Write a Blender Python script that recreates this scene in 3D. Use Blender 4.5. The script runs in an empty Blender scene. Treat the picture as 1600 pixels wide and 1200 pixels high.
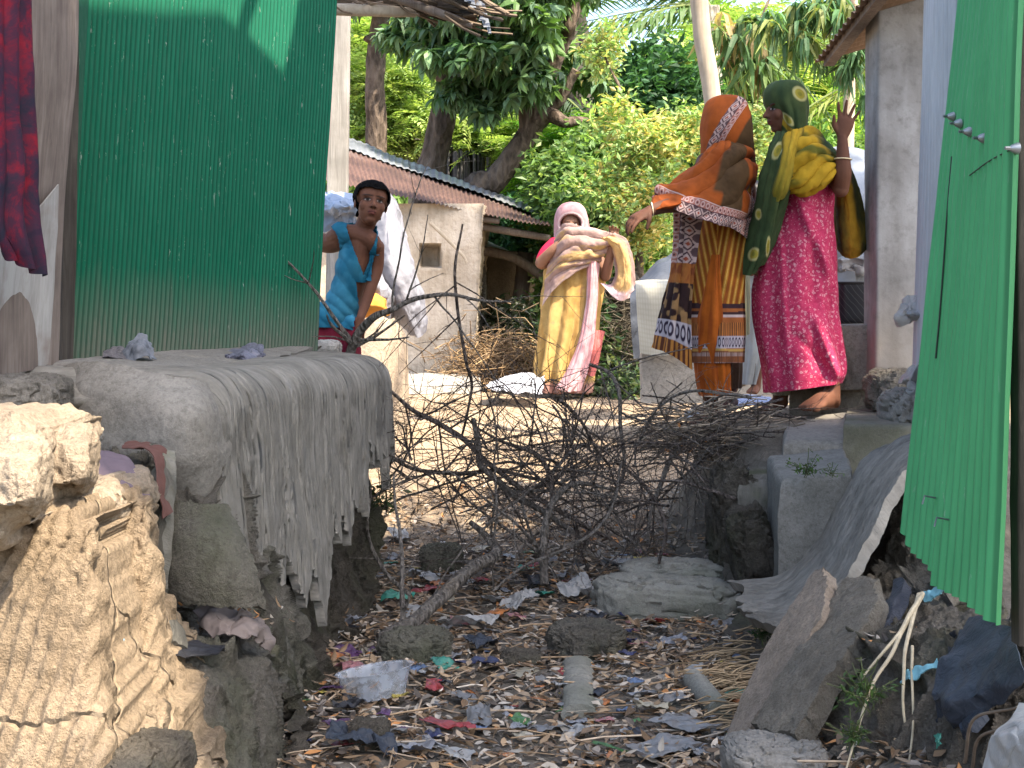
import bpy, math, random
import numpy as np
from mathutils import Vector, Matrix, Quaternion
R = math.radians
sc = bpy.context.scene
C = sc.collection
# ---------------------------------------------------------------- camera
F = 2400.0
cam_d = bpy.data.cameras.new('camera'); cam = bpy.data.objects.new('camera', cam_d); C.objects.link(cam)
cam_d.sensor_width = 36; cam_d.lens = 54.0; cam_d.shift_y = -100 / 1600
cam_d.clip_start = 0.05; cam_d.clip_end = 800
cam.location = (0, 0, 0); cam.rotation_euler = (R(90), 0, 0)
sc.camera = cam
# ---------------------------------------------------------------- light
SUN = Vector((0.50, -0.52, 1.05)).normalized()      # towards the sun
wd = bpy.data.worlds.new('World'); sc.world = wd; wd.use_nodes = True
nt = wd.node_tree; bg = nt.nodes['Background']
sky = nt.nodes.new('ShaderNodeTexSky'); sky.sky_type = 'NISHITA'; sky.sun_disc = False
sky.sun_elevation = math.asin(SUN.z); sky.sun_rotation = math.atan2(SUN.x, SUN.y)
sky.air_density = 1.0; sky.dust_density = 3.5; sky.ozone_density = 1.0; sky.altitude = 10
nt.links.new(sky.outputs[0], bg.inputs[0]); bg.inputs[1].default_value = 0.15
sl = bpy.data.lights.new('sun', 'SUN'); sl.energy = 3.7; sl.angle = R(0.6); sl.color = (1.0, 0.87, 0.69)
so = bpy.data.objects.new('sun', sl); C.objects.link(so); so.location = SUN * 30
so.rotation_euler = SUN.to_track_quat('Z', 'Y').to_euler()
sc.view_settings.view_transform = 'Standard'; sc.view_settings.look = 'None'
sc.view_settings.exposure = 1.95; sc.view_settings.gamma = 1.0
sc.render.engine = 'CYCLES'; sc.cycles.max_bounces = 6; sc.cycles.diffuse_bounces = 4
sc.cycles.transparent_max_bounces = 8; sc.cycles.use_denoising = True

# ---------------------------------------------------------------- helpers
def W(px, py, d): return Vector(((px - 800) / F * d, d, (500 - py) / F * d))
def Wn(a):
    a = np.asarray(a, float); d = a[..., 2]
    return np.stack([(a[..., 0] - 800) / F * d, d, (500 - a[..., 1]) / F * d], -1)
def _hash(i, j, k, s):
    n = (i.astype(np.int64) * 73856093) ^ (j.astype(np.int64) * 19349663) ^ (k.astype(np.int64) * 83492791) ^ (s * 2654435761 & 0xffffffff)
    n = (n ^ (n >> 13)) * 1274126177 & 0x7fffffff
    n = (n ^ (n >> 16)) * 668265263 & 0x7fffffff
    return ((n >> 8) & 0xffff) / 65535.0
def vn(P, scale=1.0, seed=0):
    P = np.asarray(P, float) * scale + seed * 7.13; I = np.floor(P); f = P - I; f = f * f * (3 - 2 * f); I = I.astype(np.int64)
    x, y, z = I[..., 0], I[..., 1], I[..., 2]; u, v, w = f[..., 0], f[..., 1], f[..., 2]; r = 0
    for a in (0, 1):
        for b in (0, 1):
            for c in (0, 1):
                r = r + _hash(x + a, y + b, z + c, seed) * (u if a else 1 - u) * (v if b else 1 - v) * (w if c else 1 - w)
    return r * 2 - 1
def fbm(P, scale=1.0, octv=4, seed=0, gain=.5):
    r = 0; a = 1; t = 0
    for o in range(octv):
        r = r + a * vn(P, scale * 2 ** o, seed + o * 11); t += a; a *= gain
    return r / t
def sm(x, a, b):
    t = np.clip((np.asarray(x, float) - a) / (b - a), 0, 1); return t * t * (3 - 2 * t)
def cr(ctrl, n, ax=0):
    """Catmull-Rom resample along axis"""
    c = np.moveaxis(np.asarray(ctrl, float), ax, 0); m = len(c)
    if m == 1: return np.moveaxis(np.repeat(c, n, 0), 0, ax)
    if m == 2:
        t = np.linspace(0, 1, n).reshape((-1,) + (1,) * (c.ndim - 1)); return np.moveaxis(c[0] * (1 - t) + c[1] * t, 0, ax)
    t = np.linspace(0, m - 1, n); i = np.minimum(t.astype(int), m - 2); f = (t - i).reshape((-1,) + (1,) * (c.ndim - 1))
    p0 = np.where((i > 0).reshape(f.shape), c[np.maximum(i - 1, 0)], 2 * c[0] - c[1]); p1 = c[i]; p2 = c[i + 1]
    p3 = np.where((i + 2 < m).reshape(f.shape), c[np.minimum(i + 2, m - 1)], 2 * c[-1] - c[-2])
    r = 0.5 * (2 * p1 + (p2 - p0) * f + (2 * p0 - 5 * p1 + 4 * p2 - p3) * f * f + (3 * p1 - p0 - 3 * p2 + p3) * f ** 3)
    return np.moveaxis(r, 0, ax)
def tag(o, label=None, cat=None, group=None, kind=None):
    if label: o['label'] = label
    if cat: o['category'] = cat
    if group: o['group'] = group
    if kind: o['kind'] = kind
    return o
def thing(name, loc, label, cat, group=None):
    o = bpy.data.objects.new(name, None); C.objects.link(o); o.location = loc; o.empty_display_size = .1
    return tag(o, label, cat, group)
def mk(name, V, Fc, mat, parent=None, uv=None, col=None, smooth=True, origin=None, matidx=None, sharp=48):
    """V (n,3) world, Fc (m,4) or (m,3) int array. One mesh object."""
    V = np.asarray(V, float).reshape(-1, 3); me = bpy.data.meshes.new(name)
    if parent is not None:
        off = np.array(parent['_o'] if '_o' in parent else parent.location)
    else:
        off = np.array(origin) if origin is not None else np.array([(V[:, 0].min() + V[:, 0].max()) / 2, (V[:, 1].min() + V[:, 1].max()) / 2, V[:, 2].min()])
    if isinstance(Fc, list):
        me.from_pydata((V - off).tolist(), [], Fc); n = len(me.loops)
        li = np.empty(n, np.int32); me.loops.foreach_get('vertex_index', li)
    else:
        Fc = np.asarray(Fc, np.int32); m, k = Fc.shape
        me.vertices.add(len(V)); me.vertices.foreach_set('co', (V - off).astype(np.float32).ravel())
        me.loops.add(m * k); li = Fc.ravel(); me.loops.foreach_set('vertex_index', li)
        me.polygons.add(m); me.polygons.foreach_set('loop_start', np.arange(0, m * k, k, dtype=np.int32))
        me.update(calc_edges=True)
    if uv is not None:
        l = me.uv_layers.new(name='UVMap'); l.data.foreach_set('uv', np.asarray(uv, np.float32)[li].ravel())
    if col is not None:
        c = np.asarray(col, np.float32)
        if c.shape[1] == 3: c = np.concatenate([c, np.ones((len(c), 1), np.float32)], 1)
        a = me.color_attributes.new('Col', 'FLOAT_COLOR', 'POINT'); a.data.foreach_set('color', c.ravel())
    for mm in (mat if isinstance(mat, (list, tuple)) else [mat]): me.materials.append(mm)
    if matidx is not None: me.polygons.foreach_set('material_index', np.asarray(matidx, np.int32))
    me.polygons.foreach_set('use_smooth', np.full(len(me.polygons), smooth)); me.update()
    if smooth and len(me.polygons) < 120000: me.set_sharp_from_angle(angle=R(sharp))
    o = bpy.data.objects.new(name, me); C.objects.link(o)
    if parent is not None: o.parent = parent
    else: o.location = off
    return o
def gridf(nv, nu, wrap=False, off=0):
    i = np.arange(nv - 1)[:, None]; j = np.arange(nu if wrap else nu - 1)[None, :]; j2 = (j + 1) % nu
    f = np.stack([i * nu + j + 0 * i, i * nu + j2 + 0 * i, (i + 1) * nu + j2, (i + 1) * nu + j], -1).reshape(-1, 4)
    return f + off
def gnorm(G, wrap=False):
    if wrap:
        E = np.concatenate([G[:, -1:], G, G[:, :1]], 1); du = E[:, 2:] - E[:, :-2]
    else: du = np.gradient(G, axis=1)
    dv = np.gradient(G, axis=0); n = np.cross(du, dv); l = np.linalg.norm(n, axis=-1, keepdims=True); return n / np.maximum(l, 1e-9)
class Bag:
    """collects pieces into one mesh"""
    def __init__(s): s.V = []; s.F = []; s.n = 0; s.uv = []; s.col = []
    def add(s, V, Fc, uv=None, col=None):
        V = np.asarray(V, float).reshape(-1, 3); Fc = np.asarray(Fc)
        if Fc.shape[1] == 3: Fc = np.concatenate([Fc, Fc[:, 2:]], 1)
        s.V.append(V); s.F.append(Fc + s.n); s.n += len(V)
        s.uv.append(np.zeros((len(V), 2)) if uv is None else np.asarray(uv).reshape(-1, 2))
        s.col.append(np.ones((len(V), 3)) if col is None else np.broadcast_to(np.asarray(col, float), (len(V), 3)))
    def build(s, name, mat, parent=None, smooth=True, **k):
        V = np.concatenate(s.V); Fc = np.concatenate(s.F); tri = Fc[:, 2] == Fc[:, 3]
        if tri.any():
            L = [list(map(int, f[:3])) if t else list(map(int, f)) for f, t in zip(Fc, tri)]
        else: L = Fc
        return mk(name, V, L, mat, parent, np.concatenate(s.uv), np.concatenate(s.col), smooth, **k)
    def grid(s, G, th=0, wrap=False, uv=None, col=None, caps=False, N=None):
        nv, nu = G.shape[:2]
        if uv is None:
            uv = np.stack(np.meshgrid(np.linspace(0, 1, nu), np.linspace(0, 1, nv)), -1)
        cc = None if col is None else np.broadcast_to(np.asarray(col, float), (nv, nu, 3)).reshape(-1, 3)
        s.add(G, gridf(nv, nu, wrap), uv, cc); b0 = s.n - nv * nu
        if th:
            B = G - (gnorm(G, wrap) if N is None else N) * th; s.add(B, gridf(nv, nu, wrap)[:, ::-1], uv, cc); b1 = s.n - nv * nu; e = []
            for j in range(nu - 1 + (1 if wrap else 0)):
                j2 = (j + 1) % nu
                e.append((b0 + j2, b0 + j, b1 + j, b1 + j2)); q = (nv - 1) * nu; e.append((b0 + q + j, b0 + q + j2, b1 + q + j2, b1 + q + j))
            if not wrap:
                for i in range(nv - 1):
                    e.append((b0 + i * nu, b0 + (i + 1) * nu, b1 + (i + 1) * nu, b1 + i * nu)); q = nu - 1
                    e.append((b0 + (i + 1) * nu + q, b0 + i * nu + q, b1 + i * nu + q, b1 + (i + 1) * nu + q))
            s.F.append(np.array(e))
        elif caps:
            for r, fl in ((0, 0), (nv - 1, 1)):
                c = G[r].mean(0); s.V.append(c[None]); s.uv.append(np.array([[.5, float(fl)]])); s.col.append(np.ones((1, 3)) if cc is None else cc[r * nu][None])
                k = s.n; s.n += 1; e = []
                for j in range(nu):
                    a, b = b0 + r * nu + j, b0 + r * nu + (j + 1) % nu; e.append((k, b, a, a) if not fl else (k, a, b, b))
                s.F.append(np.array(e))
        return s
    def tube(s, pts, rad, n=8, col=None, caps=True, flat=1.0):
        P = np.asarray([tuple(p) for p in pts], float); m = len(P); rad = np.broadcast_to(np.asarray(rad, float), (m,))
        T = np.gradient(P, axis=0); T /= np.maximum(np.linalg.norm(T, axis=1, keepdims=True), 1e-9)
        ref = np.array([0, 0, 1.0]) if abs(T[0, 2]) < .9 else np.array([1.0, 0, 0]); G = np.zeros((m, n, 3)); a = np.linspace(0, 2 * np.pi, n, endpoint=False)
        u = np.cross(T[0], ref); u /= np.linalg.norm(u)
        for i in range(m):
            u = u - T[i] * (u @ T[i]); u /= max(np.linalg.norm(u), 1e-9); v = np.cross(T[i], u)
            G[i] = P[i] + rad[i] * (np.cos(a)[:, None] * u + flat * np.sin(a)[:, None] * v)
        L = np.concatenate([[0], np.cumsum(np.linalg.norm(np.diff(P, axis=0), axis=1))])
        uv = np.stack(np.meshgrid(a / (2 * np.pi), L), -1)
        return s.grid(G, wrap=True, uv=uv, col=col, caps=caps)
    def box(s, c, d, rot=None, col=None, bev=0):
        c = np.array(c, float); h = np.array(d, float) / 2
        if bev:
            bm = None
        V = np.array([[x, y, z] for x in (-1, 1) for y in (-1, 1) for z in (-1, 1)], float) * h
        if rot is not None: V = V @ np.array(rot.to_matrix() if hasattr(rot, 'to_matrix') else rot).T
        s.add(V + c, np.array([(0, 1, 3, 2), (4, 6, 7, 5), (0, 4, 5, 1), (2, 3, 7, 6), (0, 2, 6, 4), (1, 5, 7, 3)]), col=col); return s
    def ell(s, c, r, n=12, m=16, rot=None, col=None, disp=0, seed=0, dsc=8, expo=1.0):
        th = np.linspace(0, np.pi, n); ph = np.linspace(0, 2 * np.pi, m, endpoint=False)
        T, Pp = np.meshgrid(th, ph, indexing='ij'); pw = lambda v: np.sign(v) * np.abs(v) ** expo
        U = np.stack([pw(np.sin(T)) * pw(np.cos(Pp)), pw(np.sin(T)) * pw(np.sin(Pp)), pw(np.cos(T))], -1)
        if disp: U = U * (1 + disp * fbm(U, dsc, 3, seed))[..., None]
        G = U * np.array(r, float)
        if rot is not None: G = G @ np.array(rot.to_matrix()).T
        return s.grid(G + np.array(c, float), wrap=True, col=col)
def dense(ctrl, nv, nu): return cr(cr(ctrl, nv, 0), nu, 1)
def patch(name, ctrl, mat, parent=None, nv=40, nu=40, th=.006, px=True, amp=0, nsc=6, seed=0, octv=4, disp=None, col=None, **k):
    """ctrl rows x cols of (px,py,d) or world points -> smooth thick sheet"""
    c = Wn(ctrl) if px else np.asarray(ctrl, float); G = dense(c, nv, nu)
    if amp: G = G + gnorm(G) * (amp * fbm(G, nsc, octv, seed))[..., None]
    if disp is not None:
        v, u = np.meshgrid(np.linspace(0, 1, nv), np.linspace(0, 1, nu), indexing='ij'); G = G + gnorm(G) * disp(u, v, G)[..., None]
    cc = None if col is None else np.clip(dense(np.asarray(col, float), nv, nu), 0, 1)
    return Bag().grid(G, th=th, col=cc).build(name, mat, parent, **k)
def remesh(o, voxel, smooth_it=4, fac=.5):
    """fuse the overlapping pieces of o into one continuous skin"""
    m = o.modifiers.new('r', 'REMESH'); m.mode = 'VOXEL'; m.voxel_size = voxel; m.use_smooth_shade = True
    if smooth_it: s = o.modifiers.new('s', 'SMOOTH'); s.iterations = smooth_it; s.factor = fac
    dg = bpy.context.evaluated_depsgraph_get(); dg.update(); ev = o.evaluated_get(dg)
    me = bpy.data.meshes.new_from_object(ev); o.modifiers.clear(); old = o.data
    mats = list(old.materials); o.data = me; me.name = old.name
    if not len(me.materials):
        for q in mats: me.materials.append(q)
    me.polygons.foreach_set('use_smooth', np.ones(len(me.polygons), bool)); return o
def vget(o):
    a = np.empty(len(o.data.vertices) * 3, np.float32); o.data.vertices.foreach_get('co', a); return a.reshape(-1, 3).astype(float)
def vset(o, a): o.data.vertices.foreach_set('co', a.astype(np.float32).ravel()); o.data.update()
def vnor(o):
    a = np.empty(len(o.data.vertices) * 3, np.float32); o.data.vertices.foreach_get('normal', a); return a.reshape(-1, 3).astype(float)
def setcol(o, c):
    c = np.asarray(c, np.float32); c = np.concatenate([c[:, :3], np.ones((len(c), 1), np.float32)], 1)
    if 'Col' in o.data.color_attributes: o.data.color_attributes.remove(o.data.color_attributes['Col'])
    a = o.data.color_attributes.new('Col', 'FLOAT_COLOR', 'POINT'); a.data.foreach_set('color', c.ravel())

# ---------------------------------------------------------------- materials
class G:
    def __init__(s, name, rough=.9, spec=.25):
        s.m = bpy.data.materials.new(name); s.m.use_nodes = True; s.t = s.m.node_tree; s.b = s.t.nodes['Principled BSDF']
        s.b.inputs['Roughness'].default_value = rough; s.b.inputs['Specular IOR Level'].default_value = spec
        s.tc = s.t.nodes.new('ShaderNodeTexCoord'); s.obj = s.tc.outputs['Object']; s.uv = s.tc.outputs['UV']
    def n(s, ty, **k):
        q = s.t.nodes.new(ty)
        for a, v in k.items(): setattr(q, a, v)
        return q
    def lk(s, a, b): s.t.links.new(a, b)
    def put(s, sock, v):
        if hasattr(v, 'is_output') or hasattr(v, 'links'): s.lk(v, sock)
        else:
            if isinstance(v, (tuple, list)) and len(v) == 3 and sock.type == 'RGBA': v = (*v, 1)
            sock.default_value = v
    def map(s, co=None, sc=(1, 1, 1), rot=(0, 0, 0), loc=(0, 0, 0)):
        q = s.n('ShaderNodeMapping'); s.put(q.inputs[0], co or s.obj); q.inputs['Scale'].default_value = sc
        q.inputs['Rotation'].default_value = rot; q.inputs['Location'].default_value = loc; return q.outputs[0]
    def noise(s, scale, det=4, rough=.55, co=None, dist=0, out=0):
        q = s.n('ShaderNodeTexNoise'); s.put(q.inputs['Vector'], co or s.obj); q.inputs['Scale'].default_value = scale
        q.inputs['Detail'].default_value = det; q.inputs['Roughness'].default_value = rough; q.inputs['Distortion'].default_value = dist; return q.outputs[out]
    def vor(s, scale, co=None, feat='F1', out=0, rnd=1.0, met='EUCLIDEAN'):
        q = s.n('ShaderNodeTexVoronoi', feature=feat); s.put(q.inputs['Vector'], co or s.obj); q.inputs['Scale'].default_value = scale
        q.inputs['Randomness'].default_value = rnd
        if feat in ('F1', 'F2'): q.distance = met
        return q.outputs[out]
    def wave(s, scale, co=None, dist=0, det=2, dirn='X', prof='SIN'):
        q = s.n('ShaderNodeTexWave', bands_direction=dirn, wave_profile=prof); s.put(q.inputs['Vector'], co or s.obj)
        q.inputs['Scale'].default_value = scale; q.inputs['Distortion'].default_value = dist; q.inputs['Detail'].default_value = det; return q.outputs['Fac']
    def ramp(s, fac, st, interp='LINEAR'):
        q = s.n('ShaderNodeValToRGB'); s.put(q.inputs[0], fac); cr_ = q.color_ramp; cr_.interpolation = interp
        while len(cr_.elements) < len(st): cr_.elements.new(.5)
        for e, (p, c) in zip(cr_.elements, st):
            e.position = p; e.color = (*c, 1) if isinstance(c, (tuple, list)) else (c, c, c, 1)
        return q.outputs[0]
    def mix(s, fac, a, b, mode='MIX'):
        q = s.n('ShaderNodeMix', data_type='RGBA', blend_type=mode); s.put(q.inputs[0], fac); s.put(q.inputs[6], a); s.put(q.inputs[7], b); return q.outputs[2]
    def ma(s, op, a, b=0.0, c=0.0):
        q = s.n('ShaderNodeMath', operation=op); s.put(q.inputs[0], a); s.put(q.inputs[1], b); s.put(q.inputs[2], c); return q.outputs[0]
    def sep(s, v):
        q = s.n('ShaderNodeSeparateXYZ'); s.put(q.inputs[0], v); return q.outputs
    def comb(s, x, y, z=0.0):
        q = s.n('ShaderNodeCombineXYZ'); s.put(q.inputs[0], x); s.put(q.inputs[1], y); s.put(q.inputs[2], z); return q.outputs[0]
    def attr(s, nm='Col'):
        q = s.n('ShaderNodeAttribute', attribute_name=nm); return q.outputs['Color']
    def bump(s, h, st=.5, dist=.01):
        q = s.n('ShaderNodeBump'); s.put(q.inputs['Height'], h); q.inputs['Strength'].default_value = st; q.inputs['Distance'].default_value = dist
        if s.b.inputs['Normal'].links: s.lk(s.b.inputs['Normal'].links[0].from_socket, q.inputs['Normal'])
        s.lk(q.outputs[0], s.b.inputs['Normal']); return s
    def base(s, c): s.put(s.b.inputs['Base Color'], c); return s
    def rough(s, c): s.put(s.b.inputs['Roughness'], c); return s
    def transl(s, fac, c=None):
        """thin sheet: part of the light goes through"""
        t = s.n('ShaderNodeBsdfTranslucent'); mx = s.n('ShaderNodeMixShader'); mx.inputs[0].default_value = fac
        if c is None: c = s.b.inputs['Base Color'].links[0].from_socket if s.b.inputs['Base Color'].links else tuple(s.b.inputs['Base Color'].default_value)
        s.put(t.inputs[0], c); out = s.t.nodes['Material Output']
        s.lk(s.b.outputs[0], mx.inputs[1]); s.lk(t.outputs[0], mx.inputs[2]); s.lk(mx.outputs[0], out.inputs[0]); return s
def mud(name, a, b, c, sc=6, moss=None, rough=.95, bump=1.0, speck=True, crack=0):
    g = G(name, rough, .12); n1 = g.noise(sc * .35, 6, .6); n2 = g.noise(sc * 2.2, 8, .65); n3 = g.noise(sc * 14, 6, .7)
    col = g.ramp(g.ma('ADD', g.ma('MULTIPLY', n1, .5), g.ma('MULTIPLY', n2, .5)), [(.3, a), (.5, b), (.68, c)])
    n4 = g.noise(sc * 45, 4, .7); col = g.mix(g.ramp(n3, [(.34, .5), (.55, 0.0)]), col, tuple(x * .5 for x in a)); col = g.mix(g.ramp(n4, [(.5, 0.0), (.75, .35)]), col, tuple(min(1, x * 1.45) for x in c))
    if speck: col = g.mix(g.ma('MULTIPLY', g.ramp(g.vor(sc * 9), [(.03, .6), (.10, 0.0)]), g.ramp(n1, [(.5, 0.0), (.6, 1.0)])), col, tuple(min(1, x * 1.4) for x in c))
    col = g.mix(g.ramp(g.noise(sc * 3, 6, .7, g.map(g.obj, (1, 1, .3)), .5), [(.56, 0.0), (.68, .45)]), col, tuple(x * .6 for x in a))
    if moss is not None:
        col = g.mix(g.ramp(g.ma('ADD', g.ma('MULTIPLY', g.noise(sc * .5, 5), .8), g.ma('MULTIPLY', n3, .25)), [(.52 - moss * .1, 0.0), (.72 - moss * .1, .6)]), col, (.055, .07, .03))
    g.base(col); h = g.ma('ADD', g.ma('MULTIPLY', n2, .9), g.ma('MULTIPLY', n3, .35))
    if crack:
        cv = g.ramp(g.vor(sc * .5, co=g.mix(.12, g.obj, g.noise(sc, 3, out=1)), feat='DISTANCE_TO_EDGE'), [(0.0, 0.0), (.02 * crack, 1.0)]); h = g.ma('ADD', h, g.ma('MULTIPLY', cv, .6))
    h = g.ma('ADD', h, g.ma('MULTIPLY', n4, .12)); g.bump(h, min(1, .95 * bump), .05); return g.m
GRAYMUD = ((.12, .108, .09), (.20, .182, .155), (.29, .268, .232))
M = {}
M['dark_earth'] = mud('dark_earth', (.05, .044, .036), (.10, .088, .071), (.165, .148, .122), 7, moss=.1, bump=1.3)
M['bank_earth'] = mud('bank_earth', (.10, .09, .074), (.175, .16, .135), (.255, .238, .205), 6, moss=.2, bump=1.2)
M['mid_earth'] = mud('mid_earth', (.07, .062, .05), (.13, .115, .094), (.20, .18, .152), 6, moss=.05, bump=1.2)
M['gray_mud'] = mud('gray_mud', *GRAYMUD, 6, moss=None, bump=.8)
M['gray_mud_moss'] = mud('gray_mud_moss', (.09, .085, .07), (.17, .158, .13), (.25, .235, .2), 6, moss=.75, bump=.9)
M['smooth_mud'] = mud('smooth_mud', (.16, .15, .13), (.22, .205, .18), (.28, .262, .232), 4, bump=.35)
M['clay'] = mud('clay', (.22, .165, .11), (.32, .245, .165), (.42, .33, .235), 5, bump=1.1, crack=1)
M['clay_pale'] = mud('clay_pale', (.25, .20, .145), (.36, .29, .215), (.46, .385, .295), 4, bump=1.0)
M['rock'] = mud('rock', (.09, .082, .068), (.15, .138, .116), (.22, .205, .178), 8, moss=.05, bump=1.1)
M['rubble'] = mud('rubble', (.13, .115, .092), (.21, .19, .155), (.30, .275, .23), 9, bump=1.0)
def streak_mud(name, a, b, c, su=60, sv=3, moss=0):
    """mud plaster drawn into long grooves along the way it ran"""
    g = G(name, .95, .1); co = g.map(g.uv, (su, sv, 1)); s1 = g.noise(1, 5, .6, co, .6); s2 = g.noise(1, 6, .7, g.map(g.uv, (su * 3.5, sv * 3, 1)), .4)
    n = g.noise(9, 8, .7); col = g.ramp(g.ma('ADD', g.ma('MULTIPLY', s1, .4), g.ma('MULTIPLY', n, .6)), [(.32, a), (.5, b), (.66, c)])
    col = g.mix(g.ramp(s2, [(.30, .7), (.40, 0.0)]), col, (.035, .031, .026)); col = g.mix(g.ramp(g.noise(3.5, 7, .7), [(.56, 0.0), (.63, .45)]), col, tuple(x * .5 for x in a))
    if moss: col = g.mix(g.ramp(g.noise(4, 5), [(.62 - .1 * moss, 0.0), (.75 - .1 * moss, .6)]), col, (.09, .11, .045))
    g.base(col); g.bump(g.ma('ADD', g.ma('MULTIPLY', s2, 1.0), g.ma('ADD', s1, g.ma('MULTIPLY', n, .8))), .75, .02); return g.m
M['crust'] = streak_mud('crust', (.155, .145, .125), (.24, .225, .195), (.33, .31, .275), 60, 2.0)
M['crust_moss'] = streak_mud('crust_moss', (.10, .097, .08), (.17, .162, .138), (.25, .235, .20), 14, 3.0, 1)
def cloth(name, col, bump=.3, rough=.9, transl=0.0, wv=0):
    g = G(name, rough, .15); n = g.noise(25, 4)
    g.base(g.mix(g.ramp(n, [(.3, .25), (.65, 0.0)]), col, tuple(x * .6 for x in col)))
    g.bump(g.noise(60, 3), bump, .004)
    if transl: g.transl(transl)
    return g.m
def vcol(name, rough=.8, spec=.2, var=.2, nsc=12, bump=.3, transl=0.0, bdist=.005):
    g = G(name, rough, spec); c = g.attr(); n = g.noise(nsc, 5, .6)
    g.base(g.mix(1.0, c, g.ramp(n, [(.3, 1 - var), (.7, 1 + var * .4)]), 'MULTIPLY')); g.bump(n, bump, bdist)
    if transl: g.transl(transl)
    return g.m
M['vcloth'] = vcol('dyed_cloth', .85, .15, .25, 18, .35)
M['vplastic'] = vcol('crumpled_plastic', .35, .5, .15, 25, .5)
def film(name, col, a=.45, rough=.22):
    g = G(name, rough, .3); g.base(col); g.b.inputs['Alpha'].default_value = a; g.bump(g.noise(30, 4, .6, dist=1.5), .6, .01); return g.m
M['milky_film'] = film('milky_film', (.40, .40, .39), .62, .3)
M['black_film'] = film('black_film', (.02, .021, .026), 1.0, .5)
M['blue_black_film'] = film('blue_black_film', (.028, .034, .046), 1.0, .5)
def wood(name, a, b, su=3, sv=40, rough=.85, ax='Z'):
    g = G(name, rough, .2); s = {'Z': (sv, sv, su), 'X': (su, sv, sv), 'Y': (sv, su, sv)}[ax]
    n = g.noise(1, 6, .65, g.map(g.obj, s), .8); n2 = g.noise(5, 5)
    g.base(g.mix(g.ramp(n2, [(.35, .5), (.65, 0.0)]), g.ramp(n, [(.3, a), (.7, b)]), tuple(x * .5 for x in a))); g.bump(n, .6, .006); return g.m
M['old_wood'] = wood('old_wood', (.13, .10, .085), (.27, .225, .19))
M['gray_wood'] = wood('gray_wood', (.24, .225, .20), (.42, .40, .37))
M['pale_pole'] = wood('pale_pole', (.34, .28, .21), (.52, .45, .35), 2, 30)
M['dark_wood'] = wood('dark_wood', (.03, .026, .022), (.09, .078, .065))
def bark(name, a, b, sc=7):
    g = G(name, .95, .1); n = g.noise(sc, 8, .7, g.map(g.obj, (1, 1, .35)), .6); v = g.vor(sc * 2.5, g.map(g.obj, (1, 1, .4)))
    g.base(g.mix(g.ramp(v, [(.05, .5), (.5, 0.0)]), g.ramp(n, [(.35, a), (.62, b)]), tuple(x * .4 for x in a))); g.bump(g.ma('ADD', n, v), 1.0, .04); return g.m
M['bark'] = bark('bark', (.05, .038, .03), (.18, .14, .11))
M['twig'] = bark('twig_bark', (.075, .06, .053), (.22, .185, .16), 30)
M['pale_twig'] = bark('pale_twig_bark', (.13, .115, .10), (.27, .245, .215), 25)
M['straw'] = vcol('straw', .8, .2, .3, 40, .2)
M['litter'] = vcol('leaf_litter', .75, .2, .25, 30, .3, .15)
def leafmat(name, tr=.4):
    g = G(name, .5, .35); c = g.attr(); n = g.noise(3, 3); g.base(g.mix(1.0, c, g.ramp(n, [(.3, .8), (.7, 1.15)]), 'MULTIPLY')); g.transl(tr, g.mix(1.0, g.b.inputs['Base Color'].links[0].from_socket, (1.3, 1.35, .6), 'MULTIPLY')); return g.m
M['leaf'] = leafmat('leaf')
def skin(name, c):
    g = G(name, .62, .13); n = g.noise(14, 4); g.base(g.mix(1.0, g.attr(), g.ramp(n, [(.3, .85), (.7, 1.08)]), 'MULTIPLY')); g.bump(g.noise(90, 3), .15, .002)
    g.b.inputs['Subsurface Weight'].default_value = .06; g.b.inputs['Subsurface Radius'].default_value = (.012, .005, .003); return g.m
M['skin'] = skin('skin', None)
# ================================================================ ground
def gz(x, y, rough=True):
    x = np.asarray(x, float); y = np.asarray(y, float)
    zb = np.interp(y, [0, 4, 5.6, 6.8, 7.5, 9.5, 11.5, 14, 30, 300], [-1.22, -1.15, -1.11, -1.02, -.93, -.76, -.62, -.55, -.5, -.5])
    xl = np.interp(y, [0, 6, 7, 8, 9.5, 300], [-.62, -.6, -.7, -1.6, -5, -300]); xr = np.interp(y, [0, 4, 5.5, 6.3, 6.9, 7.6, 8.6, 9.5, 300], [.55, .62, .86, .80, .66, .66, 1.0, 3.2, 300])
    zl = np.interp(y, [0, 6.3, 7, 9.5, 14, 300], [-1.0, -1.0, -.6, -.7, -.55, -.5]); zr = np.interp(y, [0, 5.6, 6.5, 9.2, 11.5, 14, 300], [-1.0, -1.0, -.44, -.44, -.52, -.55, -.5])
    L = sm(xl - x, -.03, .3); Rr = sm(x - xr, -.02, np.interp(y, [5, 6.5, 7, 10], [.3, .26, .3, 1.5]))
    z = zb + (zl - zb) * L + (zr - zb) * Rr
    if rough:
        P = np.stack([x, y, 0 * x], -1); k = np.clip(1.4 - y / 25, .3, 1)
        z = z + (.035 * fbm(P, 1.1, 3, 3) + .022 * fbm(P, 5, 4, 5) * k)
    return z
_gx = np.arange(-2.2, 3.4, .012); _gy = np.arange(2.3, 13, .012); _gt = gz(*np.meshgrid(_gx, _gy))
def gzs(x, y):
    u = (x + 2.2) / .012; v = (y - 2.3) / .012; i = int(min(max(v, 0), len(_gy) - 2)); j = int(min(max(u, 0), len(_gx) - 2)); u = min(max(u - j, 0), 1); v = min(max(v - i, 0), 1)
    return float((_gt[i, j] * (1 - u) + _gt[i, j + 1] * u) * (1 - v) + (_gt[i + 1, j] * (1 - u) + _gt[i + 1, j + 1] * u) * v)
xs = np.concatenate([-np.geomspace(250, 3.1, 24), np.linspace(-3, 4, 281), np.geomspace(4.1, 250, 24)])
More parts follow.
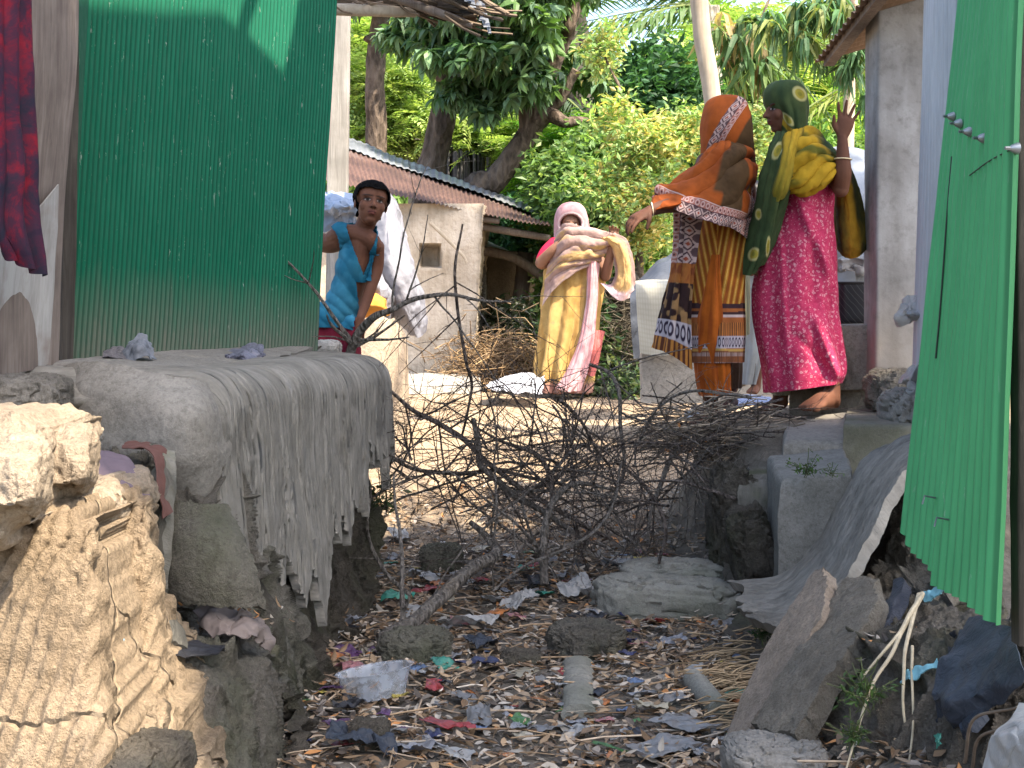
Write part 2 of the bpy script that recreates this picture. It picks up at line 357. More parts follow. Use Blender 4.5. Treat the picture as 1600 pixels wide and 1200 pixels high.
ys = np.concatenate([np.linspace(-6, 2.4, 14), np.linspace(2.5, 9, 300), np.linspace(9.05, 16, 90), np.geomspace(16.3, 500, 40)])
XX, YY = np.meshgrid(xs, ys); ZZ = gz(XX, YY); GG = np.stack([XX, YY, ZZ], -1)
g = G('ground_earth', .95, .12)
n1 = g.noise(1.3, 6, .6); n2 = g.noise(9, 8, .65); n3 = g.noise(55, 5, .7)
pal = g.ramp(g.ma('ADD', g.ma('MULTIPLY', n1, .5), g.ma('MULTIPLY', n2, .5)), [(.35, (.25, .18, .115)), (.5, (.36, .27, .18)), (.65, (.45, .355, .245))])
drk = g.ramp(g.ma('ADD', g.ma('MULTIPLY', n1, .4), g.ma('MULTIPLY', n2, .6)), [(.35, (.08, .072, .06)), (.52, (.15, .135, .113)), (.68, (.23, .21, .18))])
sx = g.sep(g.obj)
# the moist gully bed is darker than the trodden yard beyond it
wet = g.ramp(g.ma('ADD', g.ma('MULTIPLY', sx[1], .1), g.ma('MULTIPLY', g.ma('SUBTRACT', n2, .5), .12)), [(.65, 1.0), (.79, 0.0)])
col = g.mix(wet, pal, drk); col = g.mix(g.ramp(n3, [(.35, .5), (.55, 0.0)]), col, (.06, .05, .04)); g.base(col)
g.bump(g.ma('ADD', n2, g.ma('MULTIPLY', n3, .5)), .8, .02); M['ground'] = g.m
tag(mk('ground', GG, gridf(*GG.shape[:2]), M['ground'], origin=(0, 0, 0)), kind='structure')

# ================================================================ left bank
def dlerp(d, pts): return np.interp(d, [p[0] for p in pts], [p[1] for p in pts])
plat = thing('mud_platform', (-.9, 5.3, -1.2), 'long grey mud platform under the dark green wall, crust hanging in ragged teeth', 'mud platform')
XE = [(4.1, -.955), (4.3, -.90), (5.0, -.76), (5.6, -.665), (6.0, -.62), (6.3, -.60), (6.42, -.62)]
LEN = [(4.1, .40), (4.3, .46), (4.5, .56), (4.75, .60), (4.95, .68), (5.15, .58), (5.4, .54), (5.65, .44), (5.75, .30), (5.95, .36), (6.1, .25), (6.2, .30), (6.42, .26)]
nu, nv = 700, 110
dd = np.linspace(4.25, 6.44, nu); rs = np.random.RandomState(5)
saw = np.zeros(nu); x = 0
while x < nu:                                     # ragged teeth along the lower edge
    w = rs.randint(14, 90); a = rs.uniform(.04, .08 + .0022 * w); k = np.arange(w); p = rs.uniform(.3, .7) * w
    t = np.where(k < p, k / p, (w - k) / (w - p)) ** 1.1; saw[x:x + w] = (a * t)[:max(0, min(w, nu - x))]; x += w
LT = dlerp(dd, LEN) * .92 + saw; Ltip = 0 * dd + 1.05; LT = LT + .03 * vn(np.stack([dd * 60, 0 * dd, 0 * dd], -1), 1, 3)
v = np.linspace(0, 1, nv)[:, None]
xe = dlerp(dd, XE)[None, :]; arc = .50 + Ltip[None, :]; s_ = v * arc                 # path length from the back of the top
r = .09; flat = .46
s1 = np.clip(s_, 0, flat); s2 = np.clip(s_ - flat, 0, r * 1.5); s3 = np.clip(s_ - flat - r * 1.5, 0, 9); ang = s2 / r / 1.5 * (np.pi / 2)
X = xe - .47 + s1 + r * np.sin(ang) + s3 * .06; Z = -.165 - .01 * s1 - r * (1 - np.cos(ang)) - s3 + 0 * X
endr = sm(dd, 6.25, 6.46)[None, :]; Z = Z - endr * .13 * (s_ < 9) ; nearr = sm(-dd, -4.36, -4.22)[None, :]; Z = Z - nearr * .09
Y = dd[None, :] + 0 * X; Gc = np.stack([X, Y, Z], -1)
U = np.stack([dd[None, :] * 9 + 0 * X, s_ * 1.1, 0 * X], -1); groove = (1 - 2 * np.abs(fbm(U * np.array([3.4, .8, 1]), 1.9, 4, 8))) + .6 * fbm(U * np.array([7, 1.5, 1]), 2, 3, 18)
Gc = Gc + gnorm(Gc) * (.0014 * groove * sm(s_, .25, .6) + .020 * fbm(Gc, 3, 4, 2) + .0025 * fbm(Gc * np.array([1, 1, .4]), 16, 4, 6) - .005 * np.exp(-(fbm(U * np.array([1.6, .5, 1]), 1.3, 3, 14) / .03) ** 2) * sm(s_, .4, .6))[..., None]
uv = np.stack([dd[None, :] / 2 + 0 * X, s_ / 2], -1)
Nc = gnorm(Gc); lim = np.clip((LT + .50) / 1.55, 0, 1) * (nv - 1); ri = np.minimum(np.arange(nv)[:, None], lim[None, :]); r0_ = np.minimum(ri.astype(int), nv - 2); fr = (ri - r0_)[..., None]; cj = np.arange(nu)[None, :] + 0 * r0_
Gc = Gc[r0_, cj] * (1 - fr) + Gc[r0_ + 1, cj] * fr; Nc = Nc[r0_, cj]
Bag().grid(Gc, th=.03, uv=uv, N=Nc).build('crust', M['crust'], plat, sharp=80)
def earth_face(name, rows, mat, parent=None, nv=110, nu=220, amp=.05, sc=5, seed=1, ridged=.04, px=False, vert=1.0, **k):
    c = Wn(rows) if px else np.asarray(rows, float); Gq = dense(c, nv, nu); P = Gq * np.array([1, 1, vert])
    rd = 1 - np.abs(fbm(P, sc * .8, 4, seed + 9)) * 2
    Gq = Gq + gnorm(Gq) * (amp * fbm(P, sc, 5, seed, .55) + ridged * rd)[..., None]
    return Bag().grid(Gq, th=.02).build(name, mat, parent, **k)
ef = []
for z, off in ((-.24, -.10), (-.45, -.05), (-.65, -.04), (-.85, .0), (-1.05, .04), (-1.25, .14)):
    row = [(dlerp(4.0, XE) - .35, 4.28, z)]
    for d in (4.35, 4.7, 5.1, 5.5, 5.9, 6.25, 6.5):
        xb = np.interp(d, [4, 6.5], [-.68, -.6]); w = sm(-z, .3, 1.1); row.append(((dlerp(d, XE) + off) * (1 - w) + (xb + off * .6) * w, d, z))
    row.append((-.8, 6.72, z)); ef.append(row)
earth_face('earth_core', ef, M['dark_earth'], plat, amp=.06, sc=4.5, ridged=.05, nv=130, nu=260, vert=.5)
# near end face of the platform
patch('end_face', [[(84, 585, 4.5), (140, 575, 4.35), (210, 585, 4.28), (270, 598, 4.24), (310, 604, 4.3), (330, 612, 4.42)],
                   [(84, 620, 4.4), (140, 615, 4.27), (210, 625, 4.2), (270, 642, 4.15), (312, 640, 4.2), (345, 650, 4.38)],
                   [(88, 665, 4.38), (140, 665, 4.27), (210, 680, 4.2), (270, 700, 4.16), (315, 700, 4.2), (352, 720, 4.36)],
                   [(88, 700, 4.4), (140, 705, 4.28), (210, 722, 4.22), (270, 745, 4.2), (320, 780, 4.24), (360, 790, 4.36)],
                   [(88, 760, 4.45), (140, 760, 4.4), (210, 790, 4.34), (270, 830, 4.3), (325, 830, 4.3), (365, 850, 4.38)]],
      M['smooth_mud'], plat, nv=70, nu=110, th=.03, amp=.018, nsc=7, seed=4)
patch('platform_top', [[(60, 565, 5.6), (200, 556, 5.9), (330, 550, 6.3), (500, 543, 6.6)], [(84, 578, 4.62), (180, 574, 4.7), (330, 566, 5.3), (480, 556, 6.3)], [(84, 592, 4.42), (180, 590, 4.3), (290, 604, 4.3), (330, 600, 4.5)]],
      M['smooth_mud'], plat, nv=40, nu=60, th=.03, amp=.012, seed=7)
def rock(name, c, dims, mat, parent=None, rot=(0, 0, 0), seed=1, amp=.18, expo=.6, nsc=1.6, n=90, m=120, flatbot=False, **k):
    th = np.linspace(0, np.pi, n); ph = np.linspace(0, 2 * np.pi, m, endpoint=False); T, P = np.meshgrid(th, ph, indexing='ij')
    pw = lambda v: np.sign(v) * np.abs(v) ** expo
    U = np.stack([pw(np.sin(T)) * pw(np.cos(P)), pw(np.sin(T)) * pw(np.sin(P)), pw(np.cos(T))], -1); h = np.array(dims) / 2
    Q = U * h; s = 1.0 / max(dims); D = fbm(Q, nsc * 2.4 * s, 5, seed, .6); rg = 1 - 2 * np.abs(fbm(Q * np.array([1, 1, .45]), nsc * 4 * s, 4, seed + 5, .6))
    Q = Q * (1 + amp * D + amp * .5 * rg)[..., None]; a_ = 1 - np.abs(fbm(Q, nsc * 9 * s, 3, seed + 3, .6)) * 2; cv = np.exp(-(fbm(Q, nsc * 3 * s, 3, seed + 8) / .03) ** 2); Q = Q + (U * (max(dims) * (.02 * a_ + .012 * fbm(Q, nsc * 30 * s, 2, seed) - .035 * cv))[..., None])
    E = Quaternion((1, 0, 0), 0); E = Matrix.Rotation(R(rot[2]), 3, 'Z') @ Matrix.Rotation(R(rot[1]), 3, 'Y') @ Matrix.Rotation(R(rot[0]), 3, 'X')
    Q = Q @ np.array(E).T + np.array(c)
    return Bag().grid(Q, wrap=True).build(name, mat, parent, **k)
def prock(name, px, py, d, w, h, dep, mat, label=None, cat='rock', **k):
    """rock whose outline in the photo is centred at px,py and w x h pixels, dep metres deep"""
    c = W(px, py, d); s = d / F; o = rock(name, c, (w * s, dep, h * s), mat, **k)
    if label: tag(o, label, cat)
    return o
# ledges and lumps in front of the platform, all parts of the same bank
bank = thing('mud_bank', (-.95, 3.8, -1.2), 'broken grey earth bank stepping down to the gully at the left, below the purple cloth', 'earth bank')
def relief(name, ctrl, mat, parent, nv=300, nu=300, a=(.045, .022, .010), ridge=.03, crev=.05, seed=1, vs=.6, sc=4.5):
    c = Wn(ctrl); Gq = dense(c, nv, nu); N = gnorm(Gq); P = Gq * np.array([1, 1, vs])
    d = a[0] * fbm(P, sc, 4, seed) + a[1] * fbm(P, sc * 3, 4, seed + 2, .6) + a[2] * fbm(Gq, sc * 10, 3, seed + 4, .65) + ridge * (1 - 2 * np.abs(fbm(P, sc * .9, 4, seed + 6))) - crev * np.exp(-(fbm(P, sc * .55, 3, seed + 8) / .025) ** 2) - crev * .5 * np.exp(-(fbm(P, sc * 1.6, 3, seed + 9) / .03) ** 2)
    Gq = Gq + N * d[..., None]; return Bag().grid(Gq).build(name, mat, parent, sharp=70)
rows_ = [(688, (4.35, 4.3, 4.25, 4.3, 4.5, 4.8, 5.0, 5.3)), (715, (4.0, 3.98, 3.96, 4.12, 4.3, 4.5, 4.9, 5.2)), (750, (3.85, 3.84, 3.84, 4.10, 4.2, 4.4, 4.8, 5.15)), (780, (3.76, 3.70, 3.74, 4.05, 4.14, 4.35, 4.72, 5.1)), (830, (3.6, 3.66, 3.8, 4.0, 4.10, 4.3, 4.65, 5.0)), (900, (3.5, 3.6, 3.82, 3.98, 4.05, 4.25, 4.6, 4.95)),
  (940, (3.5, 3.5, 3.75, 3.98, 4.02, 4.12, 4.5, 4.9)), (975, (3.45, 3.46, 3.7, 3.95, 3.98, 4.0, 4.4, 4.85)), (1003, (3.4, 3.42, 3.65, 3.86, 3.9, 3.95, 4.3, 4.8)), (1022, (3.35, 3.4, 3.58, 3.68, 3.74, 3.88, 4.25, 4.7)), (1060, (3.3, 3.35, 3.5, 3.54, 3.60, 3.76, 4.2, 4.6)), (1120, (3.25, 3.3, 3.42, 3.46, 3.52, 3.7, 4.1, 4.5)), (1200, (3.2, 3.25, 3.35, 3.40, 3.46, 3.6, 4.0, 4.3)), (1320, (3.1, 3.15, 3.25, 3.3, 3.36, 3.5, 3.8, 4.0))]
xs_ = (70, 150, 215, 262, 320, 385, 430, 470); lb = []
for y_, ds in rows_:
    k = sm(y_, 850, 1150); lb.append([(x_ + (12 * k if x_ > 350 else 0) - (1 - k) * (0 if x_ < 400 else 10), y_, d_) for x_, d_ in zip(xs_, ds)])
relief('earth_face', lb, M['bank_earth'], bank, 380, 340, seed=3)
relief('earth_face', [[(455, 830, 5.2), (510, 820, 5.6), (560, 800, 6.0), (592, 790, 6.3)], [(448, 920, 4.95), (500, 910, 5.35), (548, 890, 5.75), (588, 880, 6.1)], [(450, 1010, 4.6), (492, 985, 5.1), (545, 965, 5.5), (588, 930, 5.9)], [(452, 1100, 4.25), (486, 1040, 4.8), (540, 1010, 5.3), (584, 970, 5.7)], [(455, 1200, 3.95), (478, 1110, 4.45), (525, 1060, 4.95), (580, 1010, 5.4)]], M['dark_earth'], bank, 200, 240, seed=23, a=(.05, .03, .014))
patch('mossy_slab', [[(262, 790, 4.02), (290, 792, 3.98), (325, 795, 3.96), (335, 812, 3.97)], [(256, 840, 4.0), (290, 845, 3.93), (330, 846, 3.91), (356, 856, 3.93)], [(254, 895, 3.98), (292, 895, 3.9), (345, 897, 3.88), (380, 905, 3.92)], [(262, 935, 3.96), (300, 928, 3.9), (352, 938, 3.88), (404, 950, 3.93)]], M['gray_mud_moss'], bank, nv=120, nu=120, th=.05, amp=.030, nsc=6, seed=5, octv=6)
patch('plaster_strip', [[(252, 700, 4.06), (275, 705, 4.0)], [(246, 760, 3.95), (276, 765, 3.93)], [(244, 850, 3.88), (270, 850, 3.86)], [(240, 940, 3.8), (262, 945, 3.8)], [(236, 1010, 3.6), (270, 1030, 3.66)]], M['crust_moss'], bank, nv=60, nu=16, th=.04, amp=.02, nsc=12)
# sunlit clay blocks at the lower left
def block(name, ctrl, mat, label, back=.5, amp=.02, nsc=5, seed=1, nv=90, nu=90, cat='clay block', ridged=.0, disp=None):
    """closed lump: front sheet from pixel controls pulled back to give it a body"""
    c = Wn(ctrl); G0 = dense(c, nv, nu); P = G0
    d_ = amp * fbm(P, nsc, 5, seed, .55) + ridged * (1 - 2 * np.abs(fbm(P, nsc * .7, 4, seed + 4)))
    if disp is not None:
        v_, u_ = np.meshgrid(np.linspace(0, 1, nv), np.linspace(0, 1, nu), indexing='ij'); d_ = d_ + disp(u_, v_, G0)
    G1 = G0 - gnorm(G0) * (-d_)[..., None]
    cen = G1.reshape(-1, 3).mean(0); rim = []
    for k in (.12, .45, .8, 1.0):
        B = G1.copy(); B[..., 1] += back * k; B[..., 0] = cen[0] + (B[..., 0] - cen[0]) * (1 - .06 * k); B[..., 2] = cen[2] + (B[..., 2] - cen[2]) * (1 - .04 * k); rim.append(B)
    loop = lambda A: np.concatenate([A[0, :-1], A[:-1, -1], A[-1, :0:-1], A[:0:-1, 0]])
    Lp = np.stack([loop(G1)] + [loop(B) + .5 * amp * fbm(loop(B), nsc, 3, seed)[:, None] for B in rim])
    bg_ = Bag(); bg_.grid(G1); bg_.grid(Lp[:, ::-1], wrap=True); bg_.grid(rim[-1][:, ::-1])
    o = bg_.build(name, mat); tag(o, label, cat); return o
block('clay_block', [[(-120, 770, 3.3), (0, 775, 3.2), (90, 780, 3.15), (150, 800, 3.15), (166, 830, 3.3)],
                     [(-120, 840, 3.1), (0, 830, 3.05), (90, 830, 3.0), (150, 835, 3.0), (168, 860, 3.2)],
                     [(-120, 950, 3.05), (0, 950, 2.98), (90, 950, 2.95), (150, 950, 2.96), (170, 960, 3.15)],
                     [(-120, 1080, 3.0), (0, 1080, 2.92), (90, 1080, 2.9), (150, 1070, 2.92), (174, 1065, 3.1)],
                     [(-120, 1200, 2.95), (0, 1200, 2.86), (95, 1200, 2.83), (160, 1190, 2.84), (192, 1175, 3.0)],
                     [(-120, 1380, 2.9), (0, 1380, 2.8), (105, 1380, 2.76), (180, 1370, 2.78), (215, 1350, 2.95)]],
      M['clay'], 'big sunlit orange clay block with scored face at the lower left corner', amp=.022, nsc=8, seed=3, nv=150, nu=130,
      disp=lambda u, v, P: .0045 * np.sin((P[..., 0] + .10 * (P[..., 2]) ** 2 * 3 + .04 * vn(P, 6, 2)) * 170) + .008 * fbm(P * np.array([1, 1, .3]), 26, 3, 4) * sm(v, .3, .5) * sm(fbm(P, 4, 2, 6), -.3, .2) + .02 * (1 - 2 * np.abs(fbm(P, 16, 3, 8))) * sm(-v, -.5, -.2))
block('clay_lump', [[(-100, 640, 3.2), (0, 640, 3.1), (40, 648, 3.05), (75, 660, 3.1), (88, 680, 3.2)],
                    [(-100, 690, 2.95), (0, 690, 2.85), (40, 690, 2.84), (80, 695, 2.9), (93, 705, 3.15)],
                    [(-100, 760, 2.88), (0, 755, 2.78), (40, 755, 2.77), (72, 765, 2.84), (84, 780, 3.1)],
                    [(-100, 800, 2.84), (0, 805, 2.76), (30, 810, 2.78), (60, 812, 2.86), (78, 815, 3.1)],
                    [(-100, 870, 3.0), (0, 860, 2.95), (25, 835, 2.98), (55, 832, 3.0), (76, 822, 3.15)]],
      M['clay_pale'], 'pale sunlit clay lump resting on top of the scored orange block', amp=.045, nsc=8, seed=9, back=.35, ridged=.02)
block('clay_lump', [[(80, 735, 3.7), (120, 735, 3.62), (170, 742, 3.6), (205, 765, 3.7)], [(80, 770, 3.45), (120, 768, 3.4), (175, 775, 3.4), (213, 790, 3.55)],
                    [(80, 830, 3.4), (120, 830, 3.35), (160, 835, 3.36), (198, 830, 3.5)], [(80, 900, 3.45), (120, 900, 3.4), (165, 905, 3.42), (192, 890, 3.55)]],
      M['clay_pale'], 'rough sunlit clay lump wedged behind the scored block, beneath the purple cloth', amp=.045, nsc=10, seed=15, back=.3, ridged=.015)
block('clay_slope', [[(150, 930, 3.55), (180, 930, 3.5), (208, 940, 3.6)], [(150, 990, 3.4), (200, 985, 3.36), (240, 1010, 3.5)], [(160, 1060, 3.3), (220, 1060, 3.25), (285, 1080, 3.4)],
                     [(165, 1130, 3.2), (225, 1130, 3.15), (290, 1160, 3.3)], [(170, 1250, 3.1), (240, 1250, 3.05), (330, 1260, 3.2)]],
      M['clay'], 'crumbling sunlit orange clay slope between the scored block and the grey boulder', amp=.05, nsc=9, seed=22, back=.3, ridged=.02, cat='clay slope')
prock('boulder', 232, 1205, 2.95, 100, 80, .3, M['mid_earth'], 'dark cracked earth boulder at the bottom edge below the scored clay block', seed=31, amp=.15, expo=.55)
prock('stone', 45, 618, 4.1, 110, 60, .3, M['gray_mud'], 'grey rounded stone tucked under the weathered timber wall', cat='stone', seed=33, amp=.1)
prock('stone', 152, 683, 4.0, 16, 12, .04, M['smooth_mud'], 'small pale flat stone lying above the purple cloth', cat='stone', seed=34)
# cloth rags on the bank
def crumple(name, ctrl, mat, label=None, cat='rag', amp=.012, nsc=22, seed=1, nv=40, nu=60, th=.003, col=None, parent=None, **k):
    o = patch(name, ctrl, mat, parent, nv=nv, nu=nu, th=th, amp=amp, nsc=nsc, seed=seed, octv=3, col=col,
              disp=lambda u, v, P: amp * .9 * (1 - 2 * np.abs(fbm(P, nsc * .6, 3, seed + 3))), **k)
    if label: tag(o, label, cat)
    return o
M['purple'] = cloth('purple_cloth', (.135, .105, .125), .5); M['redbrown'] = cloth('redbrown_cloth', (.12, .06, .05), .5)
crumple('draped_rag', [[(88, 692, 3.92), (150, 700, 3.88), (200, 716, 3.82), (228, 748, 3.78)], [(86, 708, 3.8), (140, 716, 3.74), (192, 738, 3.7), (236, 780, 3.68)], [(86, 732, 3.72), (140, 742, 3.68), (192, 764, 3.64), (230, 796, 3.64)], [(90, 745, 3.66), (150, 752, 3.62), (200, 780, 3.58), (236, 806, 3.6)]],
        M['purple'], 'faded purple cloth draped over the ledge beside the pale clay lumps', amp=.012, nsc=14)
crumple('draped_rag', [[(195, 688, 4.1), (235, 688, 4.05), (255, 700, 4.0), (266, 740, 3.94), (270, 800, 3.86)], [(190, 698, 3.98), (228, 702, 3.94), (244, 716, 3.9), (250, 750, 3.86), (254, 810, 3.8)]],
        M['redbrown'], 'narrow reddish brown rag hanging over the grey step corner', amp=.01, nsc=18)
crumple('plastic_rag', [[(250, 998, 3.72), (290, 1000, 3.74), (330, 1003, 3.76), (352, 1008, 3.8)], [(256, 1014, 3.58), (295, 1022, 3.58), (330, 1020, 3.62), (350, 1012, 3.7)]], M['black_film'], 'flattened black plastic bag lying on the grey earth step at the left', 'plastic bag', amp=.016, nsc=16)
crumple('plastic_rag', [[(164, 968, 3.36), (182, 975, 3.3)], [(168, 990, 3.28), (192, 1000, 3.26)], [(180, 1015, 3.26), (200, 1025, 3.28)]], cloth('blue_rag', (.16, .28, .36), .5), 'pale blue rag stuck on the clay slope', amp=.02, nsc=20)
crumple('cloth_rag', [[(300, 950, 3.96), (340, 935, 3.95), (390, 945, 3.98), (432, 975, 4.1)], [(310, 972, 3.88), (345, 960, 3.84), (395, 966, 3.88), (436, 996, 4.0)], [(330, 995, 3.82), (360, 985, 3.8), (400, 990, 3.82), (430, 1020, 3.98)]], cloth('mauve_rag', (.20, .165, .15), .6), 'muddy grey cloth caught on the left bank below the mossy slab', amp=.03, nsc=14)
# plastic scraps standing on the platform against the tin wall
M['foil'] = vcol('foil', .3, .6, .1, 20, .5)
crumple('plastic_scrap', [[(190, 556, 4.75), (205, 528, 4.8), (226, 520, 4.85)], [(198, 560, 4.7), (218, 540, 4.7), (238, 536, 4.8)], [(206, 566, 4.68), (228, 556, 4.7), (246, 560, 4.75)]], cloth('silver_scrap', (.15, .16, .18), .5, .5), 'crumpled silver grey plastic piece upright against the dark green wall', 'plastic scrap', amp=.012, nsc=30)
crumple('plastic_scrap', [[(163, 545, 4.85), (185, 540, 4.86), (200, 548, 4.85)], [(160, 555, 4.7), (180, 556, 4.68), (202, 560, 4.7)]], cloth('grey_scrap', (.12, .11, .115), .5, .5), 'flat dark grey plastic piece left of the upright silver one', 'plastic scrap', amp=.014, nsc=30)
crumple('plastic_scrap', [[(340, 552, 5.6), (375, 540, 5.7), (395, 535, 5.75), (412, 538, 5.7)], [(345, 556, 5.3), (375, 552, 5.2), (400, 551, 5.3), (414, 552, 5.5)], [(360, 560, 5.2), (385, 562, 5.1), (405, 566, 5.2), (410, 556, 5.4)]], cloth('mauve_scrap', (.15, .15, .19), .4, .5), 'folded lilac grey plastic piece lying on the platform edge near the middle of the wall', 'plastic scrap', amp=.014, nsc=25)

# ================================================================ right bank
rb = thing('mud_bank', (1.1, 5.3, -1.1), 'grey mud steps right of the gully with a torn plaster skirt curling down', 'earth bank')
def slab(bag, top, h, rnd=.02, seed=1, amp=.012, n=26):
    """block from a quad top (world xyz x4 in order nearL nearR farR farL) and a height"""
    t = np.array([tuple(p) for p in top], float); G0 = np.zeros((n, n, 3)); u = np.linspace(0, 1, n)
    for i, a in enumerate(u):
        G0[i] = (t[0] * (1 - a) + t[3] * a) * (1 - u[:, None]) + (t[1] * (1 - a) + t[2] * a) * u[:, None]
    loop = lambda A: np.concatenate([A[0, :-1], A[:-1, -1], A[-1, :0:-1], A[:0:-1, 0]]); L0 = loop(G0); c = L0.mean(0); rows = []
    inner = c + (L0 - c) * (1 - rnd / np.maximum(np.linalg.norm(L0 - c, axis=1, keepdims=True), .01) * 1.2); Gt = c + (G0 - c) * ((inner - c)[0, 0] / (L0 - c)[0, 0])
    k0 = loop(Gt)
    for k in (0, .3, .6, 1): a = k * np.pi / 2; rows.append(k0 + (L0 - k0) * np.sin(a) - np.array([0, 0, rnd * (1 - np.cos(a))]))
    for z in np.linspace(.03, h, 22): rows.append(L0 - np.array([0, 0, rnd + z]))
    S = np.stack(rows); S = S + (amp * fbm(S, 7, 4, seed))[..., None] * np.array([1, 1, .4]); Gt = Gt + (amp * fbm(Gt, 7, 4, seed))[..., None] * np.array([1, 1, .4])
    bag.grid(Gt); bag.grid(S, wrap=True, caps=False); return bag
def q(*p): return [W(*a) for a in p]
bb = Bag(); slab(bb, q((1318, 662, 5.9), (1440, 664, 5.9), (1470, 632, 6.9), (1322, 640, 6.9)), .85, .02, 3); bb.build('corner_block', mud('corner_mud', (.15, .14, .115), (.215, .20, .165), (.28, .262, .22), 5, moss=.75, bump=.5), rb)
bb = Bag(); slab(bb, q((1222, 690, 5.9), (1325, 690, 5.9), (1325, 642, 6.9), (1228, 652, 6.9)), .6, .05, 5, .02); bb.build('step', M['smooth_mud'], rb)
bb = Bag(); slab(bb, q((1218, 752, 5.32), (1330, 735, 5.32), (1322, 694, 6.0), (1198, 712, 5.95)), .62, .03, 7, .015); bb.build('step', mud('lower_step_mud', (.13, .128, .11), (.19, .185, .165), (.26, .25, .23), 4, bump=.4), rb)  # greyer, slightly darker mud for the lower step
bb = Bag(); slab(bb, q((1150, 760, 5.9), (1215, 760, 5.9), (1230, 668, 6.8), (1205, 680, 6.8)), .6, .06, 9, .05); bb.build('slope', M['crust_moss'], rb)
# curling plaster skirt
sk = [[(1480, 664, 5.45), (1430, 676, 5.42), (1385, 694, 5.4), (1345, 726, 5.38), (1312, 778, 5.35), (1276, 850, 5.3), (1218, 905, 5.28), (1150, 912, 5.3)],
      [(1475, 672, 5.2), (1425, 682, 5.18), (1388, 704, 5.15), (1352, 748, 5.1), (1322, 808, 5.06), (1284, 880, 5.02), (1224, 935, 5.05), (1158, 935, 5.15)],
      [(1470, 690, 4.92), (1425, 702, 4.9), (1396, 728, 4.86), (1364, 776, 4.8), (1334, 836, 4.75), (1292, 905, 4.7), (1232, 958, 4.75), (1165, 955, 4.95)],
      [(1470, 714, 4.66), (1436, 724, 4.62), (1408, 748, 4.58), (1378, 798, 4.54), (1345, 858, 4.5), (1302, 928, 4.48), (1244, 982, 4.52), (1185, 975, 4.75)]]
cg = dense(Wn(sk), 120, 260); P = cg; st_ = np.array([1, .5, 1]); dsp = .022 * fbm(P, 4, 4, 4) + .007 * (1 - 2 * np.abs(fbm(P * np.array([1.0, 4, 1.0]), 8, 4, 6))) + .005 * fbm(P, 30, 3, 7)
cg = cg + gnorm(cg) * dsp[..., None]
rg_ = vn(np.stack([np.linspace(0, 9, 260), np.zeros(260), np.zeros(260)], -1), 1, 5) + .5 * vn(np.stack([np.linspace(0, 30, 260), np.zeros(260), np.zeros(260)], -1), 1, 6)
ed_ = cg[-1] - cg[-30]; cg[-30:] += (np.linspace(0, 1, 30)[:, None, None]) * (ed_ * (rg_ * .04)[:, None])[None]
le_ = cg[:, -1] - cg[:, -40]; r2 = vn(np.stack([np.linspace(0, 12, 120), np.zeros(120), np.zeros(120)], -1), 1, 15); cg[:, -40:] += np.linspace(0, 1, 40)[None, :, None] * (le_ * (r2 * .25)[:, None])[:, None]
uvs = np.stack(np.meshgrid(np.linspace(0, 1, 260), np.linspace(0, 1, 120)), -1)[..., ::-1]
Bag().grid(cg, th=.04, uv=uvs, N=np.broadcast_to(gnorm(dense(Wn(sk), 12, 12)).reshape(-1, 3).mean(0) / 1.0, cg.shape)).build('plaster_skirt', streak_mud('skirt', (.13, .122, .104), (.215, .203, .178), (.30, .285, .25), 26, 1.6, 0), rb)
# dark soil behind and below the skirt
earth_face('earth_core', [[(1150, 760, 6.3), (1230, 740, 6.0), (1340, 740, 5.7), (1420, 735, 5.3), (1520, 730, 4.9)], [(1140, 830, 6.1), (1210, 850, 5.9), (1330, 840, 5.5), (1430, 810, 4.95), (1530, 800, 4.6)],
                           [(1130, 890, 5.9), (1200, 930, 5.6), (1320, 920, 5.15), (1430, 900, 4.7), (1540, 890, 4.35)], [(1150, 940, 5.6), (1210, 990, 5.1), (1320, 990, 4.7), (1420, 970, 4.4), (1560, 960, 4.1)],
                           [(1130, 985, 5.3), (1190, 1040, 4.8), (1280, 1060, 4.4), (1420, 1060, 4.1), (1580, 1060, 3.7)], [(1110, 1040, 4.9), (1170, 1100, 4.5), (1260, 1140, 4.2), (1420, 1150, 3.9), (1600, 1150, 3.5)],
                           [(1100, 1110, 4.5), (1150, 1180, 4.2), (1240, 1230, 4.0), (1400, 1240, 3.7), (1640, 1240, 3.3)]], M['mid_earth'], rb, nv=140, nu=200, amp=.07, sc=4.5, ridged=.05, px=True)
relief('mound', [[(1378, 935, 4.5), (1420, 925, 4.4), (1470, 925, 4.2), (1530, 950, 4.0), (1620, 960, 3.7)], [(1350, 975, 4.3), (1400, 955, 4.1), (1460, 950, 3.95), (1530, 975, 3.75), (1620, 985, 3.5)], [(1330, 1020, 4.1), (1385, 1000, 3.9), (1450, 1000, 3.75), (1530, 1020, 3.6), (1620, 1020, 3.4)], [(1310, 1070, 3.98), (1370, 1060, 3.78), (1440, 1060, 3.66), (1530, 1070, 3.5), (1630, 1070, 3.3)], [(1285, 1130, 3.88), (1350, 1120, 3.7), (1430, 1120, 3.58), (1530, 1130, 3.4), (1640, 1120, 3.2)], [(1255, 1210, 3.75), (1340, 1200, 3.6), (1430, 1200, 3.48), (1530, 1200, 3.3), (1650, 1200, 3.0)], [(1240, 1300, 3.6), (1340, 1300, 3.5), (1430, 1300, 3.35), (1530, 1300, 3.15), (1660, 1300, 2.8)]], M['mid_earth'], rb, 260, 260, seed=33, a=(.05, .03, .014))
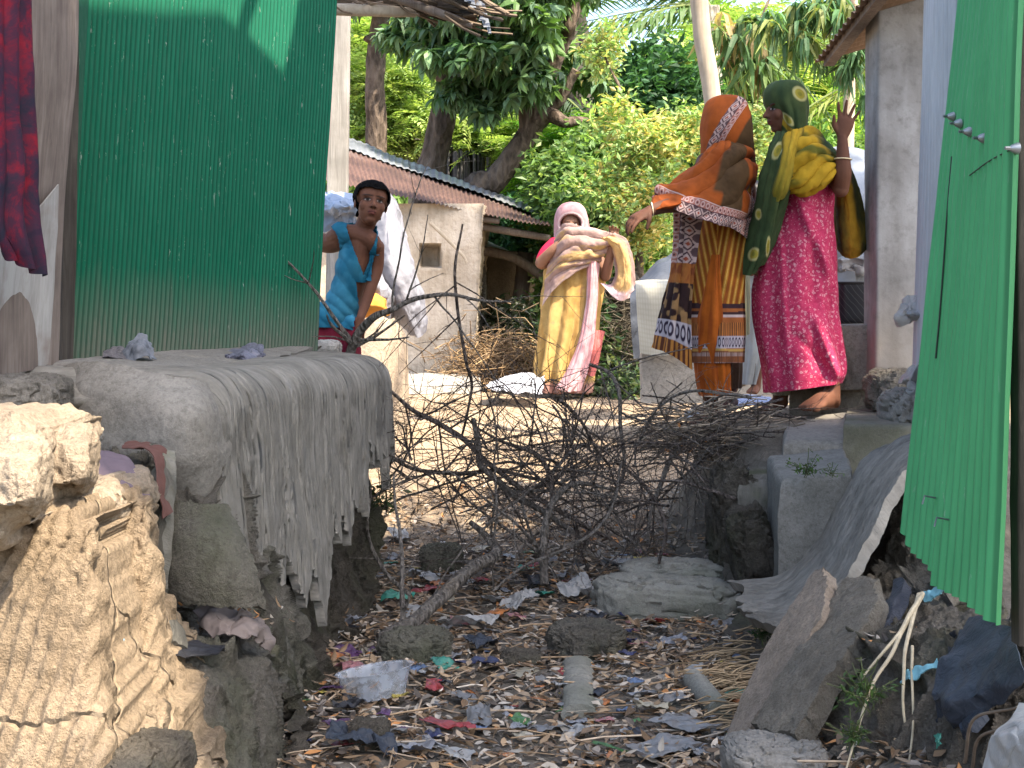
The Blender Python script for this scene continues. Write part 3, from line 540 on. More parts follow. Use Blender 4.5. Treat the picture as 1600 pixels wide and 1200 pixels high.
relief('mound', [[(1400, 745, 5.3), (1440, 740, 5.1), (1500, 740, 4.9)], [(1392, 800, 5.1), (1435, 790, 4.9), (1500, 790, 4.7)], [(1370, 860, 4.95), (1430, 850, 4.7), (1500, 850, 4.5)], [(1345, 920, 4.8), (1420, 905, 4.5), (1500, 900, 4.3)], [(1330, 980, 4.6), (1410, 960, 4.35), (1500, 950, 4.15)]], M['rubble'], rb, 160, 160, seed=37, a=(.07, .04, .02), ridge=.05, crev=.08)
for nm, px, py, d, w, h, dp, mt, kk in [('earth_clod', 1142, 820, 6.1, 60, 170, .3, 'dark_earth', dict(seed=47, amp=.3)), ('earth_clod', 1178, 870, 5.75, 60, 150, .3, 'dark_earth', dict(seed=46, amp=.3, rot=(0, -14, 0)))]:
    prock(nm, px, py, d, w, h, dp, M[mt], parent=rb, **kk)
def plank_slab(name, ctrl, th, mat, label, amp=.004, seed=1, nsc=9):
    rs = np.random.RandomState(seed); c = Wn(ctrl); e = cr(c, 60); jag = .012 * np.stack([vn(np.stack([np.linspace(0, 9, 60), np.zeros(60) + k, np.zeros(60)], -1), 1, seed) for k in (0, 7)], 1); dr = e[:, 1] - e[:, 0]; dr /= np.linalg.norm(dr, axis=1, keepdims=True); e = e + dr[:, None, :] * jag[..., None]; u = np.linspace(0, 1, 30)[None, :, None]; Gq = e[:, :1] * (1 - u) + e[:, 1:] * u; Gq = Gq + gnorm(Gq) * (amp * fbm(Gq, nsc, 4, seed) + .003 * fbm(Gq, 40, 3, seed))[..., None]; o = Bag().grid(Gq, th=th).build(name, mat); tag(o, label, 'plaster slab'); return o
plank_slab('fallen_slab', [[(1296, 908, 4.40), (1306, 904, 4.36)], [(1262, 955, 4.34), (1309, 940, 4.22)], [(1226, 1005, 4.26), (1300, 985, 4.10)], [(1198, 1065, 4.18), (1262, 1052, 4.04)], [(1172, 1125, 4.1), (1218, 1118, 3.98)], [(1153, 1180, 4.02), (1180, 1180, 3.92)]],
           .05, mud('brown_slab', (.16, .13, .10), (.25, .205, .16), (.34, .28, .22), 8, bump=.6), 'long brownish broken plaster slab leaning on the right bank, nearest the gully floor', seed=4)
plank_slab('fallen_slab', [[(1342, 932, 4.24), (1368, 926, 4.2)], [(1318, 960, 4.2), (1392, 948, 4.06)], [(1285, 1010, 4.12), (1372, 1000, 3.95)], [(1245, 1070, 4.02), (1330, 1065, 3.86)], [(1212, 1125, 3.94), (1290, 1125, 3.8)], [(1200, 1160, 3.88), (1262, 1178, 3.74)]],
           .06, M['rubble'], 'wide pitted grey plaster slab leaning behind the narrow brown one at the right', amp=.008, seed=8, nsc=16)
prock('stone', 1210, 1185, 3.75, 150, 60, .25, M['smooth_mud'], 'grey rounded stone at the foot of the leaning slabs, at the bottom edge', cat='stone', seed=52, amp=.1)
# ================================================================ corrugated sheets
def ribbed(name, bl, br, tr, tl, ribs, amp, mat, parent=None, label=None, cat='tin sheet', per=10, nz=24, th=.001, prof='sin', lean=0.0, warp=.004, bedge=None, seed=1, group=None):
    """sheet between four world corners with real corrugations running bottom to top"""
    bl, br, tr, tl = [np.array(tuple(p), float) for p in (bl, br, tr, tl)]; nu = ribs * per + 1
    u = np.linspace(0, 1, nu)[None, :, None]; v = np.linspace(0, 1, nz)[:, None, None]
    if bedge is not None:                                   # torn lower edge: u -> lift as part of height
        lift = np.interp(u[0, :, 0], [b[0] for b in bedge], [b[1] for b in bedge])[None, :, None]; v = lift + (1 - lift) * v
    Gq = (bl * (1 - u) + br * u) * (1 - v) + (tl * (1 - u) + tr * u) * v; N = np.cross(br - bl, tl - bl); N /= np.linalg.norm(N)
    ph = u[..., 0] * ribs * 2 * np.pi; w = np.sin(ph) if prof == 'sin' else np.tanh(2.2 * np.sin(ph))
    Gq = Gq + (w * amp)[..., None] * N + (warp * fbm(Gq, 1.3, 3, seed))[..., None] * N
    uv = np.stack([u[..., 0] * ribs + 0 * v[..., 0], v[..., 0] + 0 * u[..., 0]], -1)
    o = Bag().grid(Gq, th=th, uv=uv).build(name, mat, parent)
    if label: tag(o, label, cat, group)
    return o
def tin(name, c, rough=.42, dirt=(.23, .21, .18), dlo=None, dhi=None, scr=.5, metal=0.0, rib=True):
    g = G(name, rough, .45); s = g.sep(g.obj); n = g.noise(3, 5); st = g.noise(1, 5, .7, g.map(g.obj, (30, 30, 1.6)))
    col = g.mix(g.ramp(st, [(.35, .35), (.6, 0.0)]), c, tuple(x * .6 for x in c))
    col = g.mix(g.ramp(n, [(.45, 0.0), (.8, .25)]), col, tuple(min(1, x * 1.5 + .02) for x in c))
    f = g.noise(1, 6, .75, g.map(g.obj, (90, 90, 14)), .5); bl = g.noise(5, 3, .5)
    col = g.mix(g.ma('MULTIPLY', g.ramp(f, [(.62, 0.0), (.67, scr)]), g.ramp(bl, [(.42, 0.0), (.56, 1.0)])), col, (.42, .45, .40))
    if dlo is not None:
        k = g.ma('ADD', s[2], g.ma('MULTIPLY', g.ma('SUBTRACT', st, .5), .25)); d = g.ramp(g.ma('DIVIDE', k, dhi), [(0.0, .95), (.25, .75), (1.0, 0.0)]); d2 = g.ma('MULTIPLY', d, g.ramp(f, [(.3, .45), (.6, 1.0)]))
        col = g.mix(d2, col, dirt)
    gr = g.ma('SINE', g.ma('MULTIPLY', g.sep(g.uv)[0], 6.28318)); col = g.mix(g.ramp(gr, [(0.0, .55), (.35, .0)]), col, tuple(x * .35 for x in c)); g.b.inputs['Specular IOR Level'].default_value = .2  # painted rib contrast: groove side darkened to stand in for shade
    g.base(col); g.rough(g.ramp(f, [(.4, rough - .06), (.6, rough + .2)])); g.b.inputs['Metallic'].default_value = metal; g.bump(f, .12, .004); return g.m
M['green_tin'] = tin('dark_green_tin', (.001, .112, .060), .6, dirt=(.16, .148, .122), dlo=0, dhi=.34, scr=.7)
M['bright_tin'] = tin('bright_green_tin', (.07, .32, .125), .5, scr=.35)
M['pale_tin'] = tin('pale_tin', (.42, .44, .47), .5, metal=.2)
M['black_iron'] = G('black_iron', .6, .3).base((.02, .02, .022)).m
# ---- dark green wall of the left hut
bl, br = W(84, 592, 4.72), W(496, 556, 6.45); tl, tr = W(120, 0, 4.78), W(526, 0, 6.55)
ex = 1.85; tl2 = bl + (tl - bl) * ex; tr2 = br + (tr - br) * ex
wl = thing('tin_wall', ((bl + br) / 2), 'dark green ribbed tin wall of the left hut, splashed with grey mud along its foot', 'tin wall')
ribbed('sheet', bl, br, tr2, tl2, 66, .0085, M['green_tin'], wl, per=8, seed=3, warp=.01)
u_ = (br - bl).normalized(); n_ = Vector((u_.y, -u_.x, 0)).normalized()
b1 = Bag(); b1.grid(dense([[tuple(bl - u_ * .10 + n_ * .012 + Vector((0, 0, -.02))), tuple(bl + u_ * .05 + n_ * .016)], [tuple(tl2 - u_ * .11 + n_ * .012), tuple(tl2 + u_ * .03 + n_ * .016)]], 30, 6), th=.004)
b1.build('corner_strip', tin('green_strip', (.012, .10, .05), .5, scr=.8), wl)
# grey corner post at the far end of the wall
def pole(name, pts, rad, mat, label=None, cat='post', n=14, amp=.06, parent=None, seed=1, group=None, m=40, flat=1.0):
    P = cr(np.array([tuple(p) for p in pts]), m); r = cr(np.array(rad, float).reshape(-1, 1), m)[:, 0]
    r = r * (1 + amp * fbm(P, 5, 3, seed)); b = Bag().tube(P, r, n, flat=flat); o = b.build(name, mat, parent)
    V = vget(o); V += vnor(o) * (r.mean() * amp * fbm(V, 18, 3, seed))[:, None]; vset(o, V)
    if label: tag(o, label, cat, group)
    return o
def squarepost(name, px0, px1, y0, y1, d, dep, mat, label, cat='post', parent=None, amp=.006, rnd=.012, seed=1, lean=0):
    a = W(px0, y0, d); b_ = W(px1, y1, d); w = b_.x - a.x; cx = (a.x + b_.x) / 2; z = np.linspace(b_.z, a.z, 60); t = np.linspace(0, 2 * np.pi, 40, endpoint=False)
    pw = lambda v: np.sign(v) * np.abs(v) ** .12; Gq = np.zeros((60, 40, 3)); Gq[..., 0] = cx + pw(np.cos(t)) * w / 2 + lean * (z - z[0])[:, None]; Gq[..., 1] = d + dep / 2 + pw(np.sin(t)) * dep / 2; Gq[..., 2] = z[:, None]
    Gq = Gq + gnorm(Gq, True) * (amp * fbm(Gq, 5, 4, seed))[..., None]; uv = np.stack(np.meshgrid(t / 6.28, z), -1)
    o = Bag().grid(Gq, wrap=True, caps=True, uv=uv).build(name, mat, parent)
    if label: tag(o, label, cat)
    return o
squarepost('corner_post', 506, 538, -420, 640, 8.2, .1, M['gray_wood'], 'whitish grey square post at the far corner of the dark green wall', lean=.012)
# ---- timber wall at the far left
tb = thing('timber_wall', W(30, 600, 4.3), 'weathered brown timber wall with a grey tin foot at the far left', 'timber wall')
patch('board', [[(-260, -700, 3.6), (-100, -700, 3.9), (112, -700, 4.55)], [(-260, 0, 3.6), (-80, 0, 3.9), (110, 0, 4.5)], [(-260, 340, 3.6), (-90, 350, 3.9), (88, 300, 4.5)], [(-260, 620, 3.6), (-90, 600, 3.9), (76, 570, 4.5)]], M['old_wood'], tb, nv=50, nu=60, th=.03, amp=.008, nsc=3)
g = G('weathered_tin', .6, .35); n = g.noise(1, 6, .7, g.map(g.obj, (22, 22, 2.0))); n2 = g.noise(7, 5)
g.base(g.mix(g.ramp(n2, [(.5, 0.0), (.7, .7)]), g.ramp(n, [(.3, (.20, .19, .175)), (.6, (.36, .355, .34))]), (.16, .11, .085))); g.bump(n, .4, .006)
patch('tin_foot', [[(-260, 460, 3.5), (-80, 420, 3.8), (30, 350, 4.2), (88, 288, 4.4)], [(-260, 540, 3.5), (-80, 500, 3.8), (20, 460, 4.2), (84, 420, 4.4)], [(-260, 680, 3.5), (-80, 640, 3.8), (0, 612, 4.2), (74, 568, 4.4)]], g.m, tb, nv=40, nu=60, th=.004, amp=.012, nsc=4)
patch('dark_post', [[(84, -600, 4.6), (116, -600, 4.62)], [(92, 0, 4.6), (118, 0, 4.62)], [(70, 575, 4.55), (88, 575, 4.6)]], M['dark_wood'], tb, nv=40, nu=8, th=.06, amp=.004)
bb = Bag(); bb.box(W(95, 86, 4.5), (.045, .04, .08), Matrix.Rotation(R(5), 3, 'Y')); tag(bb.build('wood_cleat', M['gray_wood'], smooth=False), 'small grey wooden cleat nailed on the brown timber wall', 'cleat')
# batik cloth hanging there
g = G('batik', .8, .2); w_ = g.noise(6, 6, .7, dist=.7); v_ = g.vor(16, co=g.mix(.12, g.obj, g.noise(9, 3, out=1))); st = g.noise(22, 4, .6)
c_ = g.ramp(g.ma('ADD', g.ma('MULTIPLY', w_, .75), g.ma('MULTIPLY', st, .25)), [(.42, (.018, .016, .032)), (.50, (.05, .012, .03)), (.58, (.16, .007, .02)), (.72, (.26, .018, .032))])
c_ = g.mix(g.ramp(v_, [(.1, .7), (.2, 0.0)]), c_, (.02, .012, .03)); g.base(c_); g.bump(g.noise(30, 3), .3, .005); g.transl(.12)
patch('hanging_cloth', [[(-60, -90, 3.75), (0, -90, 3.8), (40, -90, 3.85), (56, -90, 3.9)], [(-60, 0, 3.75), (0, 0, 3.78), (26, 0, 3.83), (42, 0, 3.9)], [(-40, 130, 3.74), (5, 130, 3.76), (25, 130, 3.82), (48, 130, 3.88)],
                        [(-30, 260, 3.74), (10, 260, 3.76), (34, 260, 3.82), (55, 260, 3.88)], [(-20, 350, 3.74), (10, 355, 3.76), (36, 360, 3.82), (58, 350, 3.88)], [(10, 385, 3.78), (30, 412, 3.8), (50, 425, 3.84), (67, 432, 3.88)]],
      g.m, nv=140, nu=70, th=.003, amp=.004, disp=lambda u, v, P: .018 * np.sin(u * 17 + 2 * v) * (.4 + .6 * v) + .008 * fbm(P, 9, 3, 4))
tag(bpy.data.objects['hanging_cloth'], 'red and navy batik cloth hanging on the timber wall', 'hanging cloth')

# ---- bright green tin of the right hut
wr = thing('tin_wall', W(1540, 900, 3.0), 'bright green corrugated tin wall at the right edge of the view', 'tin wall')
A0, A1 = W(1412, 846, 3.75), W(1470, 912, 3.32); B0, B1 = W(1468, 914, 3.32), W(1566, 977, 2.80)
T0, T1, T2 = W(1504, 0, 3.95), W(1545, 0, 3.35), W(1604, 0, 2.80)
def up(a, b, k=1.6): return a + (b - a) * k
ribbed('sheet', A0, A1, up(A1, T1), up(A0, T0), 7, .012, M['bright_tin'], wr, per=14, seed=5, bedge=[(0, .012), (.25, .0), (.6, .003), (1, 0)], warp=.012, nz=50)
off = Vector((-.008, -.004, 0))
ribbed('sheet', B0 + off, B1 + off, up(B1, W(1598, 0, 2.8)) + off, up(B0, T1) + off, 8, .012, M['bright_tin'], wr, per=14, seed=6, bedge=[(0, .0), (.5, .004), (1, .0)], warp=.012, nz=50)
M['galv'] = G('galvanised_cap', .35, .5).base((.26, .28, .29)).m; M['galv'].node_tree.nodes['Principled BSDF'].inputs['Metallic'].default_value = .6
from mathutils.bvhtree import BVHTree
def hit(px, py, objs, back=.004):
    best = None; dr_ = W(px, py, 1.0).normalized()
    for o in objs:
        off_ = o.location + (o.parent.location if o.parent else Vector()); t_ = BVHTree.FromPolygons([v.co + off_ for v in o.data.vertices], [tuple(p.vertices) for p in o.data.polygons]); h = t_.ray_cast(Vector((0, 0, 0)), dr_)
        if h[0] is not None and (best is None or h[3] < best[1]): best = (h[0] - dr_ * back, h[3])
    return best[0] if best else None
GS = [o for o in wr.children]
def screwcap(px, py, d):
    c = hit(px, py, GS, .008) or W(px, py, d); t = thing('roofing_screw', c, 'x', 'screw', 'screws along the seam of the bright green wall')
    ax = Vector((-1, -.25, 0)).normalized(); b = Bag(); p0 = c + ax * .0; b.tube([p0, p0 + ax * .004, p0 + ax * .012, p0 + ax * .018], [.0115, .010, .0065, .002], 14); b.build('washer', M['galv'], t)
    b = Bag(); b.tube([p0 + ax * .014, p0 + ax * .026], [.004, .0035], 6); b.build('bolt_head', M['galv'], t); return t
for i, (x_, y_, d_) in enumerate([(1489, 182, 3.82), (1500, 193, 3.74), (1515, 206, 3.62), (1538, 216, 3.42), (1590, 232, 2.92)]):
    o = screwcap(x_, y_, d_); o['label'] = ['first', 'second', 'third', 'fourth', 'last and nearest'][i] + ' galvanised screw from the left on the bright green wall'
M['rope_dark'] = G('dark_wire', .7, .2).base((.03, .04, .03)).m
def wire(name, pts, r, mat, label, cat='wire', group=None, n=6, m=50, on=None):
    P = cr(np.array([tuple(W(*p)) for p in pts]), m)
    if on: P = cr(np.array([tuple(hit(p[0], p[1], on) or W(*p)) for p in pts]), m); return tag(Bag().tube(P, r, n).build(name, mat), label, cat, group)
wire('tie_wire', [(1515, 274, 3.60), (1545, 252, 3.35), (1575, 236, 3.05), (1588, 230, 2.93)], .0014, M['rope_dark'], 'thin dark wire slanting across the bright green wall to the nearest screw', on=GS)
wire('tie_wire', [(1487, 245, 3.78), (1480, 330, 3.77), (1470, 470, 3.75), (1462, 560, 3.75)], .002, M['rope_dark'], 'long black vertical wire down the left part of the bright green wall', on=GS)
for x_, y_, d_, l in ((1462, 778, 3.42, 'bent nail with bright shaft low on the bright green wall'), (1482, 812, 3.3, 'small bent nail below the bright one on the green wall')):
    p = hit(x_, y_, GS) or W(x_, y_, d_); tag(Bag().tube([p, p + Vector((-.028, -.012, .006)), p + Vector((-.034, -.016, -.012))], .0022, 6).build('nail', M['galv']), l, 'nail')
squarepost('dark_post', 1592, 1700, -600, 1010, 2.88, .05, M['dark_wood'], 'dark timber post behind the right edge of the bright green wall', lean=0)
# ---- right hut: concrete pillar, pale tin, low step blocks, roof
M['concrete'] = mud('weathered_plaster', (.20, .185, .168), (.29, .272, .25), (.37, .352, .33), 3, bump=.5)
g = G('stained_plaster', .9, .15); n1 = g.noise(3, 7, .65); n2 = g.noise(16, 6, .7); s = g.sep(g.obj); st = g.noise(1, 5, .6, g.map(g.obj, (9, 9, 1.2)))
c_ = g.ramp(g.ma('ADD', g.ma('MULTIPLY', n1, .6), g.ma('MULTIPLY', st, .4)), [(.33, (.15, .14, .13)), (.48, (.26, .248, .235)), (.62, (.36, .35, .34))]); c_ = g.mix(g.ramp(n2, [(.3, .5), (.5, 0.0)]), c_, (.12, .11, .10))
c_ = g.mix(g.ramp(s[2], [(.0, .7), (.45, 0.0)]), c_, (.27, .22, .165)); g.base(c_); g.bump(g.ma('ADD', n1, g.ma('MULTIPLY', n2, .4)), .5, .012); M['pillar'] = g.m
squarepost('plaster_pillar', 1368, 1447, -260, 592, 6.85, .26, M['pillar'], 'thick stained grey plaster pillar of the right hut', 'pillar', amp=.008, lean=0.006)
M['brownmud'] = mud('brown_plaster', (.16, .14, .115), (.235, .21, .175), (.30, .27, .228), 5, bump=.5)
pb = thing('step_block', W(1340, 640, 6.9), 'low brownish mud block beside the pink skirt, at the foot of the pillar', 'step block')
bb = Bag(); slab(bb, q((1302, 509, 7.02), (1372, 507, 7.02), (1372, 505, 7.4), (1302, 506, 7.4)), .28, .015, 13, .006); bb.build('upper_block', M['brownmud'], pb)
bb = Bag(); slab(bb, q((1234, 606, 7.12), (1366, 604, 7.12), (1370, 602, 7.5), (1236, 602, 7.5)), .13, .02, 17, .012); bb.build('lower_block', M['brownmud'], pb)
prock('rubble_heap', 1405, 612, 6.7, 90, 60, .4, M['rubble'], 'crumbled earth heap at the foot of the grey pillar', 'rubble', seed=61, amp=.25)
prock('rubble_heap', 1445, 640, 6.2, 120, 60, .5, M['smooth_mud'], 'smooth grey mud footing between the pillar and the bright green wall', 'mud footing', seed=62, amp=.1)
ribbed('pale_tin_sheet', W(1428, 640, 6.3), W(1500, 700, 4.6), up(W(1500, 700, 4.6), W(1496, 0, 4.6), 1.4), up(W(1428, 640, 6.3), W(1447, 0, 6.3), 1.4), 11, .012, M['pale_tin'], None, 'pale bluish white corrugated tin between the pillar and the bright green wall', warp=.006, seed=8)
pole('pipe', [W(1434, 640, 6.25), W(1448, 300, 6.2), W(1458, -60, 6.2)], [.017, .017, .017], G('white_pipe', .4, .4).base((.55, .56, .60)).m, 'slim whitish lilac pipe running up beside the pillar', 'pipe', amp=.0)
# brown roof edge of the right hut, above the pillar: it shades the women
g = G('rusty_soffit', .8, .2); n = g.noise(1, 5, .6, g.map(g.obj, (30, 3, 3))); g.base(g.ramp(n, [(.3, (.14, .09, .06)), (.7, (.25, .175, .12))])); g.bump(n, .4, .01); M['soffit'] = g.m
roofR = thing('tin_roof', W(1400, -40, 6.6), 'brown underside of the right hut roof jutting out over the pillar', 'roof')
ribbed('roof_sheet', Vector((1.50, 6.35, 1.39)), Vector((1.50, 7.6, 1.27)), Vector((3.4, 7.9, 1.85)), Vector((3.4, 6.35, 1.97)), 14, .01, M['soffit'], roofR, per=8)
b = Bag(); b.box((1.56, 6.97, 1.335), (.05, 1.2, .06), Matrix.Rotation(R(-5.3), 3, 'X')); b.build('eave_beam', M['old_wood'], roofR, smooth=False)
wire('cable', [(1322, 0, 6.9), (1345, 25, 6.9), (1372, 55, 6.8)], .006, M['black_iron'], 'thick black cable looping below the brown roof edge', 'cable')
wire('cable', [(1312, -10, 6.92), (1335, 45, 6.92), (1355, 62, 6.9), (1374, 73, 6.8)], .0035, M['black_iron'], 'thin black cable under the thick one by the brown roof edge', 'cable')
# plastic by the pillar
crumple('plastic_bag', [[(1405, 470, 6.3), (1420, 458, 6.25), (1445, 455, 6.2)], [(1399, 490, 6.2), (1420, 488, 6.05), (1448, 490, 6.1)], [(1402, 506, 6.25), (1418, 510, 6.15), (1442, 508, 6.2)]], M['milky_film'], 'torn clear plastic bag caught beside the pillar at mid height', 'plastic bag', amp=.03, nsc=14, seed=4)
crumple('plastic_bag', [[(1425, 565, 6.1), (1436, 556, 6.05), (1440, 552, 6.0)], [(1398, 595, 6.15), (1420, 590, 6.0), (1436, 590, 6.0)], [(1408, 612, 6.1), (1422, 628, 6.05), (1430, 640, 6.05)]], M['milky_film'], 'torn white plastic bag lying at the foot of the bright green wall', 'plastic bag', amp=.03, nsc=14, seed=9)
M['cyan'] = cloth('cyan_tag', (.28, .55, .66)); crumple('plastic_scrap', [[(1450, 332, 6.1), (1462, 334, 6.1)], [(1452, 348, 6.08), (1461, 346, 6.08)]], M['cyan'], 'tiny pale blue scrap stuck to the pipe, upper one', 'plastic scrap'); crumple('plastic_scrap', [[(1450, 376, 6.1), (1457, 374, 6.1)], [(1450, 388, 6.08), (1456, 388, 6.08)]], M['cyan'], 'tiny pale blue scrap stuck to the pipe, lower one', 'plastic scrap')
# things stored behind the women
bk = thing('basket', W(1336, 507, 7.6), 'black glossy basket standing on the mud block by the pillar', 'basket')
t = np.linspace(0, 2 * np.pi, 48, endpoint=False); rows = []
for y_, r_ in ((508, .105), (500, .118), (480, .122), (455, .124), (443, .122)):
    c = W(1336, y_, 7.55); rows.append(np.stack([c.x + r_ * np.sign(np.cos(t)) * np.abs(np.cos(t)) ** .5, c.y + r_ * np.sign(np.sin(t)) * np.abs(np.sin(t)) ** .5, c.z + 0 * t], -1))
g = G('black_mesh', .35, .5); v_ = g.wave(14, g.map(rot=(0, .7, .3)), 2); g.base(g.mix(g.ramp(v_, [(.93, 0.0), (.99, .25)]), (.012, .013, .018), (.2, .2, .2)))
Bag().grid(dense(rows, 24, 48), wrap=True, th=.004).build('body', g.m, bk); Bag().tube([tuple(p) for p in np.append(rows[-1], rows[-1][:1], 0)], .007, 8).build('rim', M['black_iron'], bk)
def tarp(name, ctrl, mat, label, cat='tarpaulin', amp=.03, nsc=4, seed=1, nv=60, nu=60, th=.004): return crumple(name, ctrl, mat, label, cat, amp=amp, nsc=nsc, seed=seed, nv=nv, nu=nu, th=th)
M['greytarp'] = cloth('grey_tarp', (.25, .28, .32), .4, .5); M['darktarp'] = cloth('dark_tarp', (.07, .08, .10), .5, .5)
tarp('tarpaulin', [[(1285, 232, 8.6), (1325, 230, 8.6), (1372, 238, 8.6), (1400, 250, 8.6)], [(1280, 300, 8.4), (1325, 300, 8.3), (1372, 300, 8.3), (1400, 300, 8.4)], [(1280, 380, 8.4), (1325, 390, 8.3), (1370, 400, 8.3), (1400, 400, 8.4)], [(1280, 440, 8.5), (1325, 450, 8.4), (1370, 450, 8.4), (1400, 450, 8.5)], [(1280, 600, 8.5), (1325, 600, 8.4), (1370, 600, 8.4), (1400, 600, 8.5)]], M['greytarp'], 'pale grey tarpaulin hung behind the woman in pink, beside the pillar')
for i, (ct, l) in enumerate(((((1312, 395), (1340, 385), (1358, 392), (1308, 430), (1335, 425), (1364, 432)), 'crumpled clear plastic bag on top of the black basket, left'), (((1335, 380), (1352, 376), (1366, 384), (1336, 440), (1350, 446), (1366, 440)), 'crumpled clear plastic bag between the basket and the pillar'))):
    crumple('plastic_bag', [[(x_, y_, 7.75) for x_, y_ in ct[:3]], [(x_, y_ / 2 + ct[0][1] / 2, 7.5) for x_, y_ in ct[3:]], [(x_, y_, 7.6) for x_, y_ in ct[3:]]], M['milky_film'], l, 'plastic bag', amp=.05, nsc=9, seed=i + 20)
# low mud wall with a towel, dark tarp behind it
lw = thing('mud_wall', W(1120, 607, 9.7), 'low pale mud wall behind the woman in orange', 'mud wall')
M['palewall'] = mud('pale_wall', (.25, .235, .205), (.32, .30, .265), (.39, .37, .33), 3, bump=.35)
bb = Bag(); slab(bb, q((1002, 452, 9.55), (1330, 450, 9.5), (1330, 448, 9.85), (1000, 450, 9.85)), .68, .03, 23, .012, n=40); bb.build('wall', M['palewall'], lw)
g = G('checked_towel', .9, .1); x_ = g.wave(7, g.map(g.uv, (1, 1, 1)), 0, 0, 'Y'); y_ = g.wave(5, g.map(g.uv, (1, 1, 1)), 0, 0, 'X')
g.base(g.mix(g.ramp(y_, [(.6, 0.0), (.8, .5)]), g.mix(g.ramp(x_, [(.5, 0.0), (.8, .35)]), (.36, .35, .30), (.28, .28, .23)), (.30, .29, .24))); g.bump(g.noise(40), .3, .004)
uvp = None
patch('towel', [[(994, 440, 9.75), (1025, 438, 9.75), (1062, 440, 9.75)], [(993, 447, 9.5), (1025, 446, 9.5), (1062, 447, 9.5)], [(996, 500, 9.47), (1028, 505, 9.47), (1062, 500, 9.47)], [(1000, 552, 9.46), (1030, 556, 9.46), (1062, 552, 9.46)]], g.m, None, nv=40, nu=40, th=.006, amp=.008, nsc=8)
tag(bpy.data.objects['towel'], 'pale checked towel hung over the low mud wall', 'towel')
tarp('tarpaulin', [[(992, 438, 10.6), (1030, 400, 10.6), (1080, 380, 10.6)], [(985, 470, 10.3), (1030, 440, 10.3), (1080, 430, 10.3)], [(990, 560, 10.3), (1030, 560, 10.3), (1080, 560, 10.3)]], M['darktarp'], 'dark grey tarpaulin slung behind the low wall and towel')
# ---- mud house with rusty roof
hs = thing('mud_house', W(620, 605, 13.6), 'low mud house with rusty corrugated roof behind the boy', 'house')
g = G('house_plaster', .95, .1); n1 = g.noise(1.6, 7, .65); st = g.noise(1, 5, .7, g.map(g.obj, (14, 14, .8))); n3 = g.noise(30, 5)
c_ = g.ramp(g.ma('ADD', g.ma('MULTIPLY', n1, .5), g.ma('MULTIPLY', st, .5)), [(.34, (.30, .25, .185)), (.5, (.43, .37, .295)), (.65, (.52, .46, .38))]); g.base(g.mix(g.ramp(n3, [(.3, .35), (.5, 0.0)]), c_, (.22, .18, .13))); g.bump(g.ma('ADD', st, n3), .5, .02); M['houseplaster'] = g.m
bb = Bag(); niche = True
# front wall as a grid with a recess for the niche
xa, xb_, ya, yb = 430, 738, 318, 612; d0 = 12.9
wu = np.linspace(0, 1, 120); wv = np.linspace(0, 1, 120); px = xa + (xb_ - xa) * wu[None, :] + (1 - wv[:, None]) * 18 * wu[None, :] ; py = ya + (yb - ya) * wv[:, None] + 0 * px
dp = d0 + .05 * fbm(np.stack([px / 60, py / 60, 0 * px], -1), 1, 3, 4) + .3 * (wv[:, None] < .0); nich = (sm(px, 655, 660) * sm(-px, -690, -685) * sm(py, 380, 386) * sm(-py, -420, -414)); dp = dp + .25 * nich
front = Wn(np.stack([px, py, dp], -1)); bb.grid(front); side = [[(738 + 18, 318, 12.9), (764, 345, 14.6)], [(738, 612, 12.9), (748, 600, 14.6)]]
bb.grid(dense(Wn([[(756, 318, 12.9), (768, 330, 15.5)], [(738, 612, 12.9), (744, 596, 15.5)]]), 60, 60) + .02 * vn(np.random.RandomState(1).rand(60, 60, 3), 1)[..., None]); bb.build('wall', M['houseplaster'], hs)
b = Bag(); b.box(W(430, 560, 12.9) + Vector((-.1, 1.5, .35)), (.2, 3.0, 1.6)); b.build('wall', M['houseplaster'], hs)
patch('plinth', [[(520, 596, 12.85), (640, 592, 12.8), (745, 590, 12.85)], [(520, 604, 12.3), (640, 602, 12.2), (750, 600, 12.3)], [(520, 625, 12.2), (640, 622, 12.1), (752, 620, 12.2)]], M['palewall'], hs, nv=20, nu=60, th=.05, amp=.03, nsc=4)
g = G('rusty_tin', .75, .3); n1 = g.noise(1.2, 6, .65); n2 = g.noise(7, 6, .7); n3 = g.noise(2.2, 4, dist=.5)
c_ = g.ramp(g.ma('ADD', g.ma('MULTIPLY', n1, .6), g.ma('MULTIPLY', n2, .4)), [(.36, (.035, .022, .02)), (.48, (.07, .042, .036)), (.58, (.12, .07, .056)), (.7, (.19, .12, .10))]); g.base(g.mix(g.ramp(n3, [(.6, 0.0), (.7, .5)]), c_, (.20, .175, .165))); g.bump(n2, .4, .01); M['rust'] = g.m
g = G('zinc_tin', .45, .5); n1 = g.noise(2, 6, .65); g.base(g.ramp(n1, [(.35, (.11, .12, .13)), (.6, (.26, .28, .31))])); g.b.inputs['Metallic'].default_value = .35; g.bump(n1, .3, .01); M['zinc'] = g.m
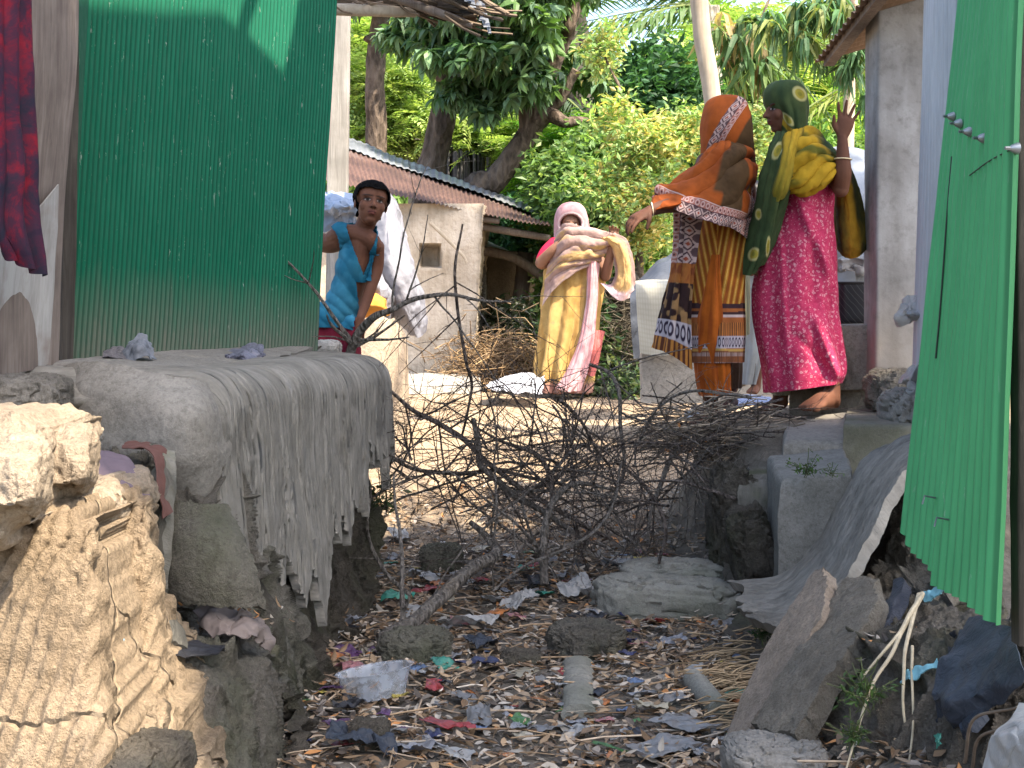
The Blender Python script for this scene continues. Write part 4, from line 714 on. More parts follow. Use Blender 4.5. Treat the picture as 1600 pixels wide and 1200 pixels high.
# roof: eave towards the camera, ridge behind and above
e0, e1 = W(440, 250, 12.3), W(858, 356, 13.2); r1, r0 = W(862, 345, 15.6), W(440, 186, 14.9)
e0 = W(470, 272, 12.4)
ribbed('roof_sheet', e0, e1, r1, r0, 56, .008, M['rust'], hs, per=8, nz=14, seed=11, warp=.04)
zo = Vector((0, 0, .05)); a, c2 = r0 + zo, r1 + zo
ribbed('ridge_sheet', r0 + (e0 - r0) * .20 + zo * .6, r1 + (e1 - r1) * .35 + zo * .6, r1 + zo * 1.2, r0 + zo * 1.2, 40, .006, M['zinc'], hs, per=6, nz=8, seed=12, warp=.04)
pole('rafter', [W(640, 335, 12.95), W(858, 372, 13.4)], [.04, .03], M['old_wood'], parent=hs); pole('rafter', [W(560, 320, 12.9), W(780, 345, 13.1)], [.03, .03], M['old_wood'], parent=hs)
pole('prop_stick', [W(672, 348, 12.6), W(700, 375, 12.6), W(722, 398, 12.6), W(729, 410, 12.6)], [.015, .015, .012, .012], M['pale_pole'], 'bent pale stick hanging from the eave of the rusty roof', 'stick', amp=.02)
# second little hut
h2 = thing('mud_hut', W(785, 590, 15), 'small shaded mud hut with a white sheeted porch roof behind the sari woman', 'hut')
patch('wall', [[(742, 392, 15.6), (800, 392, 15.5), (830, 400, 15.9)], [(742, 600, 15.6), (782, 600, 15.5), (800, 595, 15.9)]], M['brownmud'], h2, nv=30, nu=40, th=.1, amp=.03, nsc=3)
pole('post', [W(822, 395, 14.6), W(812, 480, 14.6), (W(800, 595, 14.6))], [.085, .08, .09], M['old_wood'], parent=h2, amp=.1); pole('post', [W(752, 400, 14.4), W(756, 480, 14.4), W(742, 596, 14.4)], [.035, .03, .04], M['rubble'], parent=h2, amp=.1)
patch('porch_roof', [[(745, 374, 15.8), (800, 398, 15.8), (850, 428, 15.8)], [(745, 385, 14.2), (790, 398, 14.2), (846, 425, 14.2)]], cloth('white_sheet', (.60, .60, .62), .3, .4), h2, nv=20, nu=40, th=.02, amp=.03, nsc=3)
b = Bag(); P = cr(np.array([tuple(W(*p)) for p in ((745, 390, 14.15), (800, 402, 14.15), (848, 432, 14.15))]), 60)
b.tube(P, .045, 8); b.build('eave_thatch', M['old_wood'], h2)
tarp('white_sheeting', [[(800, 452, 19), (850, 470, 19), (880, 490, 19)], [(800, 470, 18.6), (840, 490, 18.6), (872, 510, 18.6)], [(800, 500, 18.8), (830, 520, 18.8), (860, 525, 18.8)]], cloth('white_sheet2', (.45, .45, .47)), 'white sheet spread far behind the little mud hut', 'sheet', amp=.08, nsc=2)
tarp('white_sheeting', [[(765, 588, 11.6), (800, 580, 11.7), (850, 582, 11.7)], [(758, 598, 11.3), (800, 594, 11.25), (850, 596, 11.3)], [(775, 606, 11.1), (810, 606, 11.1), (846, 606, 11.1)]], cloth('white_sheet3', (.40, .41, .45)), 'white plastic sheet lying on the yard at the feet of the sari woman', 'sheet', amp=.04, nsc=7)
# clay mound behind the boy, sacks and bundle
block('clay_mound', [[(540, 505, 10.2), (570, 490, 10.1), (605, 492, 10.1), (626, 520, 10.2)], [(530, 560, 9.9), (565, 550, 9.8), (605, 550, 9.8), (632, 570, 10.0)], [(520, 610, 9.8), (560, 610, 9.7), (605, 610, 9.7), (634, 625, 9.9)], [(515, 700, 9.8), (560, 700, 9.7), (610, 700, 9.7), (636, 700, 9.9)]],
      M['clay_pale'], 'rounded sunlit clay post mound standing behind the boy', amp=.02, nsc=3, back=.5, nv=60, nu=50, cat='clay mound')
M['sack'] = (lambda g: (g.base(g.mix(g.ramp(g.wave(60, g.map(rot=(0, .3, 0)), 1, 1), [(.4, .3), (.7, 0.0)]), (.30, .30, .33), (.17, .20, .29))), g.bump(g.noise(12, 5), .6, .02), g.transl(.25), g.m)[-1])(G('woven_sack', .6, .3))
def sack(name, ctrl, label, mat=None, back=.45, seed=1, amp=.03, **k): return block(name, ctrl, mat or M['sack'], label, back=back, amp=amp, nsc=5, seed=seed, cat='sack', ridged=.035, nv=90, nu=80, **k)
sack('sack', [[(560, 300, 8.9), (600, 292, 8.8), (618, 304, 8.85), (630, 334, 9.0)], [(560, 380, 8.8), (600, 380, 8.6), (624, 380, 8.65), (642, 388, 8.9)], [(570, 440, 8.75), (610, 440, 8.55), (645, 440, 8.6), (662, 452, 8.8)], [(610, 500, 8.8), (632, 495, 8.6), (655, 490, 8.65), (670, 500, 8.85)], [(622, 520, 8.9), (640, 530, 8.75), (658, 530, 8.75), (672, 524, 8.9)]], 'tall white woven plastic sack slumped behind the boy, foot towards the house', seed=5)
sack('sack', [[(545, 400, 8.6), (570, 385, 8.5), (590, 395, 8.5), (602, 420, 8.6)], [(535, 450, 8.4), (570, 440, 8.3), (600, 440, 8.3), (618, 460, 8.5)], [(540, 500, 8.5), (570, 490, 8.35), (600, 490, 8.35), (615, 500, 8.5)]], 'smaller white woven sack directly behind the boy in the blue vest', seed=6)
sack('bundle', [[(548, 470, 8.35), (575, 455, 8.3), (600, 465, 8.3), (608, 480, 8.4)], [(545, 485, 8.25), (575, 478, 8.2), (600, 482, 8.2), (612, 492, 8.3)], [(550, 505, 8.35), (575, 500, 8.3), (600, 500, 8.3), (608, 500, 8.35)]], 'orange cloth bundle below the white sacks behind the boy', mat=cloth('orange_cloth', (.62, .27, .05), .4), seed=7, back=.2)
crumple('plastic_bag', [[(480, 296, 7.9), (515, 294, 7.8), (560, 300, 7.9)], [(484, 325, 7.7), (525, 320, 7.55), (565, 325, 7.7)], [(490, 362, 7.8), (525, 360, 7.7), (560, 352, 7.8)]], cloth('blue_white_film', (.26, .32, .42), .6, .4), 'blue and white crumpled plastic behind the boy, against the corner post', 'plastic bag', amp=.035, nsc=12, seed=31)
prock('rounded_stone', 512, 548, 6.7, 40, 32, .15, M['palewall'], 'white rounded lump at the end of the dark green wall by the boy', 'stone', seed=71, amp=.08)
# ---- thatched eave at the top centre
ev = thing('thatched_eave', W(640, 0, 6.8), 'ragged thatch and tin eave jutting from the left hut at the top', 'roof eave')
g = G('thatch', .9, .1); n = g.noise(1, 6, .7, g.map(g.obj, (8, 8, 60))); g.base(g.ramp(n, [(.3, (.05, .038, .028)), (.55, (.17, .13, .095)), (.7, (.30, .24, .18))])); g.bump(n, .8, .02)
patch('thatch', [[(500, -60, 7.4), (620, -60, 7.3), (740, -60, 7.2)], [(500, -20, 7.2), (630, -15, 7.1), (748, 0, 7.0)], [(520, 6, 7.0), (640, 10, 6.9), (742, 44, 6.85)]], g.m, ev, nv=40, nu=60, th=.05, amp=.03, nsc=9)
rs = np.random.RandomState(3); b = Bag()
for i in range(150):
    x0 = rs.uniform(505, 735); d_ = rs.uniform(6.7, 7.2); y0 = rs.uniform(-40, 8 + 34 * sm(x0, 600, 735)); l = rs.uniform(20, 90)
    p0 = W(x0, y0, d_); an = rs.normal(.28, .25); p1 = W(x0 + l * math.cos(an), y0 + l * math.sin(an) * .8, d_ + rs.uniform(-.1, .1)); mid = (p0 + p1) / 2 + Vector((0, 0, -.01)); b.tube([p0, mid, p1], rs.uniform(.002, .009), 5, col=np.array([.16, .12, .085]) * rs.uniform(.4, 1.6))
b.build('thatch_stalks', M['straw'], ev)
pole('eave_pole', [W(500, 14, 6.9), W(600, 17, 6.9), W(650, 20, 6.9)], [.028, .026, .02], M['pale_pole'], parent=ev); pole('eave_pole', [W(600, -10, 6.85), W(690, 22, 6.8), W(738, 40, 6.8)], [.02, .02, .015], M['old_wood'], parent=ev)
ribbed('tin_edge', W(700, -40, 6.6), W(768, 52, 6.9), W(742, -60, 7.5), W(690, -90, 7.5), 9, .012, M['zinc'], ev, per=8, nz=10)
wire('dry_stem', [(588, -5, 6.8), (587, 20, 6.8), (586, 34, 6.8)], .003, M['pale_twig'], 'pale stem dangling from the thatched eave', 'stem')
# ---- poles and ropes
pole('timber_pole', [W(1062, -260, 9.0), W(1092, 0, 9.0), W(1098, 60, 9.0), W(1110, 130, 9.0), W(1124, 240, 9.0), W(1140, 400, 9.0), W(1150, 604, 9.0)], [.055, .054, .054, .052, .052, .055, .06], M['pale_pole'], 'thick smooth leaning pole behind the head of the woman in orange', 'pole', n=20)
pole('timber_pole', [W(1334, -100, 11.5), W(1329, 60, 11.5), W(1327, 150, 11.5), W(1325, 240, 11.5), W(1322, 570, 11.5)], [.045, .045, .045, .045, .05], M['pale_pole'], 'straight pale pole behind the raised hand of the woman in pink', 'pole', n=16)
RP = G('pale_rope', .8, .2).base((.55, .55, .53)).m; GR = G('green_rope', .7, .2).base((.08, .30, .20)).m; DR = G('dark_rope', .8, .2).base((.05, .06, .04)).m
for pts, r_, mt, l in [(((640, 290, 16.5), (780, 268, 15), (900, 240, 13.5), (1000, 190, 11), (1090, 158, 9.1)), .0055, RP, 'pale rope rising from the rusty roof to the leaning pole'),
    (((860, 320, 14), (930, 300, 12), (990, 265, 10.5), (1040, 230, 10), (1120, 165, 9.4), (1240, 90, 9.2)), .0040, RP, 'pale rope slanting behind the head of the woman in orange'),
    (((1100, 150, 9.4), (1180, 115, 9.3), (1260, 75, 9.3)), .0035, RP, 'upper pale rope between the two women and the sky'), (((1150, 200, 9.6), (1220, 130, 9.5), (1300, 90, 9.5)), .0030, RP, 'short pale rope just above the green scarf'),
    (((980, 160, 10), (1040, 163, 9.6), (1095, 152, 9.2)), .0030, RP, 'sagging pale rope left of the leaning pole'), (((960, 376, 12), (1010, 384, 11), (1080, 384, 10)), .0025, RP, 'thin pale line crossing the bush under the outstretched hand'),
    (((800, 402, 14), (880, 432, 13), (960, 433, 12)), .0025, GR, 'thin green cord behind the sari woman at shoulder height'), (((780, 500, 14), (870, 497, 13.8), (960, 500, 13)), .0020, GR, 'thin green cord behind the sari woman at waist height'),
    (((1138, -60, 8.5), (1139, 60, 8.5), (1140, 148, 8.5)), .0018, DR, 'dark cord hanging straight down above the orange scarf'), (((1238, -60, 8.6), (1205, 50, 8.6), (1175, 110, 8.6), (1153, 150, 8.6)), .0018, DR, 'dark stem slanting down to the orange scarf'),
    (((1390, 30, 10), (1340, 75, 10), (1300, 110, 10), (1262, 150, 10)), .0020, DR, 'thin dark vine crossing above the raised hand'), (((960, 230, 12), (1010, 245, 11.5), (1060, 262, 11)), .0020, RP, 'thin pale line over the yellow bush')]:
    wire('rope', pts, r_, mt, l, 'rope', 'ropes and cords strung across the yard')
# ================================================================ foliage
def rotm(n, rs, tilt=1.0):
    """random rotations: any heading, tilt about a horizontal axis"""
    a = rs.uniform(0, 2 * np.pi, n); t = rs.normal(0, tilt, n); b = rs.uniform(0, 2 * np.pi, n)
    def rz(a): c, s = np.cos(a), np.sin(a); o = np.zeros_like(a); i = o + 1; return np.stack([np.stack([c, -s, o], -1), np.stack([s, c, o], -1), np.stack([o, o, i], -1)], -2)
    def rx(a): c, s = np.cos(a), np.sin(a); o = np.zeros_like(a); i = o + 1; return np.stack([np.stack([i, o, o], -1), np.stack([o, c, -s], -1), np.stack([o, s, c], -1)], -2)
    return rz(b) @ rx(t) @ rz(a)
def leaf(L, w, droop=.3, fold=.25):
    """one pointed leaf along +x, folded on its midrib: 8 verts 4 quads-ish"""
    x = np.array([0, .3, .65, 1.0]) * L; z = -droop * L * (np.array([0, .3, .65, 1.0]) ** 2); hw = np.array([.04, .5, .42, .02]) * w; V = []
    for i in range(4):
        for s in (-1, 0, 1): V.append((x[i], s * hw[i], z[i] + abs(s) * fold * hw[i]))
    Fc = []
    for i in range(3):
        for j in range(2): a = i * 3 + j; Fc.append((a, a + 1, a + 4, a + 3))
    return np.array(V), np.array(Fc)
def qleaf(L, w, droop=.2):
    V = np.array([(0, 0, 0), (L * .5, w / 2, -droop * L * .25 + .1 * w), (L, 0, -droop * L), (L * .5, -w / 2, -droop * L * .25 + .1 * w)]); return V, np.array([(0, 1, 2, 3)])
def join(parts):
    V = []; Fc = []; S = []; n = 0
    for (v, f, s) in parts: V.append(v); Fc.append(f + n); S.append(np.full(len(v), s)); n += len(v)
    return np.concatenate(V), np.concatenate(Fc), np.concatenate(S)
def t_whorl(k=7, L=.13, w=.05, droop=.5, seed=0, simple=False):
    rs = np.random.RandomState(seed); P = []
    for i in range(k):
        v, f = (qleaf if simple else leaf)(L * rs.uniform(.75, 1.15), w * rs.uniform(.8, 1.1), droop * rs.uniform(.6, 1.5)); a = i * 2 * np.pi / k + rs.uniform(-.4, .4); e = rs.uniform(-.9, .35)
        ca, sa, ce, se = np.cos(a), np.sin(a), np.cos(e), np.sin(e); Rm = np.array([[ca, -sa, 0], [sa, ca, 0], [0, 0, 1]]) @ np.array([[ce, 0, -se], [0, 1, 0], [se, 0, ce]]); P.append((v @ Rm.T, f, rs.uniform(.7, 1.3)))
    return join(P)
def t_pinna(L=.32, n=9, l=.055, w=.02, seed=0):
    rs = np.random.RandomState(seed); P = []
    for i in range(n):
        x = L * (i + 1) / n; z = -.25 * L * (x / L) ** 2
        for s in (-1, 1):
            v, f = qleaf(l * (1 - .4 * abs(i / n - .4)), w, .2); a = s * rs.uniform(.9, 1.2); c, sn = np.cos(a), np.sin(a); P.append((v @ np.array([[c, -sn, 0], [sn, c, 0], [0, 0, 1]]).T + np.array([x, 0, z]), f, rs.uniform(.8, 1.2)))
    return join(P)
def t_spray(n=12, L=.05, w=.022, rad=.12, seed=0):
    rs = np.random.RandomState(seed); P = []
    for i in range(n):
        v, f = qleaf(L * rs.uniform(.7, 1.2), w, .3); Rm = rotm(1, rs, 1.0)[0]; P.append((v @ Rm.T + rs.normal(0, rad * .5, 3), f, rs.uniform(.7, 1.3)))
    return join(P)
def t_frond(L=1.8, n=34, l=.42, w=.03, droop=.5, seed=0):
    """feather palm leaf along +x"""
    rs = np.random.RandomState(seed); P = []
    for i in range(n):
        t = (i + 1) / n; x = L * t; z = -droop * L * t * t
        for s in (-1, 1):
            v, f = qleaf(l * (np.sin(np.pi * (t * .85 + .12)) ** .6) * rs.uniform(.85, 1.1), w, .55); a = s * (1.15 - .5 * t + rs.normal(0, .08)); c, sn = np.cos(a), np.sin(a)
            P.append((v @ np.array([[c, -sn, 0], [sn, c, 0], [0, 0, 1]]).T + np.array([x, 0, z]), f, rs.uniform(.75, 1.25)))
    return join(P)
def inst(bag, tpl, pos, rot, scale, col, var=.25, seed=0):
    V, Fc, S = tpl; n = len(pos); k = len(V); rs = np.random.RandomState(seed)
    A = np.einsum('nij,kj->nki', rot, V) * np.asarray(scale).reshape(-1, 1, 1) + np.asarray(pos)[:, None, :]
    c = np.broadcast_to(np.asarray(col, float), (n, 3)); cc = c[:, None, :] * S[None, :, None] * (1 + var * rs.uniform(-1, 1, (n, 1, 1)))
    ff = (Fc[None] + (np.arange(n) * k)[:, None, None]).reshape(-1, 4); bag.add(A.reshape(-1, 3), ff, col=cc.reshape(-1, 3))
def blobpts(blobs, n, rs, shell=.55, clump=.35):
    """points gathered in sub clumps through ellipsoids (px,py,d,w,h,depth)"""
    w = np.array([b[3] * b[4] * b[2] ** 2 for b in blobs], float); w /= w.sum(); out = []
    for b, k in zip(blobs, (w * n).astype(int) + 1):
        c = np.array(W(b[0], b[1], b[2])); r = np.array([b[3] / 2 * b[2] / F, b[5] / 2, b[4] / 2 * b[2] / F]); nc = max(3, k // 26)
        d = rs.normal(size=(nc, 3)); d /= np.linalg.norm(d, axis=1, keepdims=True); cc = d * (rs.uniform(shell, 1, (nc, 1)))
        i = rs.randint(0, nc, k); out.append(c + (cc[i] + rs.normal(0, clump * .5, (k, 3))) * r)
    return np.concatenate(out)
def crown(name, blobs, n, tpl, col, mat=None, parent=None, seed=1, sc=(.7, 1.3), tilt=.7, clump=.35, var=.25, cols=None, shell=.5, extra=None):
    rs = np.random.RandomState(seed); P = blobpts(blobs, n, rs, shell, clump); b = Bag(); tp = tpl if isinstance(tpl, list) else [tpl]
    base = np.array(col) if cols is None else np.array(cols)[rs.randint(0, len(cols), len(P))]
    lum = 1 + .45 * fbm(P, 1.1, 3, seed)[:, None]; base = np.broadcast_to(base, (len(P), 3)) * lum
    for q_, t in enumerate(tp):
        s = slice(q_, None, len(tp)); m = len(P[s]); inst(b, t, P[s], rotm(m, rs, tilt), rs.uniform(*sc, m), base[s], var, seed + q_)
    if extra: extra(b, rs)
    return b.build(name, mat or M['leaf'], parent, smooth=False)
def limbs(name, lines, mat, parent=None, n=12, amp=.1, seed=1):
    b = Bag()
    for pts, rad in lines:
        P = cr(np.array([tuple(W(*p)) for p in pts]), 36); r = cr(np.array(rad, float).reshape(-1, 1), 36)[:, 0] * (1 + amp * fbm(P, 3, 3, seed)); b.tube(P, r, n)
    o = b.build(name, mat, parent); V = vget(o); V += vnor(o) * (.02 * fbm(V, 9, 4, seed))[:, None]; vset(o, V); return o
T_WH = [t_whorl(8, .155, .06, .5, 1), t_whorl(7, .14, .055, .8, 2)]
T_PI = [t_pinna(.42, 9, .09, .035, seed=1), t_pinna(.36, 8, .08, .034, seed=2)]
T_SP = [t_spray(14, .07, .034, .14, 1), t_spray(12, .06, .03, .13, 2)]
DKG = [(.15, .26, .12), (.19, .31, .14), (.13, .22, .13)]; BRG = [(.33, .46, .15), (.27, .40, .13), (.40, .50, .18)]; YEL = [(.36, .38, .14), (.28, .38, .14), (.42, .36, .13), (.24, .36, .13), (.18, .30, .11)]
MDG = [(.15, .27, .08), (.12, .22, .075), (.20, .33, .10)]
def tree(name, base, label, cat, blobs, n, tpl, cols, lines=None, seed=1, group=None, mat='bark', **k):
    t = thing(name, W(*base), label, cat, group)
    if lines: limbs('trunk', lines, M[mat], t, seed=seed)
    if blobs: crown('crown', blobs, n, tpl, None, None, t, seed, cols=cols, **k)
    return t
# mature trees behind the rusty roof
tree('broadleaf_tree', (640, 300, 16), 'thick leaning tree trunk rising behind the ridge of the rusty roof, dark broad leaves', 'tree', [(720, 40, 15.2, 150, 110, 1.6), (790, 100, 15.0, 170, 120, 1.6), (715, 115, 15.0, 110, 80, 1.2), (770, 175, 15.1, 90, 40, .8), (640, 50, 15.6, 90, 60, 1), (720, 165, 15, 60, 30, .6)], 850, T_WH, DKG + [(.06, .14, .05)],
     [(((690, 620, 16), (668, 330, 16), (680, 240, 16), (700, 150, 16), (725, 70, 16), (745, -40, 16), (760, -160, 16)), (.24, .17, .15, .13, .11, .09, .07)), (((702, 150, 16), (680, 90, 15.8), (650, 30, 15.6), (620, -40, 15.4)), (.09, .07, .05, .03)), (((728, 70, 16), (780, 40, 15.6), (820, 10, 15.4)), (.07, .05, .03))], seed=3, tilt=.45, clump=.4)
tree('broadleaf_tree', (745, 300, 15.4), 'forked mossy tree leaning right over the rusty roof, middle of the view', 'tree', [(850, 30, 14.6, 150, 90, 1.6), (905, 105, 15.8, 100, 60, 1.0), (830, -30, 14.8, 220, 110, 1.6), (760, -30, 15, 160, 90, 1.2), (850, 130, 15.9, 50, 30, .8)], 700, T_WH, DKG + [(.07, .15, .04), (.09, .17, .05)],
     [(((700, 640, 15.4), (735, 320, 15.4), (770, 285, 15.4), (808, 235, 15.4), (835, 195, 15.4)), (.18, .14, .125, .12, .115)), (((826, 205, 15.4), (824, 160, 15.4), (826, 110, 15.4), (835, 60, 15.3), (820, -20, 15.2)), (.10, .09, .08, .07, .05)),
      (((835, 195, 15.4), (858, 180, 15.3), (885, 192, 15.2), (908, 188, 15.2), (935, 195, 15.2)), (.10, .08, .055, .045, .03)), (((838, 190, 15.4), (848, 160, 15.4), (858, 120, 15.4), (885, 60, 15.3), (893, 30, 15.2), (930, -60, 15.2)), (.11, .10, .08, .07, .06, .04)), (((850, 178, 15.4), (875, 155, 15.3), (900, 110, 15.2)), (.08, .06, .04))], seed=5, tilt=.45, clump=.4)
tree('tree', (588, 250, 17), 'straight dark tree trunk with a knobby stub behind the rusty roof, leftmost', 'tree', [(560, -60, 17, 260, 160, 2)], 500, T_WH, DKG,
     [(((588, 640, 17), (588, 240, 17), (586, 150, 17), (590, 60, 17), (600, 0, 17), (610, -100, 17)), (.14, .12, .11, .105, .10, .08)), (((588, 68, 17), (576, 62, 16.9), (571, 58, 16.9)), (.05, .05, .045))], seed=7)
tree('tree', (905, 210, 21), 'pair of dark forked trunks in the shade behind the mossy tree', 'tree', [(870, -70, 21, 160, 110, 2)], 300, T_SP, DKG, [(((915, 620, 21), (912, 200, 21), (900, 150, 21), (890, 60, 21), (870, -60, 21)), (.2, .19, .16, .13, .1)), (((960, 300, 22), (945, 200, 22), (925, 120, 22), (905, 30, 22), (900, -60, 22)), (.16, .15, .13, .1, .08))], seed=9, mat='dark_wood')
# light green feathery trees
def twl(seed, x0, y0, d, k, spread=70, r0=.035):
    rs = np.random.RandomState(seed); L = []
    for i in range(k):
        x, y = x0, y0; pts = [(x, y, d)]; a = rs.uniform(-2.6, -.5)
        for j in range(4): x += math.cos(a) * spread * .35; y += math.sin(a) * spread * .3; a += rs.normal(0, .5); pts.append((x, y, d + rs.uniform(-.2, .2)))
        L.append((pts, (r0, r0 * .8, r0 * .6, r0 * .4, r0 * .2)))
    return L
M['palebark'] = bark('pale_bark', (.20, .18, .15), (.36, .33, .28), 9)
tree('feathery_tree', (640, 260, 18.5), 'light green feathery leaved tree between the two left trunks', 'tree', [(630, 130, 18.3, 150, 90, 1.4), (560, 150, 18.5, 90, 160, 1.4), (640, 190, 18.3, 130, 70, 1.2), (600, 215, 18.3, 190, 60, 1.2), (560, 70, 19, 90, 90, 1)], 1500, T_PI, BRG, twl(4, 640, 265, 18.4, 7, 90) + [(((640, 620, 18.4), (645, 265, 18.4)), (.07, .05))], seed=11, mat='palebark', tilt=.5, clump=.5, shell=.3)
tree('feathery_tree', (750, 250, 18), 'light green feathery sapling in the gap between the leaning trunks', 'tree', [(770, 215, 17.6, 130, 60, 1.2), (740, 195, 17.8, 90, 60, 1.2), (850, 232, 17, 90, 40, 1)], 800, T_PI, BRG, twl(8, 745, 265, 17.8, 6, 80, .03) + [(((745, 620, 17.8), (745, 265, 17.8)), (.05, .04))], seed=13, mat='palebark', tilt=.5, clump=.5, shell=.3)
tree('feathery_tree', (860, 330, 14), 'bright green feathery shrub beside the end of the rusty roof', 'shrub', [(860, 285, 17, 100, 50, .8), (900, 310, 17, 80, 40, .8), (930, 212, 16.6, 110, 45, 1), (880, 210, 17, 90, 40, .8)], 700, T_PI, [(.20, .42, .04), (.15, .36, .05), (.25, .45, .06)], [(((875, 600, 17), (870, 400, 17), (865, 300, 17)), (.03, .025, .012)), (((868, 340, 17), (900, 260, 16.8), (930, 215, 16.6)), (.02, .015, .01))], seed=15, mat='palebark', tilt=.4, clump=.5)
# dark lower foliage and big green bushes of the middle distance
tree('leafy_bush', (850, 470, 16.5), 'dark green bush between the little mud hut and the sari woman', 'bush', [(830, 380, 16.3, 130, 90, 1.2), (800, 350, 16.5, 110, 60, 1), (870, 400, 16.4, 90, 160, 1.2), (825, 440, 16.6, 90, 60, 1)], 1500, T_SP, [(.06, .16, .07), (.08, .21, .08), (.05, .13, .06)], [(((850, 610, 16.5), (848, 400, 16.5)), (.05, .03))], seed=17, sc=(1, 1.7))
tree('leafy_bush', (970, 480, 14.6), 'big mixed green bush behind the outstretched hand, right of the sari woman', 'bush', [(950, 330, 14.4, 170, 140, 1.6), (960, 260, 14.8, 150, 110, 1.4), (930, 430, 14.4, 110, 130, 1.2), (1010, 390, 14.4, 110, 120, 1.2), (890, 290, 14.9, 90, 80, 1)], 3600, T_SP, MDG + [(.16, .26, .07), (.20, .28, .10)], [(((960, 610, 14.6), (965, 400, 14.6), (950, 280, 14.6)), (.06, .04, .02))], seed=19, sc=(1, 1.8))
tree('yellow_bush', (1010, 420, 13), 'yellowing small leaved tree arching behind the scarf of the woman in orange', 'bush', [(1010, 240, 12.8, 150, 60, .9), (1000, 300, 12.8, 130, 90, .9), (1060, 210, 12.9, 110, 80, .8), (960, 190, 12.9, 90, 40, .7), (940, 90, 13.2, 60, 70, .8), (1180, 200, 13, 40, 120, .6), (990, 350, 12.8, 90, 60, .8)], 800, T_SP, YEL, [(((1000, 610, 13), (1000, 420, 13), (985, 260, 13), (975, 160, 13), (955, 110, 13), (930, 60, 13)), (.04, .035, .022, .014, .01, .006)), (((985, 260, 13), (1010, 200, 12.9), (1030, 170, 12.9)), (.012, .008, .005)), (((992, 330, 13), (1040, 250, 12.9), (1075, 215, 12.9)), (.014, .01, .005))], seed=21, sc=(.7, 1.2), clump=.6, shell=.2)
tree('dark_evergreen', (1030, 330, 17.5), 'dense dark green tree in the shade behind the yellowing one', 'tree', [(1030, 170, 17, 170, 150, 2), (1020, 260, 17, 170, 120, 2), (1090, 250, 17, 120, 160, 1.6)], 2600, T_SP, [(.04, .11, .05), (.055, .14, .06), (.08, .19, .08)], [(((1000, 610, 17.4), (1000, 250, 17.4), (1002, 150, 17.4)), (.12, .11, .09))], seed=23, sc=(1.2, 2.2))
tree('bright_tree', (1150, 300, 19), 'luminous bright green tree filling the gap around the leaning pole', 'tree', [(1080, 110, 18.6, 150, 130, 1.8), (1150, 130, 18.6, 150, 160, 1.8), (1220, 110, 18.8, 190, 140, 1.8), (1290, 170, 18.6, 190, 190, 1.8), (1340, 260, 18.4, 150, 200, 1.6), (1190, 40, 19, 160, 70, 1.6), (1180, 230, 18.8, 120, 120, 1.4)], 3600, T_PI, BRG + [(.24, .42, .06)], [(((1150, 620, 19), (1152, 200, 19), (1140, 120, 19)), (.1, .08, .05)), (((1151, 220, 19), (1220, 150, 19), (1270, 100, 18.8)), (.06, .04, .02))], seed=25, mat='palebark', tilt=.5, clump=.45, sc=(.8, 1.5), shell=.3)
tree('leafy_bush', (1280, 420, 15.5), 'mid green bush behind the raised forearm and the straight pale pole', 'bush', [(1290, 280, 15.5, 160, 130, 1.4), (1200, 330, 15.8, 120, 150, 1.2), (1350, 330, 15.5, 100, 180, 1.2)], 1700, T_SP, MDG + [(.16, .30, .06)], None, seed=27, sc=(1, 1.9))
# overhanging broad leaf boughs near the top right
def hang(b, rs):
    pass
T_HG = [t_whorl(6, .17, .045, 1.1, 5), t_whorl(5, .15, .042, 1.3, 6)]
tree('overhanging_bough', (1300, 40, 10.5), 'drooping leafy bough hanging in front of the straight pale pole at the top right', 'bough', [(1290, 20, 10.3, 150, 90, .9), (1340, 60, 10.3, 80, 110, .8), (1240, 10, 10.5, 120, 60, .8), (1315, 95, 10.3, 60, 50, .6), (1265, 60, 10.4, 80, 50, .6), (1360, 150, 10.4, 40, 90, .5)], 170, T_HG, [(.07, .15, .07), (.09, .19, .08), (.12, .22, .09), (.20, .24, .08)], [(((1480, -160, 10.6), (1380, -60, 10.5), (1320, 10, 10.4), (1290, 60, 10.3)), (.06, .04, .02, .008)), (((1350, -30, 10.5), (1262, 0, 10.4), (1230, 30, 10.4)), (.02, .012, .006)), (((1330, 0, 10.4), (1350, 60, 10.3), (1358, 130, 10.4)), (.014, .01, .005))], seed=29, tilt=.3, clump=.5, shell=.2, sc=(.5, .9))
tree('overhanging_bough', (1180, 20, 12), 'thin bough with sparse leaves hanging between the leaning pole and the green scarf', 'bough', [(1180, 40, 11.8, 120, 60, .8), (1160, 90, 11.8, 50, 50, .6), (1200, 80, 11.8, 60, 60, .6)], 70, T_HG, [(.08, .16, .07), (.14, .22, .08), (.28, .22, .12)], [(((1250, -120, 12), (1210, -20, 11.9), (1180, 50, 11.8), (1160, 110, 11.8)), (.02, .012, .007, .004))], seed=31, tilt=.3, clump=.6, shell=.2)
